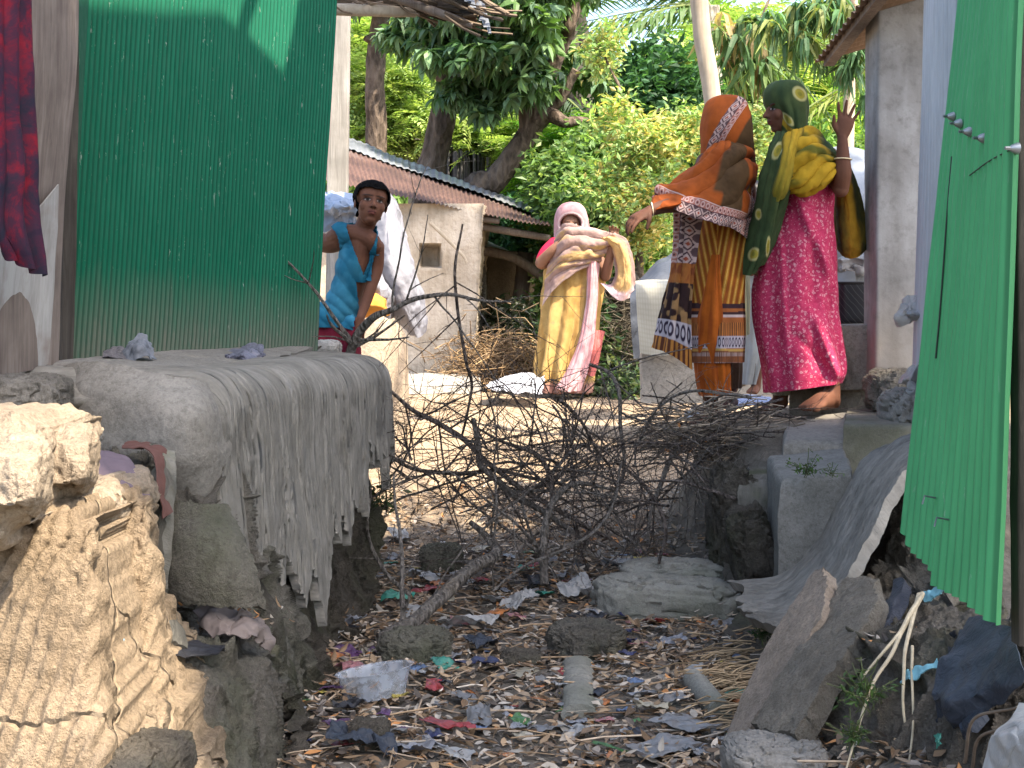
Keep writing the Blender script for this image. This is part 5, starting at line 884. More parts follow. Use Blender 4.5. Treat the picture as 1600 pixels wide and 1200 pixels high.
# palms
def palm(name, base, label, heads, seed, cols, L=(1.4, 2.2), tpls=None, droop=.5, trunk=None):
    t = thing(name, W(*base), label, 'palm'); rs = np.random.RandomState(seed); b = Bag()
    tp = [t_frond(1.8, 34, .42, .034, droop, 1), t_frond(1.7, 32, .38, .032, droop * 1.4, 2)]
    for (px_, py_, d_, k, a0, a1) in heads:
        c = np.array(W(px_, py_, d_))
        for i in range(k):
            a = R(rs.uniform(a0, a1)); yaw = 0 if math.cos(a) > 0 else math.pi; el = math.asin(math.sin(a)); yw = yaw + rs.uniform(-.7, .7)
            ce, se, cy, sy = math.cos(el), math.sin(el), math.cos(yw), math.sin(yw)
            Rm = np.array([[cy, -sy, 0], [sy, cy, 0], [0, 0, 1]]) @ np.array([[ce, 0, -se], [0, 1, 0], [se, 0, ce]]); Rr = rs.normal(0, .5); cr_, sr_ = math.cos(Rr), math.sin(Rr); Rm = Rm @ np.array([[1, 0, 0], [0, cr_, -sr_], [0, sr_, cr_]])
            inst(b, tp[i % 2], c[None], Rm[None], np.array([rs.uniform(*L) / 1.8]), np.array(cols[rs.randint(len(cols))]), .2, seed * 50 + i)
            x = np.linspace(0, 1.7, 12); P = np.stack([x, 0 * x, -droop * x * x / 1.8], -1) @ Rm.T * (L[0] / 1.8) + c; b.tube(P, np.linspace(.016, .004, 12), 5, col=np.array([.25, .30, .12]))
    b.build('fronds', M['leaf'], t, smooth=False)
    if trunk: limbs('trunk', [trunk], M['palebark'], t)
    return t
palm('palm_tree', (1020, 60, 17), 'feathery palm crown left of the leaning pole near the sky', [(1110, 10, 17, 7, 120, 235), (1085, -30, 17, 3, 120, 200)], 3, [(.14, .22, .07), (.18, .26, .09), (.10, .18, .06)], trunk=((((1115, 640, 17), (1120, 300, 17), (1110, 10, 17))), (.12, .11, .10)))
palm('palm_tree', (1250, 110, 16), 'yellow green palm fronds spreading behind the straight pale pole', [(1170, 70, 16, 4, -40, 30), (1390, 120, 15.5, 4, 140, 200), (1380, 60, 15.5, 2, 120, 190)], 5, [(.24, .28, .09), (.30, .32, .12), (.15, .24, .07)], trunk=(((1395, 640, 15.5), (1392, 300, 15.5), (1390, 110, 15.5)), (.12, .11, .10)))
palm('palm_tree', (900, 240, 19), 'dark drooping palm leaf behind the fork of the mossy tree', [(880, 150, 18.5, 6, -160, -20), (850, 170, 18.5, 4, -150, -60)], 7, [(.05, .09, .05), (.09, .14, .07)], L=(1.0, 1.5))
# dry palm leaf screen: dark slats behind the house
sf = thing('leaf_fence', W(850, 330, 17), 'dark fence of dry upright palm stalks behind the ridge of the rusty roof', 'fence'); rs = np.random.RandomState(9); b = Bag()
for i in range(150):
    x0 = rs.uniform(660, 1010); y0 = 245 + 12 * math.sin(x0 / 40) + rs.uniform(-8, 8); ln = rs.uniform(-8, 8); b.tube([W(x0, y0, 17.3 + rs.uniform(-.1, .1)), W(x0 + ln, 640, 17.3)], rs.uniform(.012, .03), 5, col=np.array([.05, .048, .05]) * rs.uniform(.5, 2.4))
b.build('stalks', M['straw'], sf); Bag().tube([W(650, 300, 17.2), W(830, 296, 17.2), W(1020, 300, 17.2)], .03, 8).build('rail', M['old_wood'], sf)
def heap(name, label, cat, cpx, n, r, L, rad, cols, seed, mat='straw'):
    rs = np.random.RandomState(seed); c = np.array(W(*cpx)); b = Bag()
    for i in range(n):
        p = c + rs.normal(0, .5, 3) * r; p[2] = c[2] + abs(p[2] - c[2]); v = rs.normal(size=3); v[2] *= .5; v /= np.linalg.norm(v); l = rs.uniform(*L); k = rs.normal(0, .12 * l, 3)
        b.tube([p - v * l / 2, p + k, p + v * l / 2], rad * rs.uniform(.5, 1.4), 4, col=np.array(cols[rs.randint(len(cols))]) * rs.uniform(.7, 1.3), caps=False)
    return tag(b.build(name, M[mat]), label, cat)
# tree stump wrapped with creeper, right of the sari woman
tree('tree_stump', (965, 605, 11.6), 'short thick tree stump tangled with dry creeper beside the low mud wall', 'stump', None, 0, None, None, [(((985, 612, 12.5), (988, 540, 12.5), (985, 490, 12.5), (980, 460, 12.5), (972, 430, 12.5)), (.16, .13, .14, .14, .11)), (((985, 490, 12.5), (965, 465, 12.4), (948, 450, 12.3)), (.09, .07, .04))], seed=33, mat='dark_wood')
heap('creeper', 'dry tangled creeper wrapped around the tree stump', 'creeper', (978, 575, 12.25), 500, np.array([.24, .1, .62]), (.1, .3), .0028, [(.10, .085, .06), (.06, .055, .04), (.15, .13, .10)], 43)
tree('undergrowth_bush', (935, 600, 12.6), 'dark weedy bush at the foot of the tree stump', 'bush', [(935, 540, 12.6, 110, 130, .8), (950, 590, 12.3, 120, 40, .7), (900, 520, 13, 70, 120, .7)], 900, T_SP, [(.05, .10, .045), (.09, .16, .07), (.03, .06, .03), (.20, .25, .13)], None, seed=35, sc=(.7, 1.4))
tree('undergrowth_bush', (790, 560, 14.5), 'dark weedy bush in front of the little mud hut', 'bush', [(800, 520, 14.2, 80, 90, .7), (840, 540, 14.2, 70, 70, .6)], 420, T_SP, [(.03, .06, .03), (.08, .11, .06), (.35, .36, .33)], None, seed=37, sc=(.7, 1.2))
# dry straw heap by the hut
heap('straw_heap', 'heap of dry orange straw and twigs against the mud house corner', 'straw heap', (778, 600, 12.6), 1500, np.array([.42, .3, .36]), (.12, .34), .0035, [(.34, .23, .12), (.24, .17, .10), (.15, .10, .06)], 41)
# the wooded backdrop far behind everything: one mass nobody could count
rs = np.random.RandomState(77); b = Bag(); tp = t_spray(16, .18, .09, .36, 9)
n = 9000; px_ = rs.uniform(380, 1560, n); py_ = rs.uniform(-120, 600, n); gap = np.zeros(n, bool)
for gx, gy, gr in ((985, 30, 62), (1010, 75, 34), (1245, 50, 45), (900, -60, 60), (1130, -60, 70), (700, 95, 16), (1000, 120, 20), (1215, 20, 40), (840, 20, 14), (1275, 25, 32), (960, 70, 28), (1040, 20, 30)): gr = gr * 1.3 + 22; gap |= (px_ - gx) ** 2 + ((py_ - gy) * 1.2) ** 2 < gr ** 2 * (1 + .5 * vn(np.stack([px_ / 14, py_ / 14, 0 * px_], -1), 1, 4))
px_, py_ = px_[~gap], py_[~gap]; dd_ = rs.uniform(24, 34, len(px_)); P = Wn(np.stack([px_, py_, dd_], -1)); lum = 1 + .8 * fbm(P, .6, 3, 5)
inst(b, tp, P, rotm(len(P), rs, 1.0), rs.uniform(.8, 1.6, len(P)), np.array([.17, .29, .09]) * lum[:, None] + np.array([.03, .02, .0]) * np.clip(lum - 1, 0, 1)[:, None] * 3, .3, 3)
tag(b.build('distant_woods', M['leaf'], smooth=False), 'distant green woods closing the view behind the yard', 'woods', None, 'stuff')
# ================================================================ added tree behind and above the camera, clumps placed to shade the scene
shade = []; lit = []
def region(lst, X, Y, Z, st=.3):
    for x in np.arange(X[0], X[1] + .01, st):
        for y in np.arange(Y[0], Y[1] + .01, st): lst.append((x, y, Z))
region(shade, (-.55, 1.0), (2.8, 7.2), -1.0, .26); region(shade, (-.95, -.50), (4.2, 6.7), -.55, .17); region(shade, (-1.2, -.7), (4.3, 6.5), -.17, .2); region(shade, (.9, 2.2), (3.0, 6.4), -.45, .26)
for z in np.arange(-.1, 1.5, .24):
    for x, y in ((-1.3, 4.5), (-1.42, 4.3), (-1.56, 4.1), (-1.7, 3.95), (-1.85, 3.8), (-1.3, 3.85), (-1.2, 3.85)): shade.append((x, y, z))
for x in (-1.25, -1.1, -.95, -.85): shade += [(x, 4.2, -.2), (x, 4.15, -.4), (x, 4.5, -.17)]
for z in np.arange(-.3, 1.3, .25):                                  # boy and the women
    for x, y in ((-.95, 7.0), (-.75, 7.0), (.8, 7.0), (1.05, 7.0)): shade.append((x, y, z))
for z in np.arange(.05, 1.2, .22):
    for x in (1.25, 1.45): shade.append((x, 7.0, z))
for x in np.arange(-1.2, -.1, .3):
    for z in np.arange(-.2, 1.2, .3): shade.append((x, 12.9, z))    # house front
for x, y in [(x, y) for x in np.arange(.35, 1.5, .3) for y in np.arange(7.4, 9.5, .3)]:
    if (int(x * 10) * 7 + int(y * 10) * 3) % 5: shade.append((x, y, -.6))
for x in (1.1, 1.4, 1.7, 2.0):
    for z in (-.3, 0, .2): shade.append((x, 9.5, z))
for x in (1.7, 1.9):
    for z in (-.3, 0, .3, .6, .9, 1.2): shade.append((x, 6.85, z))
shade += [(-1.0, 3.9, -.4), (-.85, 3.9, -.6), (-.75, 4.0, -.9), (-.65, 3.6, -1.1), (-.7, 3.5, -.9)]
lit += [(-1.0, 3.0, -.3), (-.95, 2.9, -.5), (-.85, 2.95, -.6), (-.9, 2.9, -.8), (-.78, 3.1, -.5), (-.9, 3.4, -.38), (-.75, 3.35, -.8), (-1.05, 2.85, -.45), (-.7, 3.2, -.9)]
lit += [tuple(bl.lerp(br, u) + Vector((0, 0, z))) for u in np.linspace(0, .85, 9) for z in (1.0, 1.2, 1.4)]
lit += [(1.42, 6.9, -.42), (1.38, 6.8, -.3), (1.35, 6.8, -.15), (1.45, 6.8, -.3), (.45, 12, 0), (.45, 12, .5), (.45, 12, -.4), (.3, 11.8, .2), (-.72, 8.6, .2), (-.72, 8.6, 0), (-.6, 8.7, -.1), (-.75, 9.8, -.2), (-.75, 9.7, -.45)]
lit += [(x, y, -.85) for x in (-.6, -.35, -.1) for y in (7.6, 8.0, 8.5, 9.0, 9.6, 10.2, 11)] + [(x, 10.8, -.65) for x in (.1, .4, .7)] + [(.1, 8.8, -.8), (.15, 9.6, -.75)]
# an added unseen tin awning outlined to throw the straight edged shadow on the green wall
wpt = lambda px, py: (lambda u: bl.lerp(br, u) + Vector((0, 0, (500 - py) / F * bl.lerp(br, u).y - bl.lerp(br, u).z)))((lambda px: next(u for u in np.linspace(-.2, 1.3, 1501) if (bl.lerp(br, u).x / bl.lerp(br, u).y * F + 800) >= px))(px))
aw = [wpt(60, 46), wpt(130, 50), wpt(240, 58), wpt(332, 56), wpt(385, 92), wpt(434, 142), wpt(452, 60), wpt(466, -60), wpt(480, -260), wpt(560, -260), wpt(560, 620), wpt(60, 640)]
aw = [p + SUN * ((3.4 - p.z) / SUN.z) for p in aw]; at_ = thing('shadow_blocker', aw[3], 'added unseen tin awning high over the gully, above the camera', 'blocker'); k_ = len(aw)
mk('blocker_sheet', [tuple(p) for p in aw] + [tuple(p + Vector((0, 0, .02))) for p in aw], [list(range(k_)), [k_ + i for i in reversed(range(k_))]] + [[i, i + k_, (i + 1) % k_ + k_, (i + 1) % k_] for i in range(k_)], M['soffit'], at_, smooth=False)
ac = sum(aw, Vector()) / k_; Bag().tube([aw[8] + Vector((0, 0, .05)), ac + Vector((0, 0, .05)), Vector((2.6, 4.4, 3.3)), Vector((2.6, 4.4, -.6))], .04, 10).build('blocker_frame', M['old_wood'], at_)
ZC = 6.2
prj = lambda p, z: np.array([p[0] + (z - p[2]) * SUN.x / SUN.z, p[1] + (z - p[2]) * SUN.y / SUN.z, z])
Lp = np.array([prj(p, ZC) for p in lit]); cl = []
rs = np.random.RandomState(12)
for p in shade:
    z = ZC + rs.uniform(-.3, .6); c = prj(p, z); cc = prj(p, ZC)
    if np.min(np.hypot(Lp[:, 0] - cc[0], Lp[:, 1] - cc[1])) < .24: continue
    if cl and np.min(np.linalg.norm(np.array(cl)[:, :2] - c[:2], axis=1)) < .14: continue
    cl.append(c)
cl = np.array(cl); st = thing('added_shade_tree', (5.2, -2.5, -1.0), 'unseen tree added behind the camera, its crown placed to shade the gully', 'tree'); b = Bag()
k = 34; P = (cl[:, None, :] + rs.normal(0, .12, (len(cl), k, 3)) * np.array([1, 1, .8])).reshape(-1, 3)
keep = np.array([np.min(np.hypot(Lp[:, 0] - q_[0], Lp[:, 1] - q_[1])) > .13 for q_ in P]); P = P[keep]
inst(b, t_whorl(6, .13, .06, .3, 3, True), P, rotm(len(P), rs, .4), rs.uniform(.8, 1.2, len(P)), np.array([.06, .12, .04]), .3, 3); b.build('crown', M['leaf'], st, smooth=False)
b = Bag(); b.tube(cr(np.array([(5.2, -2.5, -1.2), (5.0, -2.4, 1.5), (4.6, -1.8, 4.0), (3.8, -.2, 6.0), (3.0, 2.4, 6.9)]), 40), np.linspace(.30, .08, 40), 12)
for i in range(0, len(cl), 7): c = cl[i]; t = .5 + .45 * rs.rand(); s_ = np.array([4.6 - 1.5 * t, -1.8 + 4.0 * t, 4.2 + 2.4 * t]); b.tube(cr(np.array([s_, (s_ + c) / 2 + (0, 0, .25), c]), 14), np.linspace(.035, .008, 14), 6)
b.build('trunk', M['bark'], st); print('clumps', len(cl), len(P))
# ================================================================ people
def nrm(v): v = np.array(v, float); return v / np.linalg.norm(v)
def tubep(b, pts, rad, n=14, m=14, flat=1.0):
    P = cr(np.array([tuple(p) for p in pts], float), m); r = cr(np.array(rad, float).reshape(-1, 1), m)[:, 0]; b.tube(P, r, n, flat=flat)
    for p, q_ in ((P[0], r[0]), (P[-1], r[-1])): b.ell(p, (q_, q_, q_), 8, 12)
class Head:
    def __init__(s, c, H, yaw=0, pitch=0, roll=0):
        """yaw 0 looks at the camera, + turns towards the picture's right"""
        s.c = np.array(tuple(c)); s.H = H; Rm = Matrix.Rotation(R(yaw), 3, 'Z') @ Matrix.Rotation(R(pitch), 3, 'X') @ Matrix.Rotation(R(roll), 3, 'Y')
        s.A = np.array(Rm) @ np.array([[1, 0, 0], [0, -1, 0], [0, 0, 1]]).T        # local x right, y forward (towards camera), z up
    def p(s, x, y, z): return s.c + s.H * (s.A @ np.array([x, y, z], float))
    def loc(s, V): return (V - s.c) @ s.A / s.H
    def ell(s, b, c, r, n=12, m=16):
        B = Bag(); B.ell((0, 0, 0), r, n, m); b.grid((B.V[0] @ (s.A * s.H).T + s.p(*c)).reshape(n, m, 3), wrap=True)
    def build(s, b, ears=True, child=False):
        if child: s.ell(b, (0, -.05, .17), (.355, .42, .33), 20, 26)
        s.ell(b, (0, -.07, .15), (.345, .41, .345), 20, 26); s.ell(b, (0, .08, -.12), (.275, .31, .36), 18, 22); s.ell(b, (0, .20, -.38), (.125, .13, .10)); s.ell(b, (0, .02, -.30), (.22, .2, .14))
        tubep(b, [s.p(0, .36, .06), s.p(0, .41, -.03), s.p(0, .455, -.11)], [s.H * .03, s.H * .038, s.H * .05], 10, 6)
        for x in (-1, 1):
            s.ell(b, (x * .05, .385, -.125), (.04, .05, .035)); s.ell(b, (x * .125, .315 - (.02 if child else 0), .115), (.13, .05, .03)); s.ell(b, (x * .16, .22, -.10), (.13, .12, .14))
            if ears: s.ell(b, (x * .345, -.04, -.02), (.035, .085, .12))
        s.ell(b, (0, .36, -.225), (.10, .05, .026)); s.ell(b, (0, .35, -.27), (.085, .055, .032))
    def paint(s, V, base, lips=(.16, .05, .045), white=(.55, .50, .46)):
        L = s.loc(V); C_ = np.broadcast_to(np.array(base, float), (len(V), 3)).copy(); inh = (np.abs(L) < .6).all(1) & (L[:, 1] > .1)
        def blend(mask, c): C_[:] = C_ * (1 - mask[:, None]) + np.array(c) * mask[:, None]
        e = lambda cx, cz, rx, rz, s_=.35: inh * sm(-(((L[:, 0] - cx) / rx) ** 2 + ((L[:, 2] - cz) / rz) ** 2), -1 - s_, -1 + s_)
        for x in (-1, 1):
            blend(e(x * .135, .03, .10, .062, .5) * .75, np.array(base) * .35); blend(e(x * .135, .028, .062, .026), white); blend(e(x * .13, .028, .036, .034), (.010, .007, .005))
            blend(e(x * .135, .052, .078, .012), (.01, .008, .006)); blend(e(x * .14, .125, .12, .02, .5) * .85, (.012, .009, .007)); blend(e(x * .045, -.145, .022, .015), np.array(base) * .25)
        blend(e(0, -.225, .10, .022, .4), np.array(lips) * .8); blend(e(0, -.248, .10, .008, .5), (.02, .008, .007)); blend(e(0, -.275, .085, .026, .4), lips); blend(e(0, -.32, .07, .015, .6) * .4, np.array(base) * .4)
        return C_
def hand(b, wrist, d, pn, side=1, S=.17, curls=(.3,) * 5, spread=.18, thumb=(.9, .35), rad=.0085):
    """d fingers direction, pn back-of-hand normal, side +1 thumb towards cross(d,pn)"""
    w = np.array(tuple(wrist)); d = nrm(d); pn = nrm(np.array(pn) - d * np.dot(pn, d)); s = np.cross(d, pn) * side
    pl = S * .52; G0 = []
    for i, (t, hw, ht) in enumerate(((0, .15, .12), (.25, .19, .12), (.6, .235, .115), (.9, .24, .10), (1.02, .21, .07))):
        a = np.linspace(0, 2 * np.pi, 18, endpoint=False); G0.append(w + d * pl * t + np.outer(np.cos(a) * hw * S, s) + np.outer(np.sin(a) * ht * S, pn) )
    b.grid(np.array(G0), wrap=True, caps=True); b.ell(w, (S * .14,) * 3, 8, 12)
    for i, (o, l, rr) in enumerate(((.165, .42, 1.0), (.055, .47, 1.0), (-.055, .44, .97), (-.16, .34, .86))):
        c = curls[i + 1]; dir_ = nrm(d + s * spread * (1.2 - i * .9)); p = w + d * pl * (.96 - .05 * abs(i - 1.2)) + s * o * S; pts = [p - dir_ * S * .1, p]
        ang = 0
        for k, f in enumerate((.45, .32, .25)): ang += c * (1.0 if k else .7); dd_ = nrm(dir_ * math.cos(ang) - pn * math.sin(ang)); p = p + dd_ * l * S * f; pts.append(p)
        tubep(b, pts, [rad * rr * 1.15, rad * rr * 1.1, rad * rr * 1.02, rad * rr * .92, rad * rr * .75], 10, 14)
    p = w + d * pl * .22 + s * .14 * S; t1 = nrm(s * thumb[0] + d * .75 - pn * thumb[1] * .4); t2 = nrm(s * thumb[0] * .45 + d - pn * thumb[1])
    tubep(b, [p - t1 * .02, p, p + t1 * S * .2, p + t1 * S * .2 + t2 * S * .17, p + t1 * S * .2 + t2 * S * .27], [rad * 1.5, rad * 1.5, rad * 1.25, rad * 1.05, rad * .8], 10, 12)
def foot(b, heel, toe, h=.055, w=.042):
    h0 = np.array(tuple(heel)); t0 = np.array(tuple(toe)); d = nrm(t0 - h0); s = nrm(np.cross(d, (0, 0, 1))); L = np.linalg.norm(t0 - h0); G0 = []
    for t, hw, hh in ((-.06, .35, .45), (0, .62, .9), (.2, .7, 1.25), (.45, .8, .95), (.7, 1.05, .6), (.85, 1.0, .42), (.93, .85, .32)):
        a = np.linspace(0, 2 * np.pi, 20, endpoint=False); c = h0 + d * L * t + np.array([0, 0, h * hh * .5]); G0.append(c + np.outer(np.cos(a) * w * hw, s) + np.outer(np.sin(a) * h * hh * .5, (0, 0, 1)))
    b.grid(np.array(G0), wrap=True, caps=True)
    for i in range(5):
        o = (-.8 + .4 * i) * w; p = h0 + d * L * (.88 - .025 * i) + s * o + np.array([0, 0, .010]); r = .0125 - .0014 * i; tubep(b, [p, p + d * L * .07, p + d * L * (.12 - .01 * i)], [r, r, r * .85], 8, 5)
def body(name, b, parent, voxel, colfn, smooth_it=3):
    o = b.build(name, M['skin'], parent); remesh(o, voxel, smooth_it, .5); V = vget(o) + np.array(parent.location); setcol(o, colfn(V)); return o
def shell(o, parent, sel, off, name, mat, colf=None, fold=None, th=.003):
    me = o.data; V = vget(o) + np.array(parent.location); N = vnor(o); k = sel(V, N); n = len(me.polygons); L = np.empty(len(me.loops), np.int32); me.loops.foreach_get('vertex_index', L)
    ls = np.empty(n, np.int32); lt = np.empty(n, np.int32); me.polygons.foreach_get('loop_start', ls); me.polygons.foreach_get('loop_total', lt)
    Q = L[ls[lt == 4][:, None] + np.arange(4)]; Q = Q[k[Q].all(1)]; us, inv = np.unique(Q, return_inverse=True); Q = inv.reshape(-1, 4)
    o_ = off(V[us]) if callable(off) else off; P = V[us] + N[us] * (np.reshape(o_, (-1, 1)) if np.ndim(o_) else o_)
    if fold is not None: P = P + N[us] * fold(P)[:, None]
    nv_ = len(P); P2 = P - N[us] * th; e = np.sort(np.stack([Q, np.roll(Q, -1, 1)], -1).reshape(-1, 2), 1); ee, cnt = np.unique(e, axis=0, return_counts=True); ed = np.stack([Q, np.roll(Q, -1, 1)], -1).reshape(-1, 2)
    key = set(map(tuple, ee[cnt == 1])); bd = np.array([x for x in ed if (min(x), max(x)) in key]); St = np.stack([bd[:, 1], bd[:, 0], bd[:, 0] + nv_, bd[:, 1] + nv_], -1)
    B = Bag(); B.add(np.concatenate([P, P2]), np.concatenate([Q, Q[:, ::-1] + nv_, St]), col=None if colf is None else np.concatenate([colf(P)] * 2)); return B.build(name, mat, parent)
def pxy(P):
    d = P[..., 1]; return P[..., 0] / d * F + 800, 500 - P[..., 2] / d * F
def cyl(rows, nv=120, nu=160, fold=.01, nf=9, seed=1, sq=1.0, grow=1.0, fs=.0):
    """cloth tube from rows (y, xl, xr, depth centre, depth half); folds deepen downwards"""
    r = cr(np.array(rows, float), nv); t = np.linspace(0, 2 * np.pi, nu, endpoint=False)[None, :]; v = np.linspace(0, 1, nv)[:, None]
    cx = (r[:, 1] + r[:, 2])[:, None] / 2; hw = (r[:, 2] - r[:, 1])[:, None] / 2; d0 = r[:, 3][:, None]; X0 = (cx - 800) / F * d0; a = hw / F * d0; c_, s_ = np.cos(t), np.sin(t)
    rs = np.random.RandomState(seed); f = 0
    for k in range(5): n_ = nf + rs.randint(-3, 5); f = f + np.sin(n_ * t + rs.uniform(0, 6.3) + 1.5 * np.sin(v * rs.uniform(1, 3) + t)) / 3
    f = f * (.25 + .75 * v ** grow)
    X = X0 + c_ * a; Y = d0 + s_ * r[:, 4][:, None]; Z = (500 - r[:, 0])[:, None] / F * d0 + 0 * t; Gq = np.stack([X, Y, Z], -1); N = np.stack([c_ + 0 * v, s_ + 0 * v, 0 * (c_ + v)], -1)
    Gq = Gq + N * (f * fold)[..., None] + N * (fs * fbm(Gq * np.array([1, 1, .5]), 9, 3, seed))[..., None]; return Gq
def clothobj(name, Gq, mat, parent, colf=None, th=.004, wrap=False, uvs=None):
    nv, nu = Gq.shape[:2]; c = None
    if colf is not None:
        u, v = np.meshgrid(np.linspace(0, 1, nu), np.linspace(0, 1, nv)); px_, py_ = pxy(Gq); c = colf(px_, py_, u, v, Gq)
    return Bag().grid(Gq, th=th, wrap=wrap, col=c, uv=uvs).build(name, mat, parent)
def drape(ctrl, nv=110, nu=110, folds=(), amp=.006, seed=1, nsc=9, bump=0):
    """folds: (direction angle in uv, frequency, amplitude)"""
    Gq = dense(Wn(ctrl), nv, nu); v, u = np.meshgrid(np.linspace(0, 1, nv), np.linspace(0, 1, nu), indexing='ij'); P = np.stack([u * 3, v * 3, 0 * u], -1); wv = .6 * fbm(P, .8, 3, seed); d = amp * fbm(P, nsc / 3, 3, seed + 2)
    for an, fr, a in folds: q_ = (u * math.cos(an) + v * math.sin(an) + wv * .35) * fr * 2 * np.pi; d = d + a * (np.abs(np.sin(q_ / 2)) ** .7 * 2 - 1) * (.6 + .5 * vn(P, 1.5, seed + 3))
    return Gq + gnorm(Gq) * (-d)[..., None]
def mixc(a, b, t): t = np.asarray(t)[..., None]; return np.asarray(a, float) * (1 - t) + np.asarray(b, float) * t
def band(w, s, ink=(.05, .02, .03), pale=(.50, .36, .33), mid=(.30, .07, .04)):
    """block printed border: w across 0..1, s along in units of the motif"""
    fs = np.mod(s, 1) - .5; c = np.broadcast_to(np.array(pale, float), w.shape + (3,)).copy()
    lo = w > .42; dm = np.abs(fs) * 1.5 + np.abs(w - .71) * 2.6; c = mixc(c, ink, lo * sm(-np.abs(dm - .62), -.13, -.06)); c = mixc(c, mid, lo * (dm < .22)); c = mixc(c, ink, lo * (dm > 1.0) * .85)
    up_ = w < .40; fs2 = np.mod(s * 1.7, 1) - .5; dr = np.hypot(fs2 * .8, (w - .22) * 2.2); c = mixc(c, mid, up_ * .75); c = mixc(c, pale, up_ * sm(-np.abs(dr - .26), -.09, -.03)); c = mixc(c, ink, up_ * (dr < .09)); c = mixc(c, ink, sm(-np.abs(w - .41), -.03, -.012)); c = mixc(c, (.55, .42, .38), (w < .04) * 1.0); return c
OR = (.30, .070, .012); ORD = (.19, .042, .008); BR = (.075, .042, .018); RUST = (.36, .085, .012)
SK = (.145, .066, .042); SKD = (.105, .048, .032)
# ---------------------------------------------------------------- woman in orange
pa = thing('person', W(1115, 655, 7.0), 'woman in an orange and brown block printed scarf, seen from behind, left hand reaching out', 'person')
b = Bag(); hd = Head(W(1134, 196, 7.0), .215, yaw=-150, pitch=0); hd.build(b)
P_ = lambda x, y, d=7.0: np.array(W(x, y, d))
tubep(b, [P_(1136, 215, 7.02), P_(1134, 245, 7.02)], [.05, .055]); tubep(b, [P_(1132, 250, 7.0), P_(1128, 300, 7.0), P_(1122, 360, 7.0), P_(1120, 420, 7.0), P_(1118, 450, 7.0)], [.10, .115, .105, .125, .12], 20, 14)
tubep(b, [P_(1105, 256, 7.0), P_(1130, 246, 7.0), P_(1158, 256, 7.02)], [.055, .06, .055])
tubep(b, [P_(1105, 258, 6.98), P_(1078, 300, 6.85), P_(1062, 318, 6.75)], [.05, .042, .036]); tubep(b, [P_(1064, 319, 6.75), P_(1040, 322, 6.7), P_(1014, 330, 6.66)], [.038, .032, .023])
tubep(b, [P_(1158, 258, 7.05), P_(1168, 310, 7.15), P_(1160, 350, 7.0)], [.05, .042, .035]); tubep(b, [P_(1160, 350, 7.0), P_(1150, 372, 6.95)], [.033, .022])
hand(b, P_(1014, 330, 6.66), P_(976, 352, 6.6) - P_(1014, 330, 6.66), (-.35, -.5, .8), side=-1, S=.165, curls=(.3, .25, .38, .48, .55), spread=.14, rad=.0088, thumb=(.8, .9))
hand(b, P_(1150, 372, 6.95), (-.3, 0, -1), (0, 1, 0), side=1, S=.16, curls=(.4,) * 5)
tubep(b, [P_(1110, 445, 6.98), P_(1108, 540, 6.95), P_(1110, 600, 6.95), P_(1110, 640, 6.98)], [.085, .055, .04, .034]); tubep(b, [P_(1130, 445, 7.1), P_(1138, 540, 7.25), P_(1140, 600, 7.4), P_(1141, 618, 7.5)], [.085, .052, .036, .03])
foot(b, P_(1122, 661, 6.95), P_(1082, 668, 6.72), .06, .045); foot(b, P_(1146, 636, 7.5), P_(1128, 640, 7.3))
bodyA = body('body', b, pa, .0042, lambda V: hd.paint(V, SKD))
for nm, x, y, d, r_, ax in (('bangle', 1019, 327, 6.67, .029, (1, 0, .12)),):
    Q = Vector(ax).to_track_quat('Z', 'Y'); t = np.linspace(0, 2 * np.pi, 40); c = W(x, y, d); Bag().tube([c + Q @ Vector((r_ * math.cos(a), r_ * math.sin(a), 0)) for a in t], .0028, 8).build(nm, G('bangle', .3, .5).base((.75, .68, .5)).m, pa)
# kameez: striped body with printed hem
def kam(px_, py_, u, v, Gq):
    ang = (u * 6.283 - 4.712); s = (px_ - 1117) * .9 - np.abs(px_ - 1117) * .0 + (py_ - 300) * .16 * np.sign(px_ - 1120); st = np.mod(s / 8.2, 1); c = mixc((.42, .20, .025), (.24, .065, .012), sm(np.abs(st - .5), .2, .3)); c = mixc(c, (.60, .36, .10), (np.abs(st - .5) < .07) * .8)
    w = (py_ - 474) / 92; k = (w > 0); cc = mixc((.30, .10, .03), (.50, .40, .38), sm(np.sin(w * 38), .2, .5)); m_ = u * 60
    cc = mixc(cc, (.04, .02, .025), ((w < .09) | ((w > .14) & (w < .19))) * 1.0); z = (w > .56) & (w < .76); fs = np.mod(m_, 1) - .5; dr = np.hypot(fs, (w - .66) * 4.5); cc = mixc(cc, mixc((.42, .38, .42), (.03, .02, .04), sm(-np.abs(dr - .3), -.12, -.05)), z * 1.0)
    zz = (w > .32) & (w < .55); cc = mixc(cc, mixc((.42, .16, .04), (.09, .03, .02), (np.mod(u * 95, 1) > .55) * 1.0), zz * 1.0); cc = mixc(cc, (.12, .05, .03), (w > .8) * (.35 + .6 * (np.mod(u * 130, 1) > .5))); cc = mixc(cc, (.45, .28, .08), ((w > .77) & (w < .81)) * 1.0)
    return np.where(k[..., None], cc, c)
Gq = cyl([(238, 1112, 1162, 7.0, .10), (262, 1098, 1170, 7.0, .13), (310, 1090, 1172, 7.0, .14), (360, 1083, 1168, 7.0, .14), (410, 1078, 1163, 7.0, .15), (470, 1074, 1160, 7.0, .155), (520, 1070, 1160, 7.0, .16), (566, 1070, 1158, 7.0, .165)], 260, 420, .012, 9, 4, fs=.008); clothobj('dress', Gq, M['vcloth'], pa, kam, wrap=True)
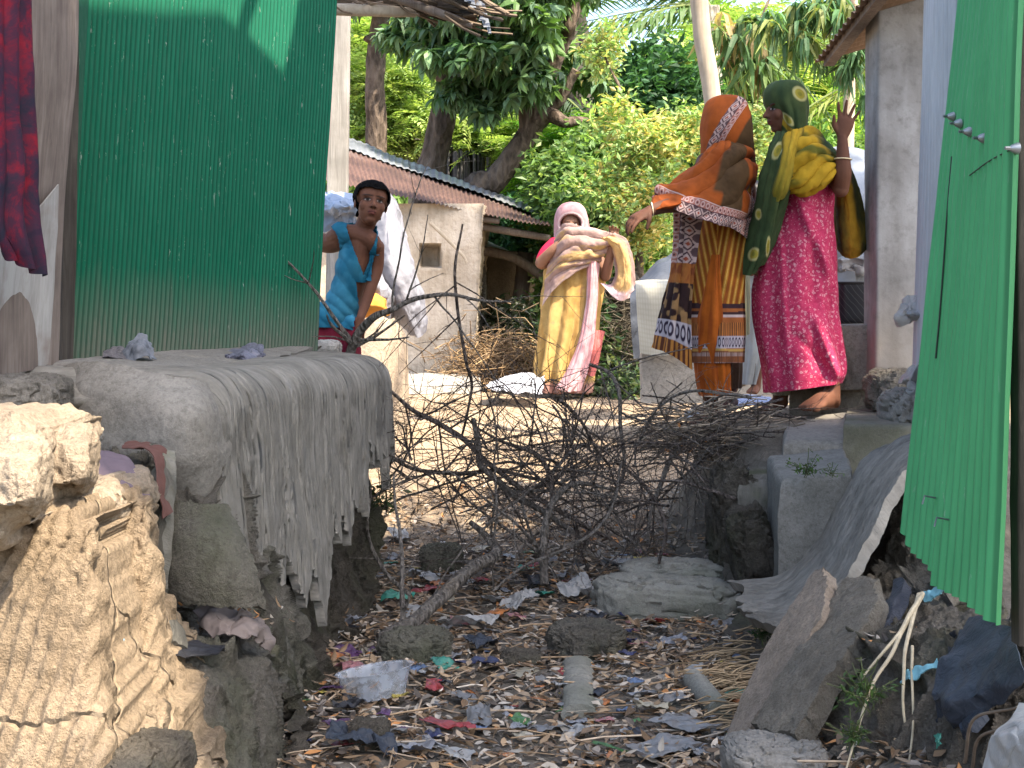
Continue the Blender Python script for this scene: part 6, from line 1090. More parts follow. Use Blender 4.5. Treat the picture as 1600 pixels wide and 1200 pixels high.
def sidep(px_, py_, u, v, Gq):
    n = fbm(np.stack([u * 6, v * 14, 0 * u], -1), 1, 3, 3); c = mixc((.33, .12, .03), (.20, .055, .02), sm(n, -.2, .2)); c = mixc(c, band(np.clip((u) * 1.1, 0, 1), v * 9), (v < .42) * 1.0)
    w = (v - .62) / .38; dk = (v > .55) & (v < .78); n2 = vn(np.stack([u * 12, v * 30, 0 * u], -1), 1, 7); c = mixc(c, mixc((.03, .015, .015), (.28, .16, .07), sm(n2, .1, .3)), dk * 1.0)
    z = (v > .78) & (v < .90); dr = np.hypot(np.mod(u * 7, 1) - .5, (v - .84) * 9); c = mixc(c, mixc((.44, .40, .44), (.03, .02, .04), sm(-np.abs(dr - .32), -.14, -.06)), z * 1.0); c = mixc(c, mixc((.10, .035, .02), (.42, .18, .04), sm(np.sin(u * 60), -.2, .3)), (v > .90) * 1.0); return c
clothobj('scarf_end', drape([[(1052, 330, 6.88), (1070, 332, 6.84), (1098, 335, 6.86)], [(1052, 375, 6.9), (1068, 375, 6.84), (1092, 378, 6.86)], [(1046, 430, 6.92), (1062, 430, 6.83), (1084, 432, 6.84)], [(1030, 490, 6.93), (1052, 492, 6.82), (1080, 498, 6.82)], [(1018, 543, 6.94), (1046, 553, 6.83), (1082, 578, 6.82)]], 160, 110, [(0, 3.5, .010)], .005, 3), M['vcloth'], pa, sidep)
lf = lambda px_, py_, u, v, Gq: mixc((.40, .10, .012), (.27, .06, .01), sm(fbm(np.stack([u * 22, v * 4, 0 * u], -1), 1, 3, 3), -.1, .35))
Gq = cyl([(398, 1112, 1124, 6.86, .02), (450, 1101, 1130, 6.88, .04), (510, 1090, 1137, 6.9, .07), (560, 1085, 1139, 6.93, .09), (600, 1090, 1140, 6.95, .085), (618, 1094, 1141, 6.95, .08)], 140, 160, .008, 8, 7, fs=.012); clothobj('trouser_leg', Gq, M['vcloth'], pa, lf, wrap=True)
Gq = cyl([(470, 1115, 1155, 7.12, .07), (560, 1122, 1158, 7.3, .06), (606, 1128, 1156, 7.42, .05)], 60, 80, .006, 7, 9); clothobj('trouser_leg', Gq, M['vcloth'], pa, lambda px_, py_, u, v, Gq: mixc((.20, .14, .10), (.16, .11, .08), v), wrap=True)
def hoodc(px_, py_, u, v, Gq):
    bx = 1104 + np.clip(235 - py_, 0, 90) ** 1.35 * .125; w = (px_ - bx) / 23; s = (py_ + px_ * .3) / 14; c = np.broadcast_to(np.array(OR), px_.shape + (3,)).copy(); fr = Gq[..., 1] < 7.04
    c = mixc(c, band(np.clip(1 - w, 0, 1), s), ((w > 0) & (w < 1) & fr) * 1.0); k = sm(px_ - (bx + 42), -2, 2); return mixc(c, BR, k)
Gq = cyl([(149.5, 1132, 1140, 7.02, .015), (152, 1117, 1154, 7.02, .055), (160, 1106, 1165, 7.02, .09), (178, 1100, 1171, 7.01, .115), (200, 1097, 1174, 7.0, .125), (222, 1098, 1175, 7.0, .125), (240, 1098, 1176, 7.02, .12), (256, 1098, 1177, 7.04, .11)], 150, 260, .006, 8, 3, fs=.014); clothobj('headscarf', Gq, M['vcloth'], pa, hoodc, wrap=True)
def shawlc(px_, py_, u, v, Gq):
    c = mixc(OR, ORD, sm(fbm(np.stack([u * 9, v * 5, 0 * u], -1), 1, 3, 8), 0, .5) * .6); k = sm(u, .50, .53) * sm(-u, -.76, -.73) * sm(-v, -.80, -.76) + sm(u, .40, .44) * sm(-u, -.55, -.5) * sm(v, .1, .25) * sm(-v, -.66, -.6); c = mixc(c, BR, np.clip(k, 0, 1))
    w = (v - .76) / .24; c = mixc(c, band(np.clip(w, 0, 1), u * 15), (w > 0) * 1.0); w2 = (u - .87) / .13; c = mixc(c, band(np.clip(w2, 0, 1), v * 12), ((w2 > 0) & (v > .45)) * 1.0); return c
clothobj('shawl', drape([[(1104, 240, 6.96), (1118, 226, 6.9), (1140, 222, 6.86), (1160, 228, 6.88), (1176, 244, 7.02)], [(1088, 256, 6.95), (1110, 246, 6.84), (1140, 244, 6.79), (1164, 252, 6.82), (1179, 270, 7.0)],
    [(1060, 280, 6.9), (1092, 276, 6.78), (1132, 282, 6.74), (1162, 290, 6.78), (1178, 300, 6.98)], [(1030, 296, 6.84), (1076, 306, 6.7), (1122, 320, 6.7), (1156, 328, 6.76), (1174, 336, 6.95)], [(1019, 312, 6.8), (1064, 332, 6.66), (1112, 350, 6.68), (1142, 356, 6.74), (1164, 374, 6.9)]], 220, 320, [(.9, 4.2, .017), (.3, 2, .009)], .008, 5), M['vcloth'], pa, shawlc)
Gq = drape([[(1100, 250, 7.08), (1060, 290, 6.98), (1022, 304, 6.84), (1017, 318, 6.8)], [(1085, 262, 6.9), (1050, 296, 6.78), (1020, 312, 6.74), (1016, 325, 6.72)], [(1100, 300, 6.82), (1062, 318, 6.66), (1030, 326, 6.64), (1019, 332, 6.66)], [(1105, 310, 7.0), (1070, 324, 6.8), (1040, 330, 6.74), (1020, 334, 6.7)]], 60, 80, [(.2, 3, .006)], .004, 8)
clothobj('sleeve', Gq, M['vcloth'], pa, lambda px_, py_, u, v, Gq: mixc(mixc(OR, ORD, sm(v, .3, .9)), (.16, .05, .03), (u > .93) * .6))
# ---------------------------------------------------------------- woman in pink
pb_ = thing('person', W(1260, 645, 7.0), 'woman in a long pink floral dress and green tie dyed scarf, right palm raised', 'person')
b = Bag(); hb = Head(W(1226, 172, 7.02), .215, yaw=-78, pitch=4); hb.build(b)
tubep(b, [P_(1232, 200, 7.02), P_(1246, 230, 7.02)], [.05, .055]); tubep(b, [P_(1250, 240, 7.03), P_(1256, 300, 7.03), P_(1250, 360, 7.03), P_(1246, 420, 7.03), P_(1248, 460, 7.03)], [.10, .12, .115, .14, .14], 20, 14)
tubep(b, [P_(1222, 240, 7.0), P_(1255, 236, 7.02), P_(1292, 246, 7.02)], [.055, .06, .055])
tubep(b, [P_(1292, 246, 7.02), P_(1304, 275, 6.95), P_(1314, 296, 6.86)], [.05, .044, .036]); tubep(b, [P_(1315, 294, 6.86), P_(1317, 270, 6.83), P_(1317, 245, 6.82), P_(1316, 214, 6.82)], [.034, .039, .031, .022])
tubep(b, [P_(1222, 242, 7.0), P_(1200, 300, 6.95), P_(1190, 340, 6.9)], [.05, .042, .036]); tubep(b, [P_(1192, 330, 6.95), P_(1186, 370, 6.92), P_(1180, 382, 6.93)], [.034, .024, .022]); hand(b, P_(1180, 384, 6.95), (-.3, 0, -1), (-1, 0, 0), side=1, S=.15, curls=(.5,) * 5)
hand(b, P_(1316, 214, 6.82), (.22, .0, 1), (.05, 1, .0), side=1, S=.165, curls=(.25, .12, .1, .16, .2), spread=.30, rad=.0086, thumb=(.75, .5))
tubep(b, [P_(1236, 450, 7.05), P_(1226, 540, 7.12), P_(1221, 600, 7.15), P_(1219, 630, 7.15)], [.09, .06, .042, .034]); tubep(b, [P_(1266, 450, 7.0), P_(1282, 540, 6.95), P_(1296, 590, 6.9), P_(1300, 622, 6.88)], [.09, .065, .046, .038])
foot(b, P_(1224, 637, 7.2), P_(1196, 643, 7.0)); foot(b, P_(1303, 639, 6.92), P_(1258, 643, 6.70), .085, .055)
bodyB = body('body', b, pb_, .0042, lambda V: hb.paint(V, SK))
Q = Vector((.05, .05, 1)).to_track_quat('Z', 'Y'); t = np.linspace(0, 2 * np.pi, 40); c = W(1317, 249, 6.82); Bag().tube([c + Q @ Vector((.037 * math.cos(a), .036 * math.sin(a), 0)) for a in t], .003, 8).build('bangle', G('bangle', .3, .5).base((.80, .66, .40)).m, pb_)
g = G('floral_print', .85, .15); wp = g.mix(.04, g.obj, g.noise(30, 2, out=1)); v1 = g.vor(46, wp, rnd=.6); v2 = g.vor(110, wp); n = g.noise(55, 4)
rg = g.ramp(v1, [(.10, 0.0), (.16, 1.0), (.26, 1.0), (.34, 0.0)]); dots = g.ramp(v2, [(.14, 1.0), (.24, 0.0)]); ctr = g.ramp(v1, [(.05, 1.0), (.09, 0.0)])
pk = g.ramp(n, [(.35, (.36, .022, .075)), (.65, (.50, .05, .12))]); pk = g.mix(g.ma('MULTIPLY', rg, .5), pk, (.72, .42, .46)); pk = g.mix(g.ma('MULTIPLY', dots, .55), pk, (.72, .45, .50)); pk = g.mix(ctr, pk, (.75, .5, .5)); g.base(pk); g.bump(g.noise(40, 3), .25, .005); M['floral'] = g.m
Gq = cyl([(228, 1222, 1292, 7.03, .10), (250, 1206, 1303, 7.03, .135), (290, 1202, 1303, 7.03, .15), (340, 1198, 1301, 7.03, .15), (390, 1186, 1306, 7.03, .16), (440, 1178, 1307, 7.03, .175), (490, 1177, 1310, 7.02, .18), (540, 1184, 1317, 7.01, .19), (580, 1192, 1321, 7.0, .20), (606, 1196, 1314, 7.0, .20)], 240, 340, .014, 8, 12, fs=.012, grow=.8)
v = np.linspace(0, 1, 240)[:, None]; px_, py_ = pxy(Gq); Gq[..., 2] += -(sm(v, .85, 1) * (1250 - px_) / 55 * .022) - .0     # hem lower at the left
for (x0, y0, x1, y1, w_, a_) in ((1262, 330, 1310, 470, 7, .022), (1238, 300, 1290, 420, 6, .016), (1265, 480, 1312, 600, 9, .035), (1285, 440, 1318, 590, 6, -.02), (1215, 330, 1230, 600, 7, .015), (1240, 520, 1300, 585, 8, -.018), (1225, 300, 1262, 330, 6, .012)):      # pulled folds
    dx, dy = x1 - x0, y1 - y0; L = math.hypot(dx, dy); q_ = ((px_ - x0) * dy - (py_ - y0) * dx) / L; s_ = ((px_ - x0) * dx + (py_ - y0) * dy) / L / L; k = np.exp(-(q_ / w_) ** 2) * sm(s_, -.1, .25) * sm(-s_, -1.1, -.75); Gq[..., 1] -= k * a_ * (Gq[..., 1] < 7.03)
clothobj('dress', Gq, M['floral'], pb_, None, wrap=True)
Gq = cyl([(560, 1206, 1236, 7.13, .06), (606, 1206, 1234, 7.15, .055), (617, 1207, 1233, 7.15, .052)], 30, 60, .003, 6, 9); clothobj('petticoat', Gq, cloth('pale_petticoat', (.42, .42, .34)), pb_, None, wrap=True)
GN = (.035, .06, .024); GNL = (.075, .10, .035); YL = (.42, .26, .018)
def tie(px_, py_, u, v, Gq, base=GN, ye=.0, sc=6, seed=3):
    n = fbm(Gq * np.array([1, 1, 1.0]), sc, 4, seed); c = mixc(base, GNL, sm(n, -.3, .4)); c = mixc(c, YL, np.clip(sm(n + ye, .15, .5), 0, 1)); return c
def spots(c, px_, py_, L):
    for x, y, rx, ry, a in L:
        ca, sa = math.cos(a), math.sin(a); dx, dy = px_ - x, py_ - y; r_ = np.hypot((dx * ca + dy * sa) / rx, (-dx * sa + dy * ca) / ry); c = mixc(c, (.40, .38, .17), sm(-r_, -1.15, -.85)); c = mixc(c, (.30, .26, .04), sm(-r_, -.75, -.6)); c = mixc(c, (.16, .17, .03), sm(-r_, -.4, -.2) * .7)
    return c
Gq = cyl([(127, 1222, 1234, 7.05, .02), (130, 1208, 1247, 7.05, .07), (138, 1198, 1256, 7.05, .10), (150, 1193.5, 1261, 7.05, .115), (166, 1196, 1263, 7.05, .12), (182, 1207, 1263, 7.05, .12), (198, 1212, 1262, 7.05, .12), (212, 1214, 1264, 7.05, .12), (230, 1206, 1272, 7.05, .13)], 150, 220, .006, 9, 5, fs=.018)
clothobj('headscarf', Gq, M['vcloth'], pb_, lambda px_, py_, u, v, Gq: spots(mixc(tie(px_, py_, u, v, Gq, ye=-.35, seed=5), YL, sm(-np.abs((py_ - 168) - (px_ - 1206) * 1.25), -7, -4) * sm(py_, 178, 190) * (Gq[..., 1] < 7.05) * .8), px_, py_, [(1249, 147, 9, 13, .9 - 1.57), (1231, 186, 5, 13, -.6)]), wrap=True)
# green fall of the scarf at the left, wrapped over the chest and down
clothobj('scarf', drape([[(1212, 205, 6.95), (1225, 208, 6.9), (1240, 215, 6.88), (1256, 225, 6.92)], [(1198, 240, 6.93), (1214, 240, 6.84), (1232, 245, 6.8), (1250, 255, 6.84)], [(1185, 280, 6.93), (1202, 282, 6.82), (1222, 288, 6.78), (1238, 296, 6.82)], [(1178, 330, 6.94), (1192, 332, 6.82), (1208, 336, 6.8), (1224, 336, 6.86)], [(1166, 380, 6.95), (1180, 382, 6.84), (1198, 382, 6.83), (1210, 376, 6.9)], [(1155, 424, 6.96), (1166, 430, 6.88), (1180, 424, 6.87), (1194, 408, 6.92)]], 180, 130, [(0, 4, .017), (.2, 2, .012)], .008, 5),
         M['vcloth'], pb_, lambda px_, py_, u, v, Gq: spots(tie(px_, py_, u, v, Gq, ye=-.3 + .35 * 0, seed=7), px_, py_, [(1215, 236, 7, 15, .45), (1178, 397, 8, 11, .4), (1186, 335, 5, 9, 0), (1199, 385, 3, 16, .1)]))
def yc(px_, py_, u, v, Gq): n = fbm(np.stack([u * 2.2, v * 9, 0 * u], -1), 1, 3, 6); c = mixc(YL, (.10, .10, .015), sm(n, .05, .45)); c = mixc(c, GN, sm(u, .5, .72) * sm(-v, -.42, -.18)); return mixc(c, GN, sm(-u, -.12, -.04) * .5)
clothobj('shawl', drape([[(1226, 224, 6.92), (1248, 206, 6.92), (1268, 200, 6.95), (1290, 218, 6.98), (1306, 244, 6.96)], [(1222, 250, 6.82), (1246, 232, 6.80), (1270, 226, 6.80), (1294, 238, 6.84), (1309, 252, 6.88)], [(1222, 276, 6.78), (1244, 264, 6.76), (1270, 256, 6.76), (1294, 256, 6.80), (1309, 258, 6.86)], [(1228, 292, 6.78), (1248, 290, 6.75), (1272, 284, 6.76), (1292, 274, 6.80), (1308, 262, 6.85)], [(1236, 300, 6.86), (1252, 304, 6.83), (1272, 300, 6.84), (1290, 288, 6.86), (1307, 268, 6.88)]], 150, 170, [(1.25, 5.5, .018), (1.6, 2, .008)], .005, 9), M['vcloth'], pb_, yc)
clothobj('scarf_fold', drape([[(1222, 214, 6.90), (1240, 204, 6.86), (1258, 200, 6.92)], [(1222, 232, 6.82), (1238, 222, 6.78), (1252, 214, 6.84)], [(1218, 262, 6.77), (1230, 256, 6.73), (1244, 246, 6.78)], [(1208, 292, 6.77), (1220, 292, 6.73), (1236, 290, 6.76)], [(1205, 312, 6.80), (1214, 314, 6.77), (1226, 306, 6.78)]], 110, 70, [(0, 3, .007)], .003, 9), M['vcloth'], pb_, lambda px_, py_, u, v, Gq: mixc(mixc(YL, (.22, .20, .03), v), GN, sm(np.abs(u - .5), .25, .5) * .7))
clothobj('scarf_tail', drape([[(1300, 236, 7.1), (1316, 240, 7.05), (1326, 252, 7.08)], [(1302, 290, 7.12), (1320, 290, 7.0), (1340, 292, 7.08)], [(1303, 340, 7.13), (1326, 340, 6.98), (1352, 340, 7.08)], [(1304, 376, 7.12), (1330, 382, 6.98), (1363, 378, 7.08)], [(1310, 392, 7.1), (1332, 404, 7.0), (1360, 384, 7.06)]], 120, 90, [(0, 2.2, .010)], .008, 9), M['vcloth'], pb_, lambda px_, py_, u, v, Gq: mixc(mixc((.16, .12, .02), (.06, .06, .02), sm(fbm(Gq, 9, 3, 5), -.2, .3)), (.36, .19, .015), sm(-np.abs(u - .55 + .15 * fbm(Gq, 6, 3, 6)), -.22, -.05) * .8))
# ---------------------------------------------------------------- person almost hidden between the two
pc = thing('person', W(1165, 612, 9.0), 'barefoot person in grey, almost hidden between the two women at the right', 'person'); b = Bag(); D = 8.9
hc = Head(W(1178, 308, D), .19, yaw=10); hc.build(b); tubep(b, [P_(1176, 325, D), P_(1174, 345, D)], [.04, .045]); tubep(b, [P_(1172, 350, D), P_(1170, 400, D), P_(1168, 450, D)], [.09, .09, .10]); tubep(b, [P_(1155, 352, D), P_(1172, 346, D), P_(1190, 352, D)], [.04, .045, .04])
for s_, xk, xf in ((-1, 1152, 1146), (1, 1184, 1181)): tubep(b, [P_(1170 + s_ * 12, 450, D), P_(xk, 535, D), P_(xf, 607, D)], [.07, .045, .028]); foot(b, P_(xf + 2, 612, D + .05), P_(xf - 8, 616, D - .14), .045, .035)
for s_ in (-1, 1): tubep(b, [P_(1172 + s_ * 17, 354, D), P_(1172 + s_ * 18, 395, D - .05), P_(1170 + s_ * 4, 425, D - .15)], [.036, .03, .024])
body('body', b, pc, .0055, lambda V: hc.paint(V, SK)); clothobj('dress', cyl([(345, 1158, 1188, D, .09), (400, 1150, 1192, D, .11), (470, 1150, 1194, D, .13), (540, 1154, 1192, D, .14), (600, 1158, 1178, D, .06)], 80, 90, .012, 8, 3), cloth('grey_cloth', (.32, .35, .37)), pc, None, wrap=True)
clothobj('scarf_end', drape([[(1160, 425, D - .18), (1172, 425, D - .2)], [(1158, 470, D - .17), (1173, 470, D - .2)], [(1157, 528, D - .17), (1172, 522, D - .2)]], 50, 30, [(0, 1.5, .008)], .004, 3), cloth('khaki_cloth', (.25, .235, .15)), pc)
shell(bpy.data.objects[pc.name].children[0], pc, lambda V, N: (hc.loc(V)[:, 2] > .1) & (hc.loc(V)[:, 2] < .7), .008, 'hair', G('black_hair', .4, .4).base((.012, .010, .009)).m)
# ---------------------------------------------------------------- woman in the golden sari
pd = thing('person', W(888, 614, 12.0), 'woman in a golden sari drawing a mauve shawl over her mouth, in the sunlit yard', 'person'); b = Bag(); D = 12.0; E_ = lambda x, y, d=12.0: np.array(W(x, y, d))
he = Head(W(892, 352, D), .215, yaw=0, pitch=0); he.build(b); tubep(b, [E_(893, 370), E_(894, 388)], [.05, .055]); tubep(b, [E_(895, 395), E_(897, 440), E_(893, 480), E_(890, 520)], [.12, .12, .14, .15], 18, 12); tubep(b, [E_(866, 392), E_(895, 384), E_(928, 394)], [.055, .06, .055])
tubep(b, [E_(864, 393), E_(850, 410, 11.92), E_(845, 411, 11.85)], [.055, .05, .045]); tubep(b, [E_(845, 410, 11.85), E_(862, 392, 11.78), E_(880, 375, 11.76)], [.045, .038, .026]); hand(b, E_(880, 376, 11.76), (.6, -.1, .5), (-.2, -1, .2), side=1, S=.17, curls=(.5,) * 5)
tubep(b, [E_(928, 395), E_(942, 420, 11.95), E_(946, 432, 11.9)], [.055, .048, .042]); tubep(b, [E_(946, 432, 11.9), E_(952, 405, 11.82), E_(957, 380, 11.78)], [.042, .036, .026]); hand(b, E_(957, 379, 11.78), (.1, -.1, 1), (0, 1, 0), side=1, S=.17, curls=(.6,) * 5)
tubep(b, [E_(876, 510), E_(874, 570), E_(873, 606)], [.09, .06, .035]); tubep(b, [E_(906, 510), E_(908, 570), E_(909, 606)], [.09, .06, .035]); foot(b, E_(873, 612, 12.05), E_(868, 617, 11.85)); foot(b, E_(909, 612, 12.05), E_(912, 617, 11.85))
body('body', b, pd, .0065, lambda V: he.paint(V, (.20, .105, .07)))
GD = (.40, .27, .10); MV = (.27, .185, .17); MVL = (.37, .28, .26)
def gold(px_, py_, u, v, Gq): n = fbm(np.stack([u * 30, v * 4, 0 * u], -1), 1, 3, 3); n2 = vn(np.stack([u * 60, v * 40, 0 * u], -1), 1, 5); c = mixc(GD, (.36, .22, .07), sm(n, -.1, .4)); c = mixc(c, (.30, .17, .10), sm(n2, .5, .8) * .6); return mixc(c, (.34, .18, .19), sm(v, .90, .95) * .8)
Gq = cyl([(392, 866, 934, D, .12), (420, 852, 944, D, .15), (450, 850, 942, D, .16), (490, 848, 938, D, .17), (530, 843, 934, D, .18), (575, 839, 930, D, .19), (613, 845, 925, D, .18)], 150, 260, .030, 12, 8, fs=.03); clothobj('sari', Gq, M['vcloth'], pd, gold, wrap=True)
Gq = cyl([(372, 862, 882, 11.98, .05), (388, 846, 872, 11.93, .085), (404, 838, 862, 11.9, .085), (410, 840, 856, 11.88, .07)], 40, 50, .003, 5, 2); clothobj('blouse_sleeve', Gq, cloth('crimson_blouse', (.38, .015, .05)), pd, None, wrap=True)
mvc = lambda px_, py_, u, v, Gq: mixc(mixc(MV, GD, sm(fbm(np.stack([u * 3, v * 12, 0 * u], -1), 1, 3, 4), .05, .4) * .8), MVL, sm(np.abs(v - .5), .4, .48) * .7)
Gq = cyl([(316.5, 888, 896, 12.03, .03), (319, 879, 906, 12.03, .09), (327, 871, 914, 12.03, .12), (340, 867, 918, 12.04, .13), (356, 866, 921, 12.06, .13), (372, 866, 922, 12.06, .13), (386, 862, 926, 12.05, .13)], 80, 140, .004, 8, 3, fs=.01)
qx, qy = pxy(Gq); fm = (Gq[..., 1] < 12.0) * sm(-np.hypot((qx - 892) / 16, (qy - 350) / 15), -1.1, -.9); Gq[..., 1] += fm * .15          # face opening pushed back behind the brow
clothobj('headscarf', Gq, M['vcloth'], pd, lambda px_, py_, u, v, Gq: mixc(mixc((.42, .26, .28), (.30, .17, .19), sm(fbm(Gq, 12, 3, 3), -.2, .4)), (.55, .42, .42), sm(-np.abs(np.hypot((px_ - 892) / 17, (py_ - 350) / 16) - 1.12), -.1, -.03)), wrap=True)
clothobj('shawl', drape([[(870, 362, 11.84), (884, 350, 11.74), (905, 352, 11.74), (930, 358, 11.76), (960, 366, 11.76)], [(868, 385, 11.8), (884, 368, 11.70), (905, 370, 11.70), (930, 376, 11.73), (958, 376, 11.75)], [(858, 412, 11.82), (880, 396, 11.72), (904, 394, 11.71), (926, 396, 11.74), (944, 396, 11.8)], [(852, 440, 11.84), (874, 420, 11.76), (900, 410, 11.74), (922, 406, 11.78), (938, 406, 11.84)], [(848, 478, 11.86), (866, 452, 11.80), (892, 428, 11.78), (916, 416, 11.8), (934, 412, 11.86)]], 120, 140, [(1.5, 4.5, .022)], .01, 4), M['vcloth'], pd, mvc)
clothobj('shawl_tail', drape([[(930, 360, 11.78), (945, 372, 11.72), (960, 364, 11.74)], [(952, 385, 11.8), (968, 385, 11.68), (978, 378, 11.74)], [(962, 420, 11.8), (976, 418, 11.68), (988, 405, 11.74)], [(955, 444, 11.8), (974, 452, 11.68), (991, 440, 11.74)], [(938, 442, 11.82), (965, 468, 11.7), (990, 464, 11.76)]], 110, 80, [(0, 2.5, .015)], .012, 4), M['vcloth'], pd, lambda px_, py_, u, v, Gq: mixc(mixc((.48, .31, .13), MV, sm(np.abs(u - .5), .2, .45)), (.62, .45, .46), sm(v, .76, .86)))
clothobj('sari_pleats', drape([[(918, 412, 11.83), (926, 408, 11.78), (936, 412, 11.84)], [(916, 470, 11.82), (924, 470, 11.76), (932, 470, 11.84)], [(905, 530, 11.8), (915, 530, 11.74), (928, 530, 11.82)], [(885, 580, 11.78), (900, 584, 11.7), (918, 576, 11.8)], [(868, 606, 11.78), (884, 612, 11.7), (908, 610, 11.78)]], 110, 70, [(0, 4, .014)], .006, 4), M['vcloth'], pd, lambda px_, py_, u, v, Gq: mixc(mixc((.42, .30, .32), (.50, .24, .26), sm(np.sin(u * 30), -.2, .5)), (.60, .38, .40), sm(v, .5, .9) * .6))
clothobj('red_end', drape([[(928, 522, 11.86), (934, 516, 11.82), (945, 518, 11.86)], [(920, 545, 11.86), (930, 545, 11.8), (940, 542, 11.86)], [(916, 585, 11.86), (924, 588, 11.8), (930, 585, 11.86)]], 50, 40, [(0, 2, .012)], .006, 4), cloth('coral_cloth', (.45, .13, .12)), pd)
# ---------------------------------------------------------------- boy
pe = thing('person', W(530, 690, 7.0), 'boy in a blue vest and maroon shorts leaning out from behind the dark green wall', 'person'); b = Bag(); Y_ = lambda x, y, d=7.0: np.array(W(x, y, d))
hf = Head(W(580, 319, 6.95), .205, yaw=14, pitch=-6, roll=9); hf.build(b, child=True)
tubep(b, [hf.p(0, -.1, -.25), Y_(568, 358, 7.0), Y_(562, 372, 7.02)], [.046, .045, .052]); tubep(b, [Y_(562, 382, 7.02), Y_(556, 410, 7.04), Y_(546, 450, 7.06), Y_(533, 490, 7.08), Y_(526, 510, 7.1)], [.076, .094, .086, .090, .092], 20, 14, flat=.8)
tubep(b, [Y_(522, 372, 7.05), Y_(535, 366, 7.0), Y_(560, 366, 6.98), Y_(578, 374, 6.97), Y_(586, 384, 6.98)], [.042, .044, .042, .040, .036])
tubep(b, [Y_(534, 372, 7.03), Y_(512, 380, 7.1), Y_(488, 372, 7.2)], [.055, .047, .036]); tubep(b, [Y_(488, 372, 7.2), Y_(482, 330, 7.2)], [.032, .022])
tubep(b, [Y_(589, 386, 7.0), Y_(589, 418, 7.02), Y_(580, 448, 7.0)], [.035, .030, .026]); tubep(b, [Y_(580, 448, 7.0), Y_(571, 475, 6.97), Y_(563, 497, 6.92)], [.027, .024, .018]); hand(b, Y_(563, 497, 6.92), (-.12, -.2, -1), (.3, -1, .1), side=1, S=.135, curls=(.4, .5, .5, .55, .6), rad=.0072)
for (x0, x1, x2, dz) in ((512, 505, 500, .05), (532, 534, 532, 0)): tubep(b, [Y_(x0, 505, 7.08), Y_(x1, 590, 7.05), Y_(x2, 680, 7.1)], [.085, .05, .03], 16, 12); foot(b, Y_(x2 + 2, 690, 7.15), Y_(x2 + 8, 700, 6.98), .045, .035)
bodyE = body('body', b, pe, .0036, lambda V: hf.paint(V, (.12, .052, .031), (.13, .042, .032), (.20, .165, .145)), 3)
def lin(x0, y0, x1, y1, px_, py_): return ((px_ - x0) * (y1 - y0) - (py_ - y0) * (x1 - x0)) / math.hypot(x1 - x0, y1 - y0)
def vest(V, N):
    px_, py_ = pxy(V); front = N[:, 1] < .25
    tor = (py_ < 512) & (py_ > 350) & (px_ < 612)
    armL = np.hypot((px_ - 510) / 21, (py_ - 384) / 30) < 1; armR = ((px_ > 586 - (py_ - 398) * .12) & (py_ > 398)); forearm = (py_ > 440) & (px_ > 556)
    neck = (px_ > 543) & (px_ < 586) & (py_ < 428 - np.abs(px_ - 567) * 3.0) & front; neckb = (py_ < 352)
    lowarm = (px_ > 594 - (py_ - 385) * .16) & (py_ > 392); return tor & ~armL & ~armR & ~lowarm & ~forearm & ~neck & ~neckb & (py_ > 352 + .0 * px_) & ~((px_ > 588) & (py_ < 395)) & ~((px_ < 500) & (py_ < 400))
shell(bodyE, pe, vest, lambda P: .008 + .022 * np.clip((440 - (500 - P[:, 2] / P[:, 1] * F)) / -90, 0, 1), 'vest', vcol('vest_cloth', .85, .15, .2, 20, .4), lambda P: mixc((.012, .105, .17), (.035, .17, .25), sm(fbm(P, 12, 3, 3), -.2, .5)), lambda P: .007 * np.abs(np.sin((P[:, 0] * 1.0 + P[:, 2] * .9) * 42 + 3 * fbm(P, 5, 2, 3))) + .006 * fbm(P, 10, 3, 4))
def shorts(V, N): px_, py_ = pxy(V); return (py_ > 486) & (py_ < 605) & (px_ < 556)
shell(bodyE, pe, shorts, lambda P: .012 + .05 * np.clip((-.02 - P[:, 2]) / .3, 0, 1), 'shorts', cloth('maroon_shorts', (.14, .012, .025), .4), None, lambda P: .008 * np.sin(P[:, 0] * 90 + P[:, 2] * 12))
def hairf(V, N): L = hf.loc(V); return (np.abs(L) < .75).all(1) & (L[:, 2] > np.interp(L[:, 1], [-.5, -.2, .0, .12, .2, .5], [-.25, -.2, -.08, .03, .25, .28]) + .025 * vn(L, 14, 3) - .0) & ~((np.abs(L[:, 0]) > .325) & (L[:, 2] < .08)) | ((np.abs(L) < .6).all(1) & (L[:, 1] < -.12) & (L[:, 2] > -.3))
g = G('black_hair', .9, .04); g.base((.004, .0038, .004)); g.bump(g.noise(1, 4, .7, g.map(g.obj, (240, 240, 30))), .6, .006)
shell(bodyE, pe, hairf, lambda P: .013 + .006 * fbm(P, 30, 3, 3), 'hair', g.m)
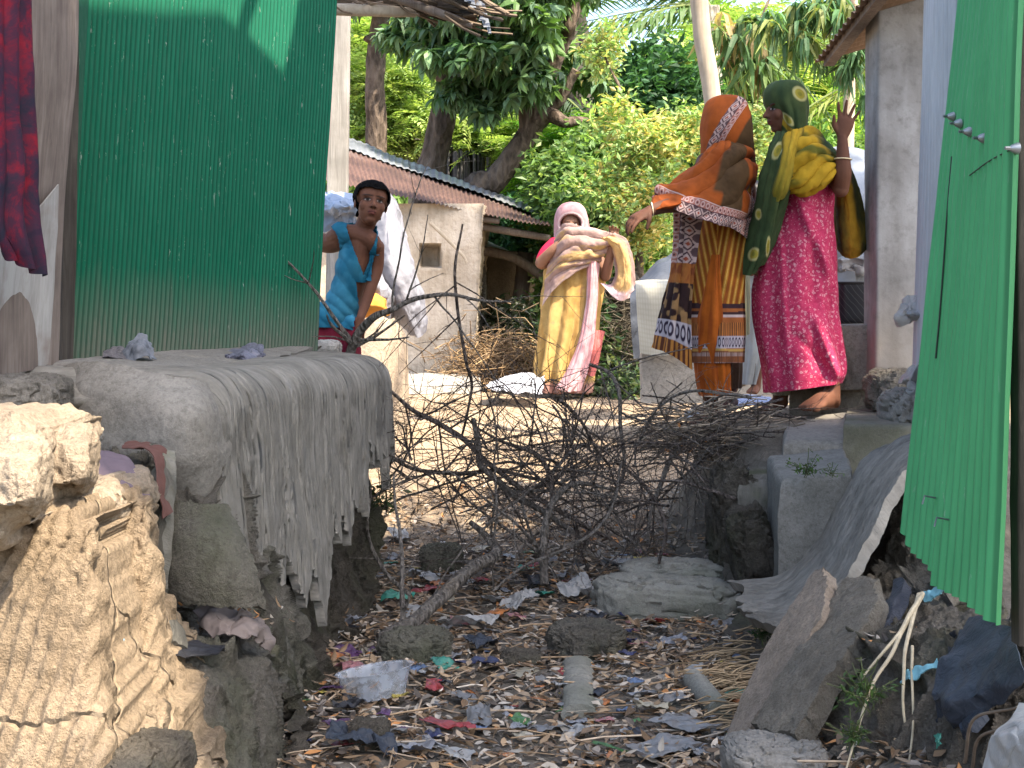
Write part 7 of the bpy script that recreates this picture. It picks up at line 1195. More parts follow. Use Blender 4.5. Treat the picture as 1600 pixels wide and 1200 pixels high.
# ================================================================ thorny brushwood across the gully
def grow(b, P0, D0, L, r, rs, depth=0, wig=.22, grav=-.02, kids=(4, 7), colr=None, zmin=None):
    n = max(5, int(L / .05)); P = [np.array(P0, float)]; D = nrm(D0); st = L / n
    for i in range(n):
        D = nrm(D + rs.normal(0, wig, 3) * .35 + np.array([0, 0, grav])); p = P[-1] + D * st * (1 + .0 * i)
        if zmin is not None: p[2] = max(p[2], zmin(p[0], p[1]) + .01)
        P.append(p)
    P = np.array(P); rad = r * np.linspace(1, .35, len(P)); b.tube(P, rad, 6 if r > .005 else 4, caps=False, col=colr)
    if depth < 2:
        for k in range(rs.randint(*kids) if depth == 0 else rs.randint(2, 4)):
            i = rs.randint(1, len(P) - 1); T = nrm(P[min(i + 1, len(P) - 1)] - P[i - 1]); s = rs.normal(size=3); s = nrm(s - T * (s @ T)); grow(b, P[i], T * rs.uniform(.5, 1) + s * rs.uniform(.5, 1.1), L * rs.uniform(.22, .5), max(rad[i] * rs.uniform(.4, .65), .0012), rs, depth + 1, wig * 1.2, grav, kids, colr, zmin)
    return P
def branch(pts, rad, seed, label, mat='twig', nk=6, kl=.35, kr=.5, group=None, zm=True, amp=.05):
    rs = np.random.RandomState(seed); b = Bag(); P = cr(np.array([tuple(W(*p)) for p in pts]), 60); P += .012 * np.stack([vn(P, 7, seed), vn(P, 7, seed + 1), vn(P, 7, seed + 2)], -1); r = cr(np.array(rad, float).reshape(-1, 1), 60)[:, 0] * (1 + amp * fbm(P, 25, 2, seed)); b.tube(P, r, 10)
    for k in range(nk):
        i = rs.randint(6, 58); T = nrm(P[i + 1] - P[i - 1]); s = rs.normal(size=3) * np.array([1, .6, 1]); s = nrm(s - T * (s @ T)); grow(b, P[i], T * .6 + s, kl * rs.uniform(.5, 1.3), max(.0018, r[i] * kr), rs, 1)
    return tag(b.build('branch', M[mat], None), label, 'branch', group)
branch([(545, 580, 6.35), (546, 548, 6.3), (556, 520, 6.25), (580, 498, 6.2), (612, 486, 6.15), (650, 466, 6.15), (700, 462, 6.15), (750, 472, 6.2), (800, 474, 6.25)], (.021, .020, .018, .016, .012, .010, .008, .006, .003), 3, 'pale bent branch arching right from the end of the grey platform', 'pale_twig', 9, .5)
branch([(722, 350, 6.3), (713, 400, 6.3), (712, 450, 6.3), (718, 510, 6.3), (728, 565, 6.3), (738, 605, 6.35), (722, 680, 6.4)], (.004, .006, .0065, .007, .007, .006, .005), 5, 'dark straight branch standing upright in front of the mud house', 'twig', 9, .45)
branch([(850, 915, 5.9), (848, 870, 5.95), (852, 820, 6.0), (866, 782, 6.05), (900, 758, 6.1), (960, 765, 6.2)], (.017, .016, .015, .014, .010, .005), 7, 'pale upright stem standing in the rubbish at the front of the brush pile', 'pale_twig', 5, .5)
branch([(866, 784, 6.05), (860, 745, 6.1), (835, 710, 6.15), (790, 690, 6.2), (740, 668, 6.2)], (.012, .011, .009, .007, .004), 8, 'branch forking left from the top of the pale upright stem', 'twig', 6, .4)
branch([(598, 1000, 5.15), (640, 972, 5.3), (690, 930, 5.5), (735, 888, 5.7), (775, 868, 5.9), (760, 840, 6.0), (735, 815, 6.05)], (.024, .026, .026, .025, .022, .014, .010), 9, 'thick grey mossy branch lying on the rubbish, its lower end to the left', 'pale_twig', 4, .6, .4)
branch([(922, 568, 6.6), (950, 582, 6.6), (968, 612, 6.55), (972, 660, 6.5), (975, 730, 6.45), (950, 800, 6.4)], (.007, .009, .009, .008, .007, .005), 11, 'grey curved branch rising at the right of the sari woman', 'pale_twig', 7, .45)
branch([(742, 655, 6.2), (750, 700, 6.2), (752, 730, 6.2), (790, 760, 6.2), (850, 800, 6.2), (920, 850, 6.2)], (.010, .013, .014, .014, .012, .008), 13, 'knobby branch crossing the middle of the brush pile', 'pale_twig', 6, .5)
branch([(1190, 650, 6.9), (1120, 665, 6.7), (1060, 700, 6.5), (1030, 760, 6.4), (1010, 850, 6.2)], (.008, .010, .011, .010, .007), 15, 'bowed branch coming down from the feet of the woman in orange', 'pale_twig', 8, .45)
branch([(640, 930, 5.7), (600, 890, 5.8), (575, 830, 5.9), (580, 760, 6.0)], (.008, .008, .006, .004), 17, 'thin pale sucker rising along the end of the left platform', 'pale_twig', 3, .3)
branch([(1150, 790, 6.3), (1130, 830, 6.2), (1110, 870, 6.1), (1090, 905, 6.0)], (.007, .009, .009, .006), 19, 'short grey stick leaning beside the long stone', 'pale_twig', 2, .3)
branch([(960, 720, 6.1), (1010, 760, 6.1), (1040, 820, 6.0), (1030, 880, 5.9)], (.006, .008, .008, .006), 21, 'dark bent stick in front of the brush pile above the long stone', 'twig', 4, .3)
branch([(770, 925, 5.6), (830, 880, 5.75), (900, 850, 5.85), (950, 800, 5.95), (975, 720, 6.05)], (.004, .006, .006, .006, .004), 23, 'long thin whip bending up to the right from the pale stem', 'pale_twig', 3, .3)
branch([(590, 590, 6.5), (640, 640, 6.4), (700, 670, 6.3), (770, 730, 6.2), (860, 790, 6.15), (960, 840, 6.1)], (.005, .009, .011, .011, .009, .006), 25, 'long dark branch slanting down rightwards through the left of the pile', 'twig', 10, .5)
branch([(560, 650, 6.4), (620, 720, 6.3), (700, 740, 6.25), (790, 735, 6.2), (880, 760, 6.2)], (.004, .007, .009, .008, .005), 27, 'dark branch sagging across the left part of the pile', 'twig', 8, .5)
rs = np.random.RandomState(101); nb = 0
zmn = lambda x, y: gzs(x, y)
for i in range(50):
    t = rs.rand()
    if t < .80: px_, py_, d_ = rs.normal(850, 155), rs.normal(705, 65), rs.uniform(6.0, 6.8)
    elif t < .85: px_, py_, d_ = rs.uniform(590, 800), rs.uniform(640, 860), rs.uniform(5.9, 6.6)
    else: px_, py_, d_ = rs.uniform(1040, 1200), rs.uniform(650, 740), rs.uniform(6.3, 6.9)
    px_ = min(max(px_, 600), 1170); p = W(px_, py_, d_); p.z = max(p.z, gzs(p.x, p.y) + .03); b = Bag(); r = rs.choice([.0035, .0045, .006, .008], p=[.35, .35, .2, .1]); a = rs.uniform(0, 2 * np.pi)
    side_ = 1 if rs.rand() < .5 else -1; dr = np.array([side_ * abs(math.cos(a)) - (.35 if px_ > 900 else -.1), math.sin(a) * .5, rs.uniform(-.25, .6)])
    L = rs.uniform(.5, 1.15); P0 = np.array(tuple(p)) - nrm(dr) * L * .45; P0[2] = max(P0[2], gzs(P0[0], P0[1]) + .02); top_ = 500 - (590 if px_ > 700 else 560)
    grow(b, P0, dr, L, r, rs, 0, .34, -.03, (5, 10), None, zmn); pale = rs.rand() < .22
    V = np.concatenate(b.V); q_ = 500 - V[:, 2] / V[:, 1] * F
    if q_.min() < 560: continue
    cxp, cyp = (V[:, 0] / V[:, 1] * F + 800).mean(), q_.mean(); m_ = b.V[0][-6:].mean(0) - b.V[0][:6].mean(0); tl = 'upright' if abs(m_[2]) > 1.2 * abs(m_[0]) else 'nearly level' if abs(m_[2]) < .25 * abs(m_[0]) else 'right rising' if m_[0] * m_[2] > 0 else 'left rising'
    where = ('upper' if cyp < 690 else 'lower' if cyp > 745 else 'middle') + ' ' + ('left end' if cxp < 700 else 'left half' if cxp < 820 else 'centre' if cxp < 930 else 'right half' if cxp < 1040 else 'right end')
    tag(b.build('branch', M['pale_twig' if pale else 'twig']), ('thin ' if r < .004 else 'slender ' if r < .005 else 'stout ' if r < .007 else 'thick ') + ('pale grey ' if pale else 'dark ') + tl + ' thorny branch in the ' + where + ' of the brush pile', 'branch', 'brushwood tangled across the gully')
    nb += 1
for i in range(22):                                                  # fine arching whips rising at the left and centre
    rs2 = np.random.RandomState(500 + i); x0 = rs2.uniform(600, 1000); y0 = rs2.uniform(700, 800); d0_ = rs2.uniform(6.0, 6.7); an = rs2.uniform(-2.6, -.5); L = rs2.uniform(70, 150); pts = [(x0, y0, d0_)]
    for j in range(4): x0 += math.cos(an) * L * .4; y0 = max(y0 + math.sin(an) * L * .4, 575 + 10 * j); an += rs2.normal(0, .35); pts.append((x0, y0, d0_ + rs2.uniform(-.1, .1)))
    branch(pts, (.0045, .004, .0032, .0025, .0015), 600 + i, 'thin grey brown whip arching %s at the %s of the brush pile, its tip %s' % ('right' if pts[-1][0] > pts[0][0] else 'left', 'left' if pts[0][0] < 760 else 'middle' if pts[0][0] < 900 else 'right', 'high' if pts[-1][1] < 620 else 'low'), 'twig', 7, .28, .6, 'brushwood tangled across the gully')
b = Bag()                                                            # the finest tangle nobody could count
for i in range(170):
    px_, py_, d_ = rs.normal(870, 160), rs.normal(720, 65), rs.uniform(6.0, 7.0); px_ = min(max(px_, 590), 1190); py_ = max(py_, 630); p = W(px_, py_, d_); p.z = max(p.z, gzs(p.x, p.y) + .02)
    grow(b, tuple(p), rs.normal(size=3) * np.array([1, .5, .6]), rs.uniform(.15, .42), rs.uniform(.0011, .0022), rs, 1, .4, -.02, colr=None)
for i in range(60):
    px_, py_, d_ = rs.uniform(1030, 1220), rs.uniform(650, 720), rs.uniform(6.3, 6.8); p = W(px_, py_, d_); grow(b, tuple(p), np.array([rs.normal(-.8, .6), rs.normal(0, .4), rs.normal(.1, .4)]), rs.uniform(.15, .45), rs.uniform(.0016, .0035), rs, 2, .3, -.04)
tag(b.build('twig_tangle', M['twig']), 'fine dark twigs filling the brush pile', 'twigs', None, 'stuff')
b = Bag()
for i in range(240):
    px_, py_, d_ = rs.uniform(1010, 1210), rs.normal(670, 22), rs.uniform(6.4, 6.9); p = np.array(W(px_, py_, d_)); v_ = nrm([rs.normal(1, .3), rs.normal(0, .4), rs.normal(.12, .22)]); l = rs.uniform(.08, .3); b.tube([p - v_ * l / 2, p + rs.normal(0, .01, 3), p + v_ * l / 2], rs.uniform(.0015, .0035), 4, col=np.array([.34, .28, .21]) * rs.uniform(.4, 1.4), caps=False)
tag(b.build('dry_straw', M['straw']), 'dry straw and pale stalks at the feet of the women', 'straw', None, 'stuff')
# ================================================================ rubbish on the gully floor
def surf(x, y): return gz(x, y)
LC = 1.75 * np.array([(.13, .085, .05), (.20, .14, .085), (.09, .065, .045), (.26, .20, .14), (.30, .26, .21), (.15, .13, .11), (.06, .05, .042), (.34, .16, .06), (.22, .20, .17)])
def curl(seed):
    v, f = leaf(.048, .020, rs_.uniform(-.5, .5), rs_.uniform(-.5, .7)); return v, f, np.full(len(v), 1.0)
rs_ = np.random.RandomState(8); tpls = [curl(i) for i in range(8)]; b = Bag(); rs = np.random.RandomState(55)
n = 26000; y = rs.uniform(3.3, 8.2, n) ** 1.0; x = rs.uniform(-.75, 1.25, n); k = (gz(x, y, False) < np.interp(y, [3, 6, 7.5, 9], [-.93, -.88, -.80, -.72])) & (rs.rand(n) < np.interp(y, [3, 6, 7, 8.2], [1, 1, .6, .12])); x, y = x[k], y[k]
lo = fbm(np.stack([x, y, 0 * x], -1), 2.2, 3, 4); k = rs.rand(len(x)) < .55 + .6 * lo + .2; x, y = x[k], y[k]; z = surf(x, y) + rs.uniform(.002, .03, len(x)); P = np.stack([x, y, z], -1)
for i, t in enumerate(tpls):
    s = slice(i, None, 8); m = len(P[s]); inst(b, t, P[s], rotm(m, rs, .38), rs.uniform(.4, 1.15, m), LC[rs.choice(len(LC), m, p=[.16, .16, .14, .12, .08, .12, .12, .03, .07])], .3, i)
tag(b.build('leaf_litter', M['litter'], smooth=False), 'brown and grey dead leaves covering the gully floor', 'dead leaves', None, 'stuff')
b = Bag()                                                            # bits of twig and stalk
for i in range(700):
    x_, y_ = rs.uniform(-.6, .95), rs.uniform(3.4, 6.9)
    if gzs(x_, y_) > -.9: continue
    a = rs.uniform(0, 3.14); l = rs.uniform(.05, .28); v_ = np.array([math.cos(a), math.sin(a), rs.normal(0, .12)]) * l / 2; p = np.array([x_, y_, gzs(x_, y_) + .015]); b.tube([p - v_, p + (0, 0, .006), p + v_], rs.uniform(.001, .0035), 4, col=LC[rs.randint(5)] * rs.uniform(.6, 1.5), caps=False)
tag(b.build('stalk_litter', M['straw']), 'dry stalks and broken twigs strewn over the gully floor', 'stalks', None, 'stuff')
# small scraps: one sheet of crumpled film each
def scrap_mesh(seed, s=.07, asp=1.0, n=12, cr_=.35):
    r_ = np.random.RandomState(seed); u, v = np.meshgrid(np.linspace(-1, 1, n), np.linspace(-1, 1, n)); ang = np.arctan2(v, u); e = 1 + .25 * vn(np.stack([np.cos(ang) * 1.5, np.sin(ang) * 1.5, 0 * u + seed], -1), 1, seed)
    X = u * s * e * asp; Y = v * s * e; P = np.stack([X, Y, 0 * X], -1); f = fbm(P + seed, 1.1 / s, 4, seed); rd = 1 - 2 * np.abs(fbm(P + seed, .9 / s, 3, seed + 2)); rd2 = 1 - 2 * np.abs(fbm(P + seed, 2.0 / s, 2, seed + 4)); P[..., 2] = s * cr_ * (f * 1.3 + .8 * rd + .2 * rd2 + .3); P[..., 0] += s * .25 * fbm(P, 1.5 / s, 2, seed + 5); return P
SC = {'white': ((.40, .40, .39), 34), 'pale_grey': ((.22, .22, .22), 34), 'silver': ((.30, .31, .34), 16), 'black': ((.02, .02, .025), 14), 'navy': ((.03, .035, .10), 8), 'red': ((.35, .05, .05), 8), 'pink': ((.42, .18, .19), 7), 'blue': ((.13, .2, .34), 9), 'teal': ((.05, .30, .22), 6), 'green': ((.07, .2, .06), 5), 'yellow': ((.50, .40, .08), 7), 'orange': ((.52, .19, .05), 8), 'purple': ((.12, .05, .14), 5), 'cream': ((.42, .38, .28), 12)}
mats = {}
for cn, (c, k) in SC.items():
    g = G('film_' + cn, .35, .5); n_ = g.noise(14, 4); g.base(g.mix(g.ramp(n_, [(.4, .55), (.6, 0.0)]), c, tuple(.35 * q_ + .05 for q_ in c))); g.bump(g.noise(50, 4, .6, dist=1), .5, .004); g.transl(.25); mats[cn] = g.m
rs = np.random.RandomState(91)
def put(name, cn, x, y, s, label, cat, seed, asp=1.0, cr_=.5, dz=.012, group=None, mat=None, tilt=.25):
    P = scrap_mesh(seed, s, asp, 14 if s < .05 else 34, cr_); Rm = rotm(1, np.random.RandomState(seed), tilt)[0]; P = P @ Rm.T + np.array([x, y, gzs(x, y) + dz + s * .12]); return tag(Bag().grid(P, th=.0012).build(name, mat or mats[cn]), label, cat, group)
def atg(px, py):
    """where the line of sight through a photo pixel meets the gully floor"""
    d = 3.0
    while d < 12:
        p = W(px, py, d)
        if p.z <= gzs(p.x, p.y): return p.x, p.y
        d += .02
    return W(px, py, 6).x, 6.0
for cn, (c, k) in SC.items():
    for i in range(int(k * 1.5)):
        for _ in range(30):
            px_, py_ = rs.uniform(450, 1170), 860 + 335 * rs.rand() ** 1.1
            x_, y_ = atg(px_, py_)
            if gzs(x_, y_) < -.95: break
        lm = min(((580, 1080, 'the clear tub'), (905, 1090, 'the bamboo piece'), (1040, 940, 'the long stone'), (915, 1000, 'the rugged grey rock'), (650, 1010, 'the mossy rock'), (700, 1150, 'the dusty red cloth'), (1150, 1080, 'the right bank straw'), (480, 1150, 'the left bank foot'), (760, 960, 'the clear bag'), (690, 900, 'the thick mossy branch'), (1060, 1170, 'the dusty flat sack'), (560, 930, 'the far left bank foot')), key=lambda k_: (k_[0] - px_) ** 2 + 2 * (k_[1] - py_) ** 2)
        sd = ('above' if py_ < lm[1] else 'below') if abs(py_ - lm[1]) * 1.6 > abs(px_ - lm[0]) else ('left of' if px_ < lm[0] else 'right of')
        put('plastic_scrap', cn, x_, y_, rs.uniform(.009, .034), 'small %s crumpled scrap %s %s' % (cn.replace('_', ' '), sd, lm[2]), 'scrap', rs.randint(9999), rs.uniform(.6, 1.8), .4, group='small %s scraps on the gully floor' % cn.replace('_', ' '))
# pieces one can point to
def at(cn, px, py, wpx, label, cat='plastic bag', name='plastic_bag', asp=1.4, cr_=.4, mat=None, seed=None, tilt=.15, dz=.015):
    x_, y_ = atg(px, py); put(name, cn, x_, y_, wpx / 2.5 * y_ / F / asp * 1.05, label, cat, seed or int(px * 7 + py), asp, cr_, dz, mat=mat, tilt=tilt)
at('teal', 622, 950, 60, 'teal green crumpled bag beside the foot of the left bank', cr_=.7)
at('white', 815, 955, 70, 'clear plastic bag in the middle of the gully, above the orange wrapper', mat=M['milky_film'], cr_=.6)
at('white', 735, 990, 90, 'wide clear plastic bag pressed flat to the right of the mossy rock', mat=M['milky_film'])
at('orange', 780, 968, 45, 'orange and white wrapper in the middle of the rubbish', 'wrapper', 'wrapper')
at('black', 835, 925, 50, 'black bag at the foot of the pale upright stem', cr_=.7)
at('silver', 900, 935, 80, 'clear crumpled bag between the black bag and the long stone', mat=M['milky_film'], cr_=.6)
at('red', 830, 893, 26, 'bright orange red scrap behind the pale upright stem', 'scrap', 'scrap', cr_=.6)
at('black', 755, 1018, 75, 'dark blue grey bag flattened in the centre of the gully', mat=M['blue_black_film'], cr_=.5)
at('navy', 745, 1048, 80, 'navy cloth strip in the rubbish right of the silver tub', 'rag', 'rag', asp=2.2)
at('red', 677, 1083, 60, 'crumpled red bag right of the silver tub', asp=2)
at('red', 700, 1152, 90, 'dusty red cloth at the bottom centre of the gully', 'rag', 'rag', asp=2.2, cr_=.5)
at('pink', 1000, 1017, 55, 'flat pinkish red strip right of the grey rock', 'strip', 'strip', asp=3)
at('orange', 1097, 980, 28, 'orange leaf shaped scrap near the right bank', 'scrap', 'scrap', asp=2)
at('orange', 855, 1105, 62, 'long orange brown leaf left of the bamboo piece', 'leaf', 'big_leaf', asp=3, cr_=.15)
at('orange', 945, 1106, 36, 'short orange leaf right of the bamboo piece', 'leaf', 'big_leaf', asp=2.4, cr_=.15)
at('blue', 653, 1057, 38, 'lilac blue scrap above the crumpled red bag', 'scrap', 'scrap')
at('green', 955, 1180, 75, 'long green and white wrapper at the bottom edge', 'wrapper', 'wrapper', asp=2.6, cr_=.25)
at('green', 480, 1103, 32, 'small dark green leaf at the foot of the left bank', 'leaf', 'big_leaf', asp=2.4, cr_=.2)
at('yellow', 622, 1103, 36, 'yellow and dark wrapper at the corner of the silver tub', 'wrapper', 'wrapper', cr_=.5)
at('black', 545, 1120, 60, 'crumpled black bag below the silver tub', cr_=.6)
at('black', 560, 1180, 120, 'large dark glossy bag at the bottom left of the gully', mat=M['blue_black_film'], cr_=.4)
at('silver', 655, 1185, 80, 'grey glossy bag right of the large dark one at the bottom', cr_=.4)
at('pale_grey', 750, 1135, 110, 'dusty grey sacking strip near the bottom centre', 'rag', 'rag', asp=2.4)
at('white', 1035, 995, 30, 'white paper scrap right of the mossy end of the long stone', 'scrap', 'scrap', cr_=.6)
at('white', 1085, 1058, 40, 'white and purple wrapper near the leaning slabs', 'wrapper', 'wrapper')
at('teal', 1155, 1165, 40, 'teal rag at the foot of the leaning slabs', 'rag', 'rag', cr_=.6)
at('pale_grey', 1070, 1150, 110, 'wide dusty grey sheet at the bottom right of the gully floor', 'sheet', 'sheet', cr_=.2)
at('pale_grey', 1040, 1185, 130, 'dusty flat sack at the bottom edge right of the green wrapper', 'sheet', 'sheet', cr_=.15)
at('cream', 820, 1060, 70, 'cream paper piece left of the bamboo piece', 'paper', 'paper', asp=2, cr_=.15)
at('cream', 590, 1165, 110, 'long pale plank shaped bark at the lower left of the gully', 'bark strip', 'bark_strip', asp=4, cr_=.15)
at('white', 715, 905, 22, 'white paper cup rim left of the pale upright stem', 'scrap', 'scrap', cr_=.5)
at('white', 620, 850, 60, 'white bag in the dark behind the left end of the pile', cr_=.5); at('white', 700, 868, 50, 'pale bag under the left of the brush pile', cr_=.5); at('white', 655, 905, 40, 'torn grey white bag left of the thick mossy branch', cr_=.5)
at('white', 975, 890, 60, 'white film between the brush pile and the long stone', cr_=.4, mat=M['milky_film']); at('silver', 550, 985, 50, 'silvery crumpled wrapper at the foot of the left bank', 'wrapper', 'wrapper', cr_=.6)
# clear ribbed tub
x_, y_ = atg(585, 1096); t = np.linspace(0, 2 * np.pi, 90, endpoint=False); rb_ = 1 + .012 * np.sin(t * 30); cz = gzs(x_, y_)
tub = thing('plastic_tub', (x_, y_, cz), 'clear ribbed plastic tub lying among leaves at the left of the gully floor', 'tub'); rows = []
for z_, r_ in ((0.0, .0), (.001, .075), (.01, .082), (.045, .088), (.075, .094), (.082, .098), (.083, .104)): rows.append(np.stack([x_ + 1.15 * r_ * rb_ * np.cos(t), y_ + .85 * r_ * rb_ * np.sin(t), cz + z_ + .01 + .18 * r_ * np.cos(t)], -1))
Gt = cr(np.array(rows), 30); g = G('clear_ribbed', .15, .6); n_ = g.noise(25, 5); g.base(g.mix(g.ramp(n_, [(.45, 0.0), (.65, .7)]), (.50, .55, .62), (.2, .18, .15))); g.b.inputs['Alpha'].default_value = .42; Bag().grid(Gt[:24], wrap=True, th=.0012).build('cup', g.m, tub); Bag().grid(Gt[23:], wrap=True, th=.0015).build('rim', g.m, tub)
# rocks and the long stone
def grock(name, px, py, w, h, dep, label, mat='rock', cat='rock', up=.3, **k):
    x_, y_ = atg(px, py + h / 2); s = y_ / F; z = gzs(x_, y_) + h * s * up; o = rock(name, (x_, y_ + dep * .3, z), (w * s, dep, h * s), M[mat], **k); return tag(o, label, cat)
grock('rock', 915, 1000, 110, 62, .22, 'rugged grey rock in the middle of the gully floor', seed=71, amp=.25, expo=.7); grock('rock', 648, 1010, 105, 56, .2, 'mossy brown rock against the left bank foot', 'gray_mud_moss', seed=72, amp=.22, expo=.7)
M['stonegray'] = mud('smooth_stone', (.17, .165, .14), (.24, .235, .205), (.31, .305, .27), 5, moss=.2, bump=.5)
prock('long_stone', 1042, 938, 5.75, 216, 66, .3, M['stonegray'], 'long flat grey stone with a mossy left end near the brush pile', cat='stone', seed=73, amp=.10, expo=.6, rot=(0, 4, 8), n=60, m=80)
prock('long_stone', 1062, 898, 6.0, 176, 42, .25, M['stonegray'], 'pale rounded stone lying on the far side of the long flat one', cat='stone', seed=74, amp=.08, expo=.7, rot=(0, 2, 0), n=60, m=80)
grock('rock', 575, 1150, 60, 44, .12, 'brown earth clod at the lower left of the gully', 'mid_earth', 'clod', seed=75, amp=.3); grock('rock', 815, 1030, 60, 26, .12, 'small flat brown stone left of the rugged grey rock', 'mid_earth', 'stone', seed=76, amp=.25); grock('rock', 930, 1100, 24, 16, .05, 'tiny grey pebble beside the bamboo piece', 'stonegray', 'pebble', seed=77)
grock('rock', 690, 870, 60, 50, .15, 'dark mossy rock under the left of the brush pile', 'gray_mud_moss', seed=78, amp=.25)
x0, y0 = atg(905, 1128); x1, y1 = atg(903, 1050); b = Bag(); t = np.linspace(0, 1, 60); P = np.stack([x0 + (x1 - x0) * t, y0 + (y1 - y0) * t, gz(x0 + (x1 - x0) * t, y0 + (y1 - y0) * t) * 0 + gzs(x0, y0) + .02 + (gzs(x1, y1) - gzs(x0, y0)) * t], -1)
b.tube(P, .048 * (1 + .10 * (np.abs(np.mod(t * 5, 1) - .5) > .42) + .03 * vn(P, 20, 3)), 18, flat=.6); tag(b.build('bamboo_piece', M['stonegray']), 'short pale grey ringed bamboo length half sunk in the gully floor', 'bamboo')
x0, y0 = atg(1120, 1125); b = Bag(); b.tube([(x0 + .01, y0, gzs(x0, y0) + .02), (x0 - .03, y0 + .3, gzs(x0, y0 + .3) + .03)], .035, 16); tag(b.build('bamboo_piece', M['stonegray']), 'grey pipe like bamboo length by the right bank straw', 'bamboo')
# ================================================================ right bank hangings
crumple('plastic_rag', [[(1395, 905, 4.35), (1412, 900, 4.32), (1428, 915, 4.3)], [(1365, 955, 4.2), (1385, 955, 4.12), (1410, 958, 4.12)], [(1330, 1000, 4.05), (1352, 1002, 4.0), (1380, 985, 4.02)], [(1317, 1032, 3.98), (1330, 1024, 3.95), (1345, 1012, 3.96)]], M['black_film'], 'twisted black plastic strip lying down the right bank slab', 'plastic bag', amp=.02, nsc=12, seed=41)
crumple('plastic_rag', [[(1490, 960, 3.7), (1530, 960, 3.6), (1580, 980, 3.4)], [(1470, 1010, 3.6), (1520, 1010, 3.45), (1590, 1020, 3.25)], [(1436, 1078, 3.5), (1500, 1075, 3.35), (1590, 1060, 3.2)], [(1452, 1128, 3.5), (1490, 1120, 3.38), (1560, 1100, 3.25)], [(1462, 1140, 3.52), (1480, 1150, 3.45), (1520, 1130, 3.35)]], M['blue_black_film'], 'big dark blue grey torn plastic sheet hanging under the bright green wall', 'plastic sheet', amp=.035, nsc=7, seed=43, nv=80, nu=80)
crumple('plastic_rag', [[(1478, 985, 3.68), (1492, 985, 3.66)], [(1482, 1040, 3.62), (1502, 1040, 3.6)], [(1500, 1060, 3.6), (1512, 1056, 3.58)]], M['black_film'], 'narrow black plastic strip beside the big blue grey sheet', 'plastic bag', amp=.015, seed=44)
crumple('net_rag', [[(1402, 1055, 3.68), (1430, 1040, 3.62), (1460, 1032, 3.58)], [(1400, 1062, 3.66), (1430, 1050, 3.6), (1468, 1042, 3.57)]], cloth('cyan_net', (.20, .42, .48), .6, .6), 'pale turquoise net strip on the right bank mound', 'net', amp=.02, nsc=20, seed=45); crumple('net_rag', [[(1436, 925, 4.0), (1462, 915, 3.9)], [(1440, 935, 3.95), (1470, 925, 3.88)]], cloth('cyan_net2', (.20, .42, .48), .6, .6), 'turquoise scrap tucked under the foot of the bright green wall', 'net', amp=.02, seed=46)
crumple('net_rag', [[(1447, 1145, 3.4), (1458, 1142, 3.38)], [(1450, 1165, 3.38), (1462, 1162, 3.36)]], mats['teal'], 'small teal scrap low on the right bank by the dark sheet', 'net', amp=.02, seed=47)
crumple('plastic_bag', [[(1590, 1085, 2.9), (1640, 1090, 2.85), (1700, 1080, 2.8)], [(1545, 1130, 2.85), (1600, 1125, 2.7), (1700, 1130, 2.65)], [(1535, 1160, 2.85), (1590, 1165, 2.68), (1700, 1170, 2.6)], [(1520, 1210, 2.85), (1600, 1210, 2.7), (1700, 1210, 2.65)]], M['milky_film'], 'dusty white plastic sack in the bottom right corner', 'plastic sack', amp=.03, nsc=8, seed=48, nv=70, nu=70)
RT = M['straw']; 
for i, pts in enumerate([((1436, 930, 3.95), (1418, 990, 3.75), (1412, 1080, 3.6), (1416, 1150, 3.55)), ((1440, 930, 3.92), (1400, 1010, 3.72), (1360, 1080, 3.6), (1320, 1200, 3.5)), ((1442, 928, 3.92), (1395, 1000, 3.74), (1345, 1062, 3.7)), ((1425, 1010, 3.7), (1428, 1080, 3.6), (1420, 1190, 3.5)), ((1506, 1190, 3.3), (1520, 1130, 3.2), (1560, 1110, 3.1), (1590, 1105, 3.0)), ((1520, 1200, 3.3), (1535, 1150, 3.2), (1590, 1140, 3.0))]):
    P = cr(np.array([tuple(W(*p)) for p in pts]), 50); P += .006 * np.stack([vn(P, 9, i), vn(P, 9, i + 5), vn(P, 9, i + 8)], -1); pale = i < 4
    tag(Bag().tube(P, np.linspace(.0065 if i < 3 else .004, .0025, 50), 7, col=np.array([.42, .36, .25] if pale else [.2, .15, .11])).build('root', RT), ['thick pale root hanging straight down the right mound', 'long pale root sweeping left down the right mound', 'short pale root slanting left to the pitted slab', 'thin pale root low on the right mound', 'brown root curling beside the white sack, upper', 'brown root curling beside the white sack, lower'][i], 'root')
def weed(px, py, d, n, s, label, seed, cols=((.05, .10, .03), (.08, .14, .04), (.10, .12, .05))):
    rs = np.random.RandomState(seed); c = np.array(W(px, py, d)); t = thing('weed', c, label, 'plant'); b = Bag(); b2 = Bag()
    for i in range(n):
        v_ = nrm([rs.normal(0, .5), rs.normal(-.3, .3), rs.uniform(.2, 1)]); l = s * rs.uniform(.5, 1.2); P = [c + rs.normal(0, s * .15, 3), c + v_ * l * .6, c + v_ * l + np.array([0, 0, -.1 * l])]; b2.tube(P, .0012, 4, col=np.array([.10, .12, .05]), caps=False); k = rs.randint(4, 8)
        pos = np.array([P[0] * (1 - q_) + P[2] * q_ for q_ in rs.uniform(.3, 1, k)]) + rs.normal(0, s * .05, (k, 3)); inst(b, (*qleaf(s * .25, s * .09), np.ones(4)), pos, rotm(k, rs, .9), rs.uniform(.6, 1.2, k), np.array(cols[rs.randint(len(cols))]), .3, i)
    b.build('leaves', M['leaf'], t, smooth=False); b2.build('stems', M['straw'], t)
weed(1262, 742, 5.28, 16, .09, 'small green weed growing from the ledge of the lower mud step', 3); weed(1300, 742, 5.2, 7, .05, 'tiny green weed right of the ledge weed', 4)
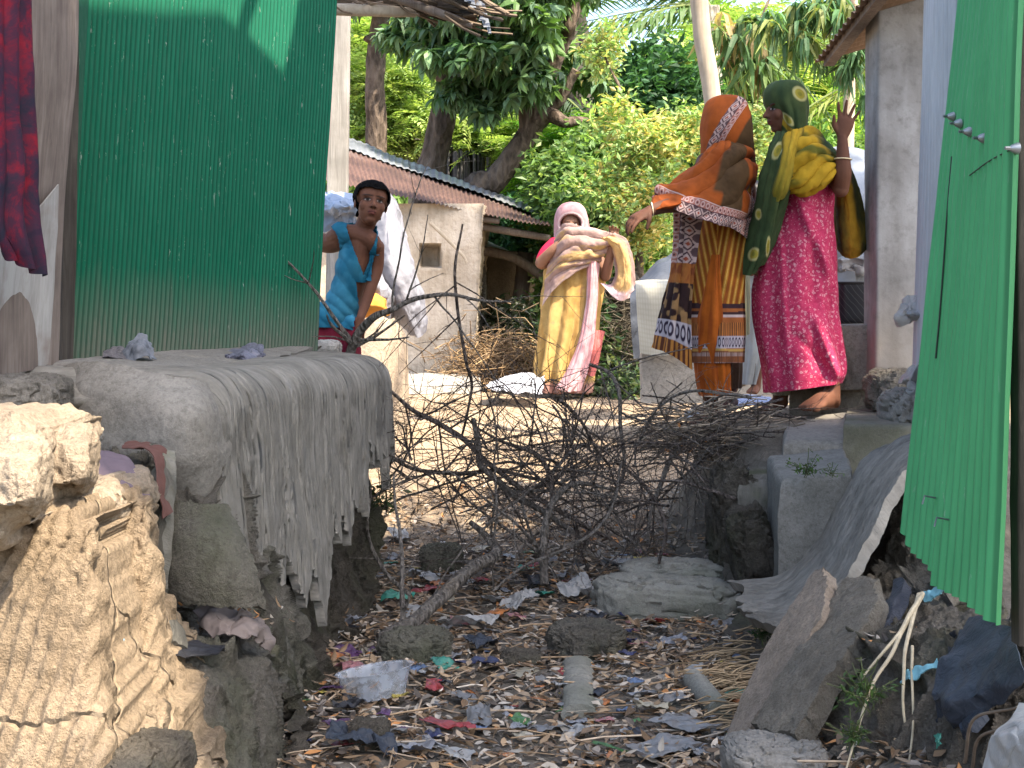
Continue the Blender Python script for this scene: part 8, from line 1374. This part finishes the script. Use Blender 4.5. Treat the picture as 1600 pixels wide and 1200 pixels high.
weed(1352, 1100, 3.6, 26, .10, 'fine green weeds on the face of the right mound', 5); weed(1330, 1160, 3.55, 16, .09, 'fine green weeds low on the right mound near the pitted slab', 6); weed(1190, 1000, 4.9, 14, .08, 'dark mossy weeds at the foot of the torn plaster skirt', 7, ((.03, .06, .02),))
weed(590, 800, 6.3, 26, .16, 'small leafy weeds at the far foot of the left platform', 8, ((.07, .11, .05), (.12, .15, .08)))
# dry leaves lodged on the banks
b = Bag(); rs = np.random.RandomState(14); pos = []
for (px, py, d, w, h, n_) in ((380, 960, 4.0, 90, 30, 60), (340, 985, 3.95, 60, 16, 30), (1410, 1005, 3.9, 60, 25, 25), (1400, 985, 4.1, 30, 15, 12), (1130, 700, 6.5, 80, 30, 60), (1150, 1000, 5.2, 60, 60, 50)):
    for i in range(n_): pos.append(W(px + rs.normal(0, w / 2), py + rs.normal(0, h / 2), d - .05 * rs.rand()))
pos = np.array([tuple(p) for p in pos]); inst(b, tpls[2], pos, rotm(len(pos), rs, .5), rs.uniform(.4, .8, len(pos)), LC[rs.randint(0, len(LC), len(pos))], .3, 3); tag(b.build('leaf_litter', M['litter'], smooth=False), 'dead leaves lodged on the ledges of the banks', 'dead leaves', None, 'stuff')
b = Bag()
for i in range(170):
    px_, py_ = rs.normal(1150, 25), rs.normal(1075, 38); x_, y_ = atg(min(px_, 1175), py_); p = np.array([x_, y_, gzs(x_, y_) + rs.uniform(.01, .05)]); a = rs.normal(.4, .5); l = rs.uniform(.08, .22); v_ = np.array([math.cos(a), .4 * math.sin(a), rs.normal(.1, .15)]) * l / 2; b.tube([p - v_, p + np.array([0, 0, .012]), p + v_], .0022, 4, col=np.array([.34, .25, .15]) * rs.uniform(.5, 1.3), caps=False)
tag(b.build('straw_tuft', M['straw']), 'tuft of dry brown straw at the foot of the right bank', 'straw', None, 'stuff')
# cloth scraps at the feet of the women
crumple('white_rag', [[(1068, 640, 7.3), (1085, 628, 7.3), (1100, 634, 7.3)], [(1062, 655, 7.05), (1080, 648, 7.0), (1098, 652, 7.05)]], cloth('white_rag_cloth', (.5, .5, .5)), 'white rag beside the foot of the woman in orange', amp=.02, nsc=12)
crumple('white_rag', [[(1130, 622, 7.9), (1165, 616, 7.9), (1205, 618, 7.9)], [(1128, 632, 7.5), (1165, 630, 7.4), (1206, 630, 7.5)]], cloth('blue_white_cloth', (.38, .42, .55)), 'blue and white cloth spread on the ground between the two women', amp=.015, nsc=9)
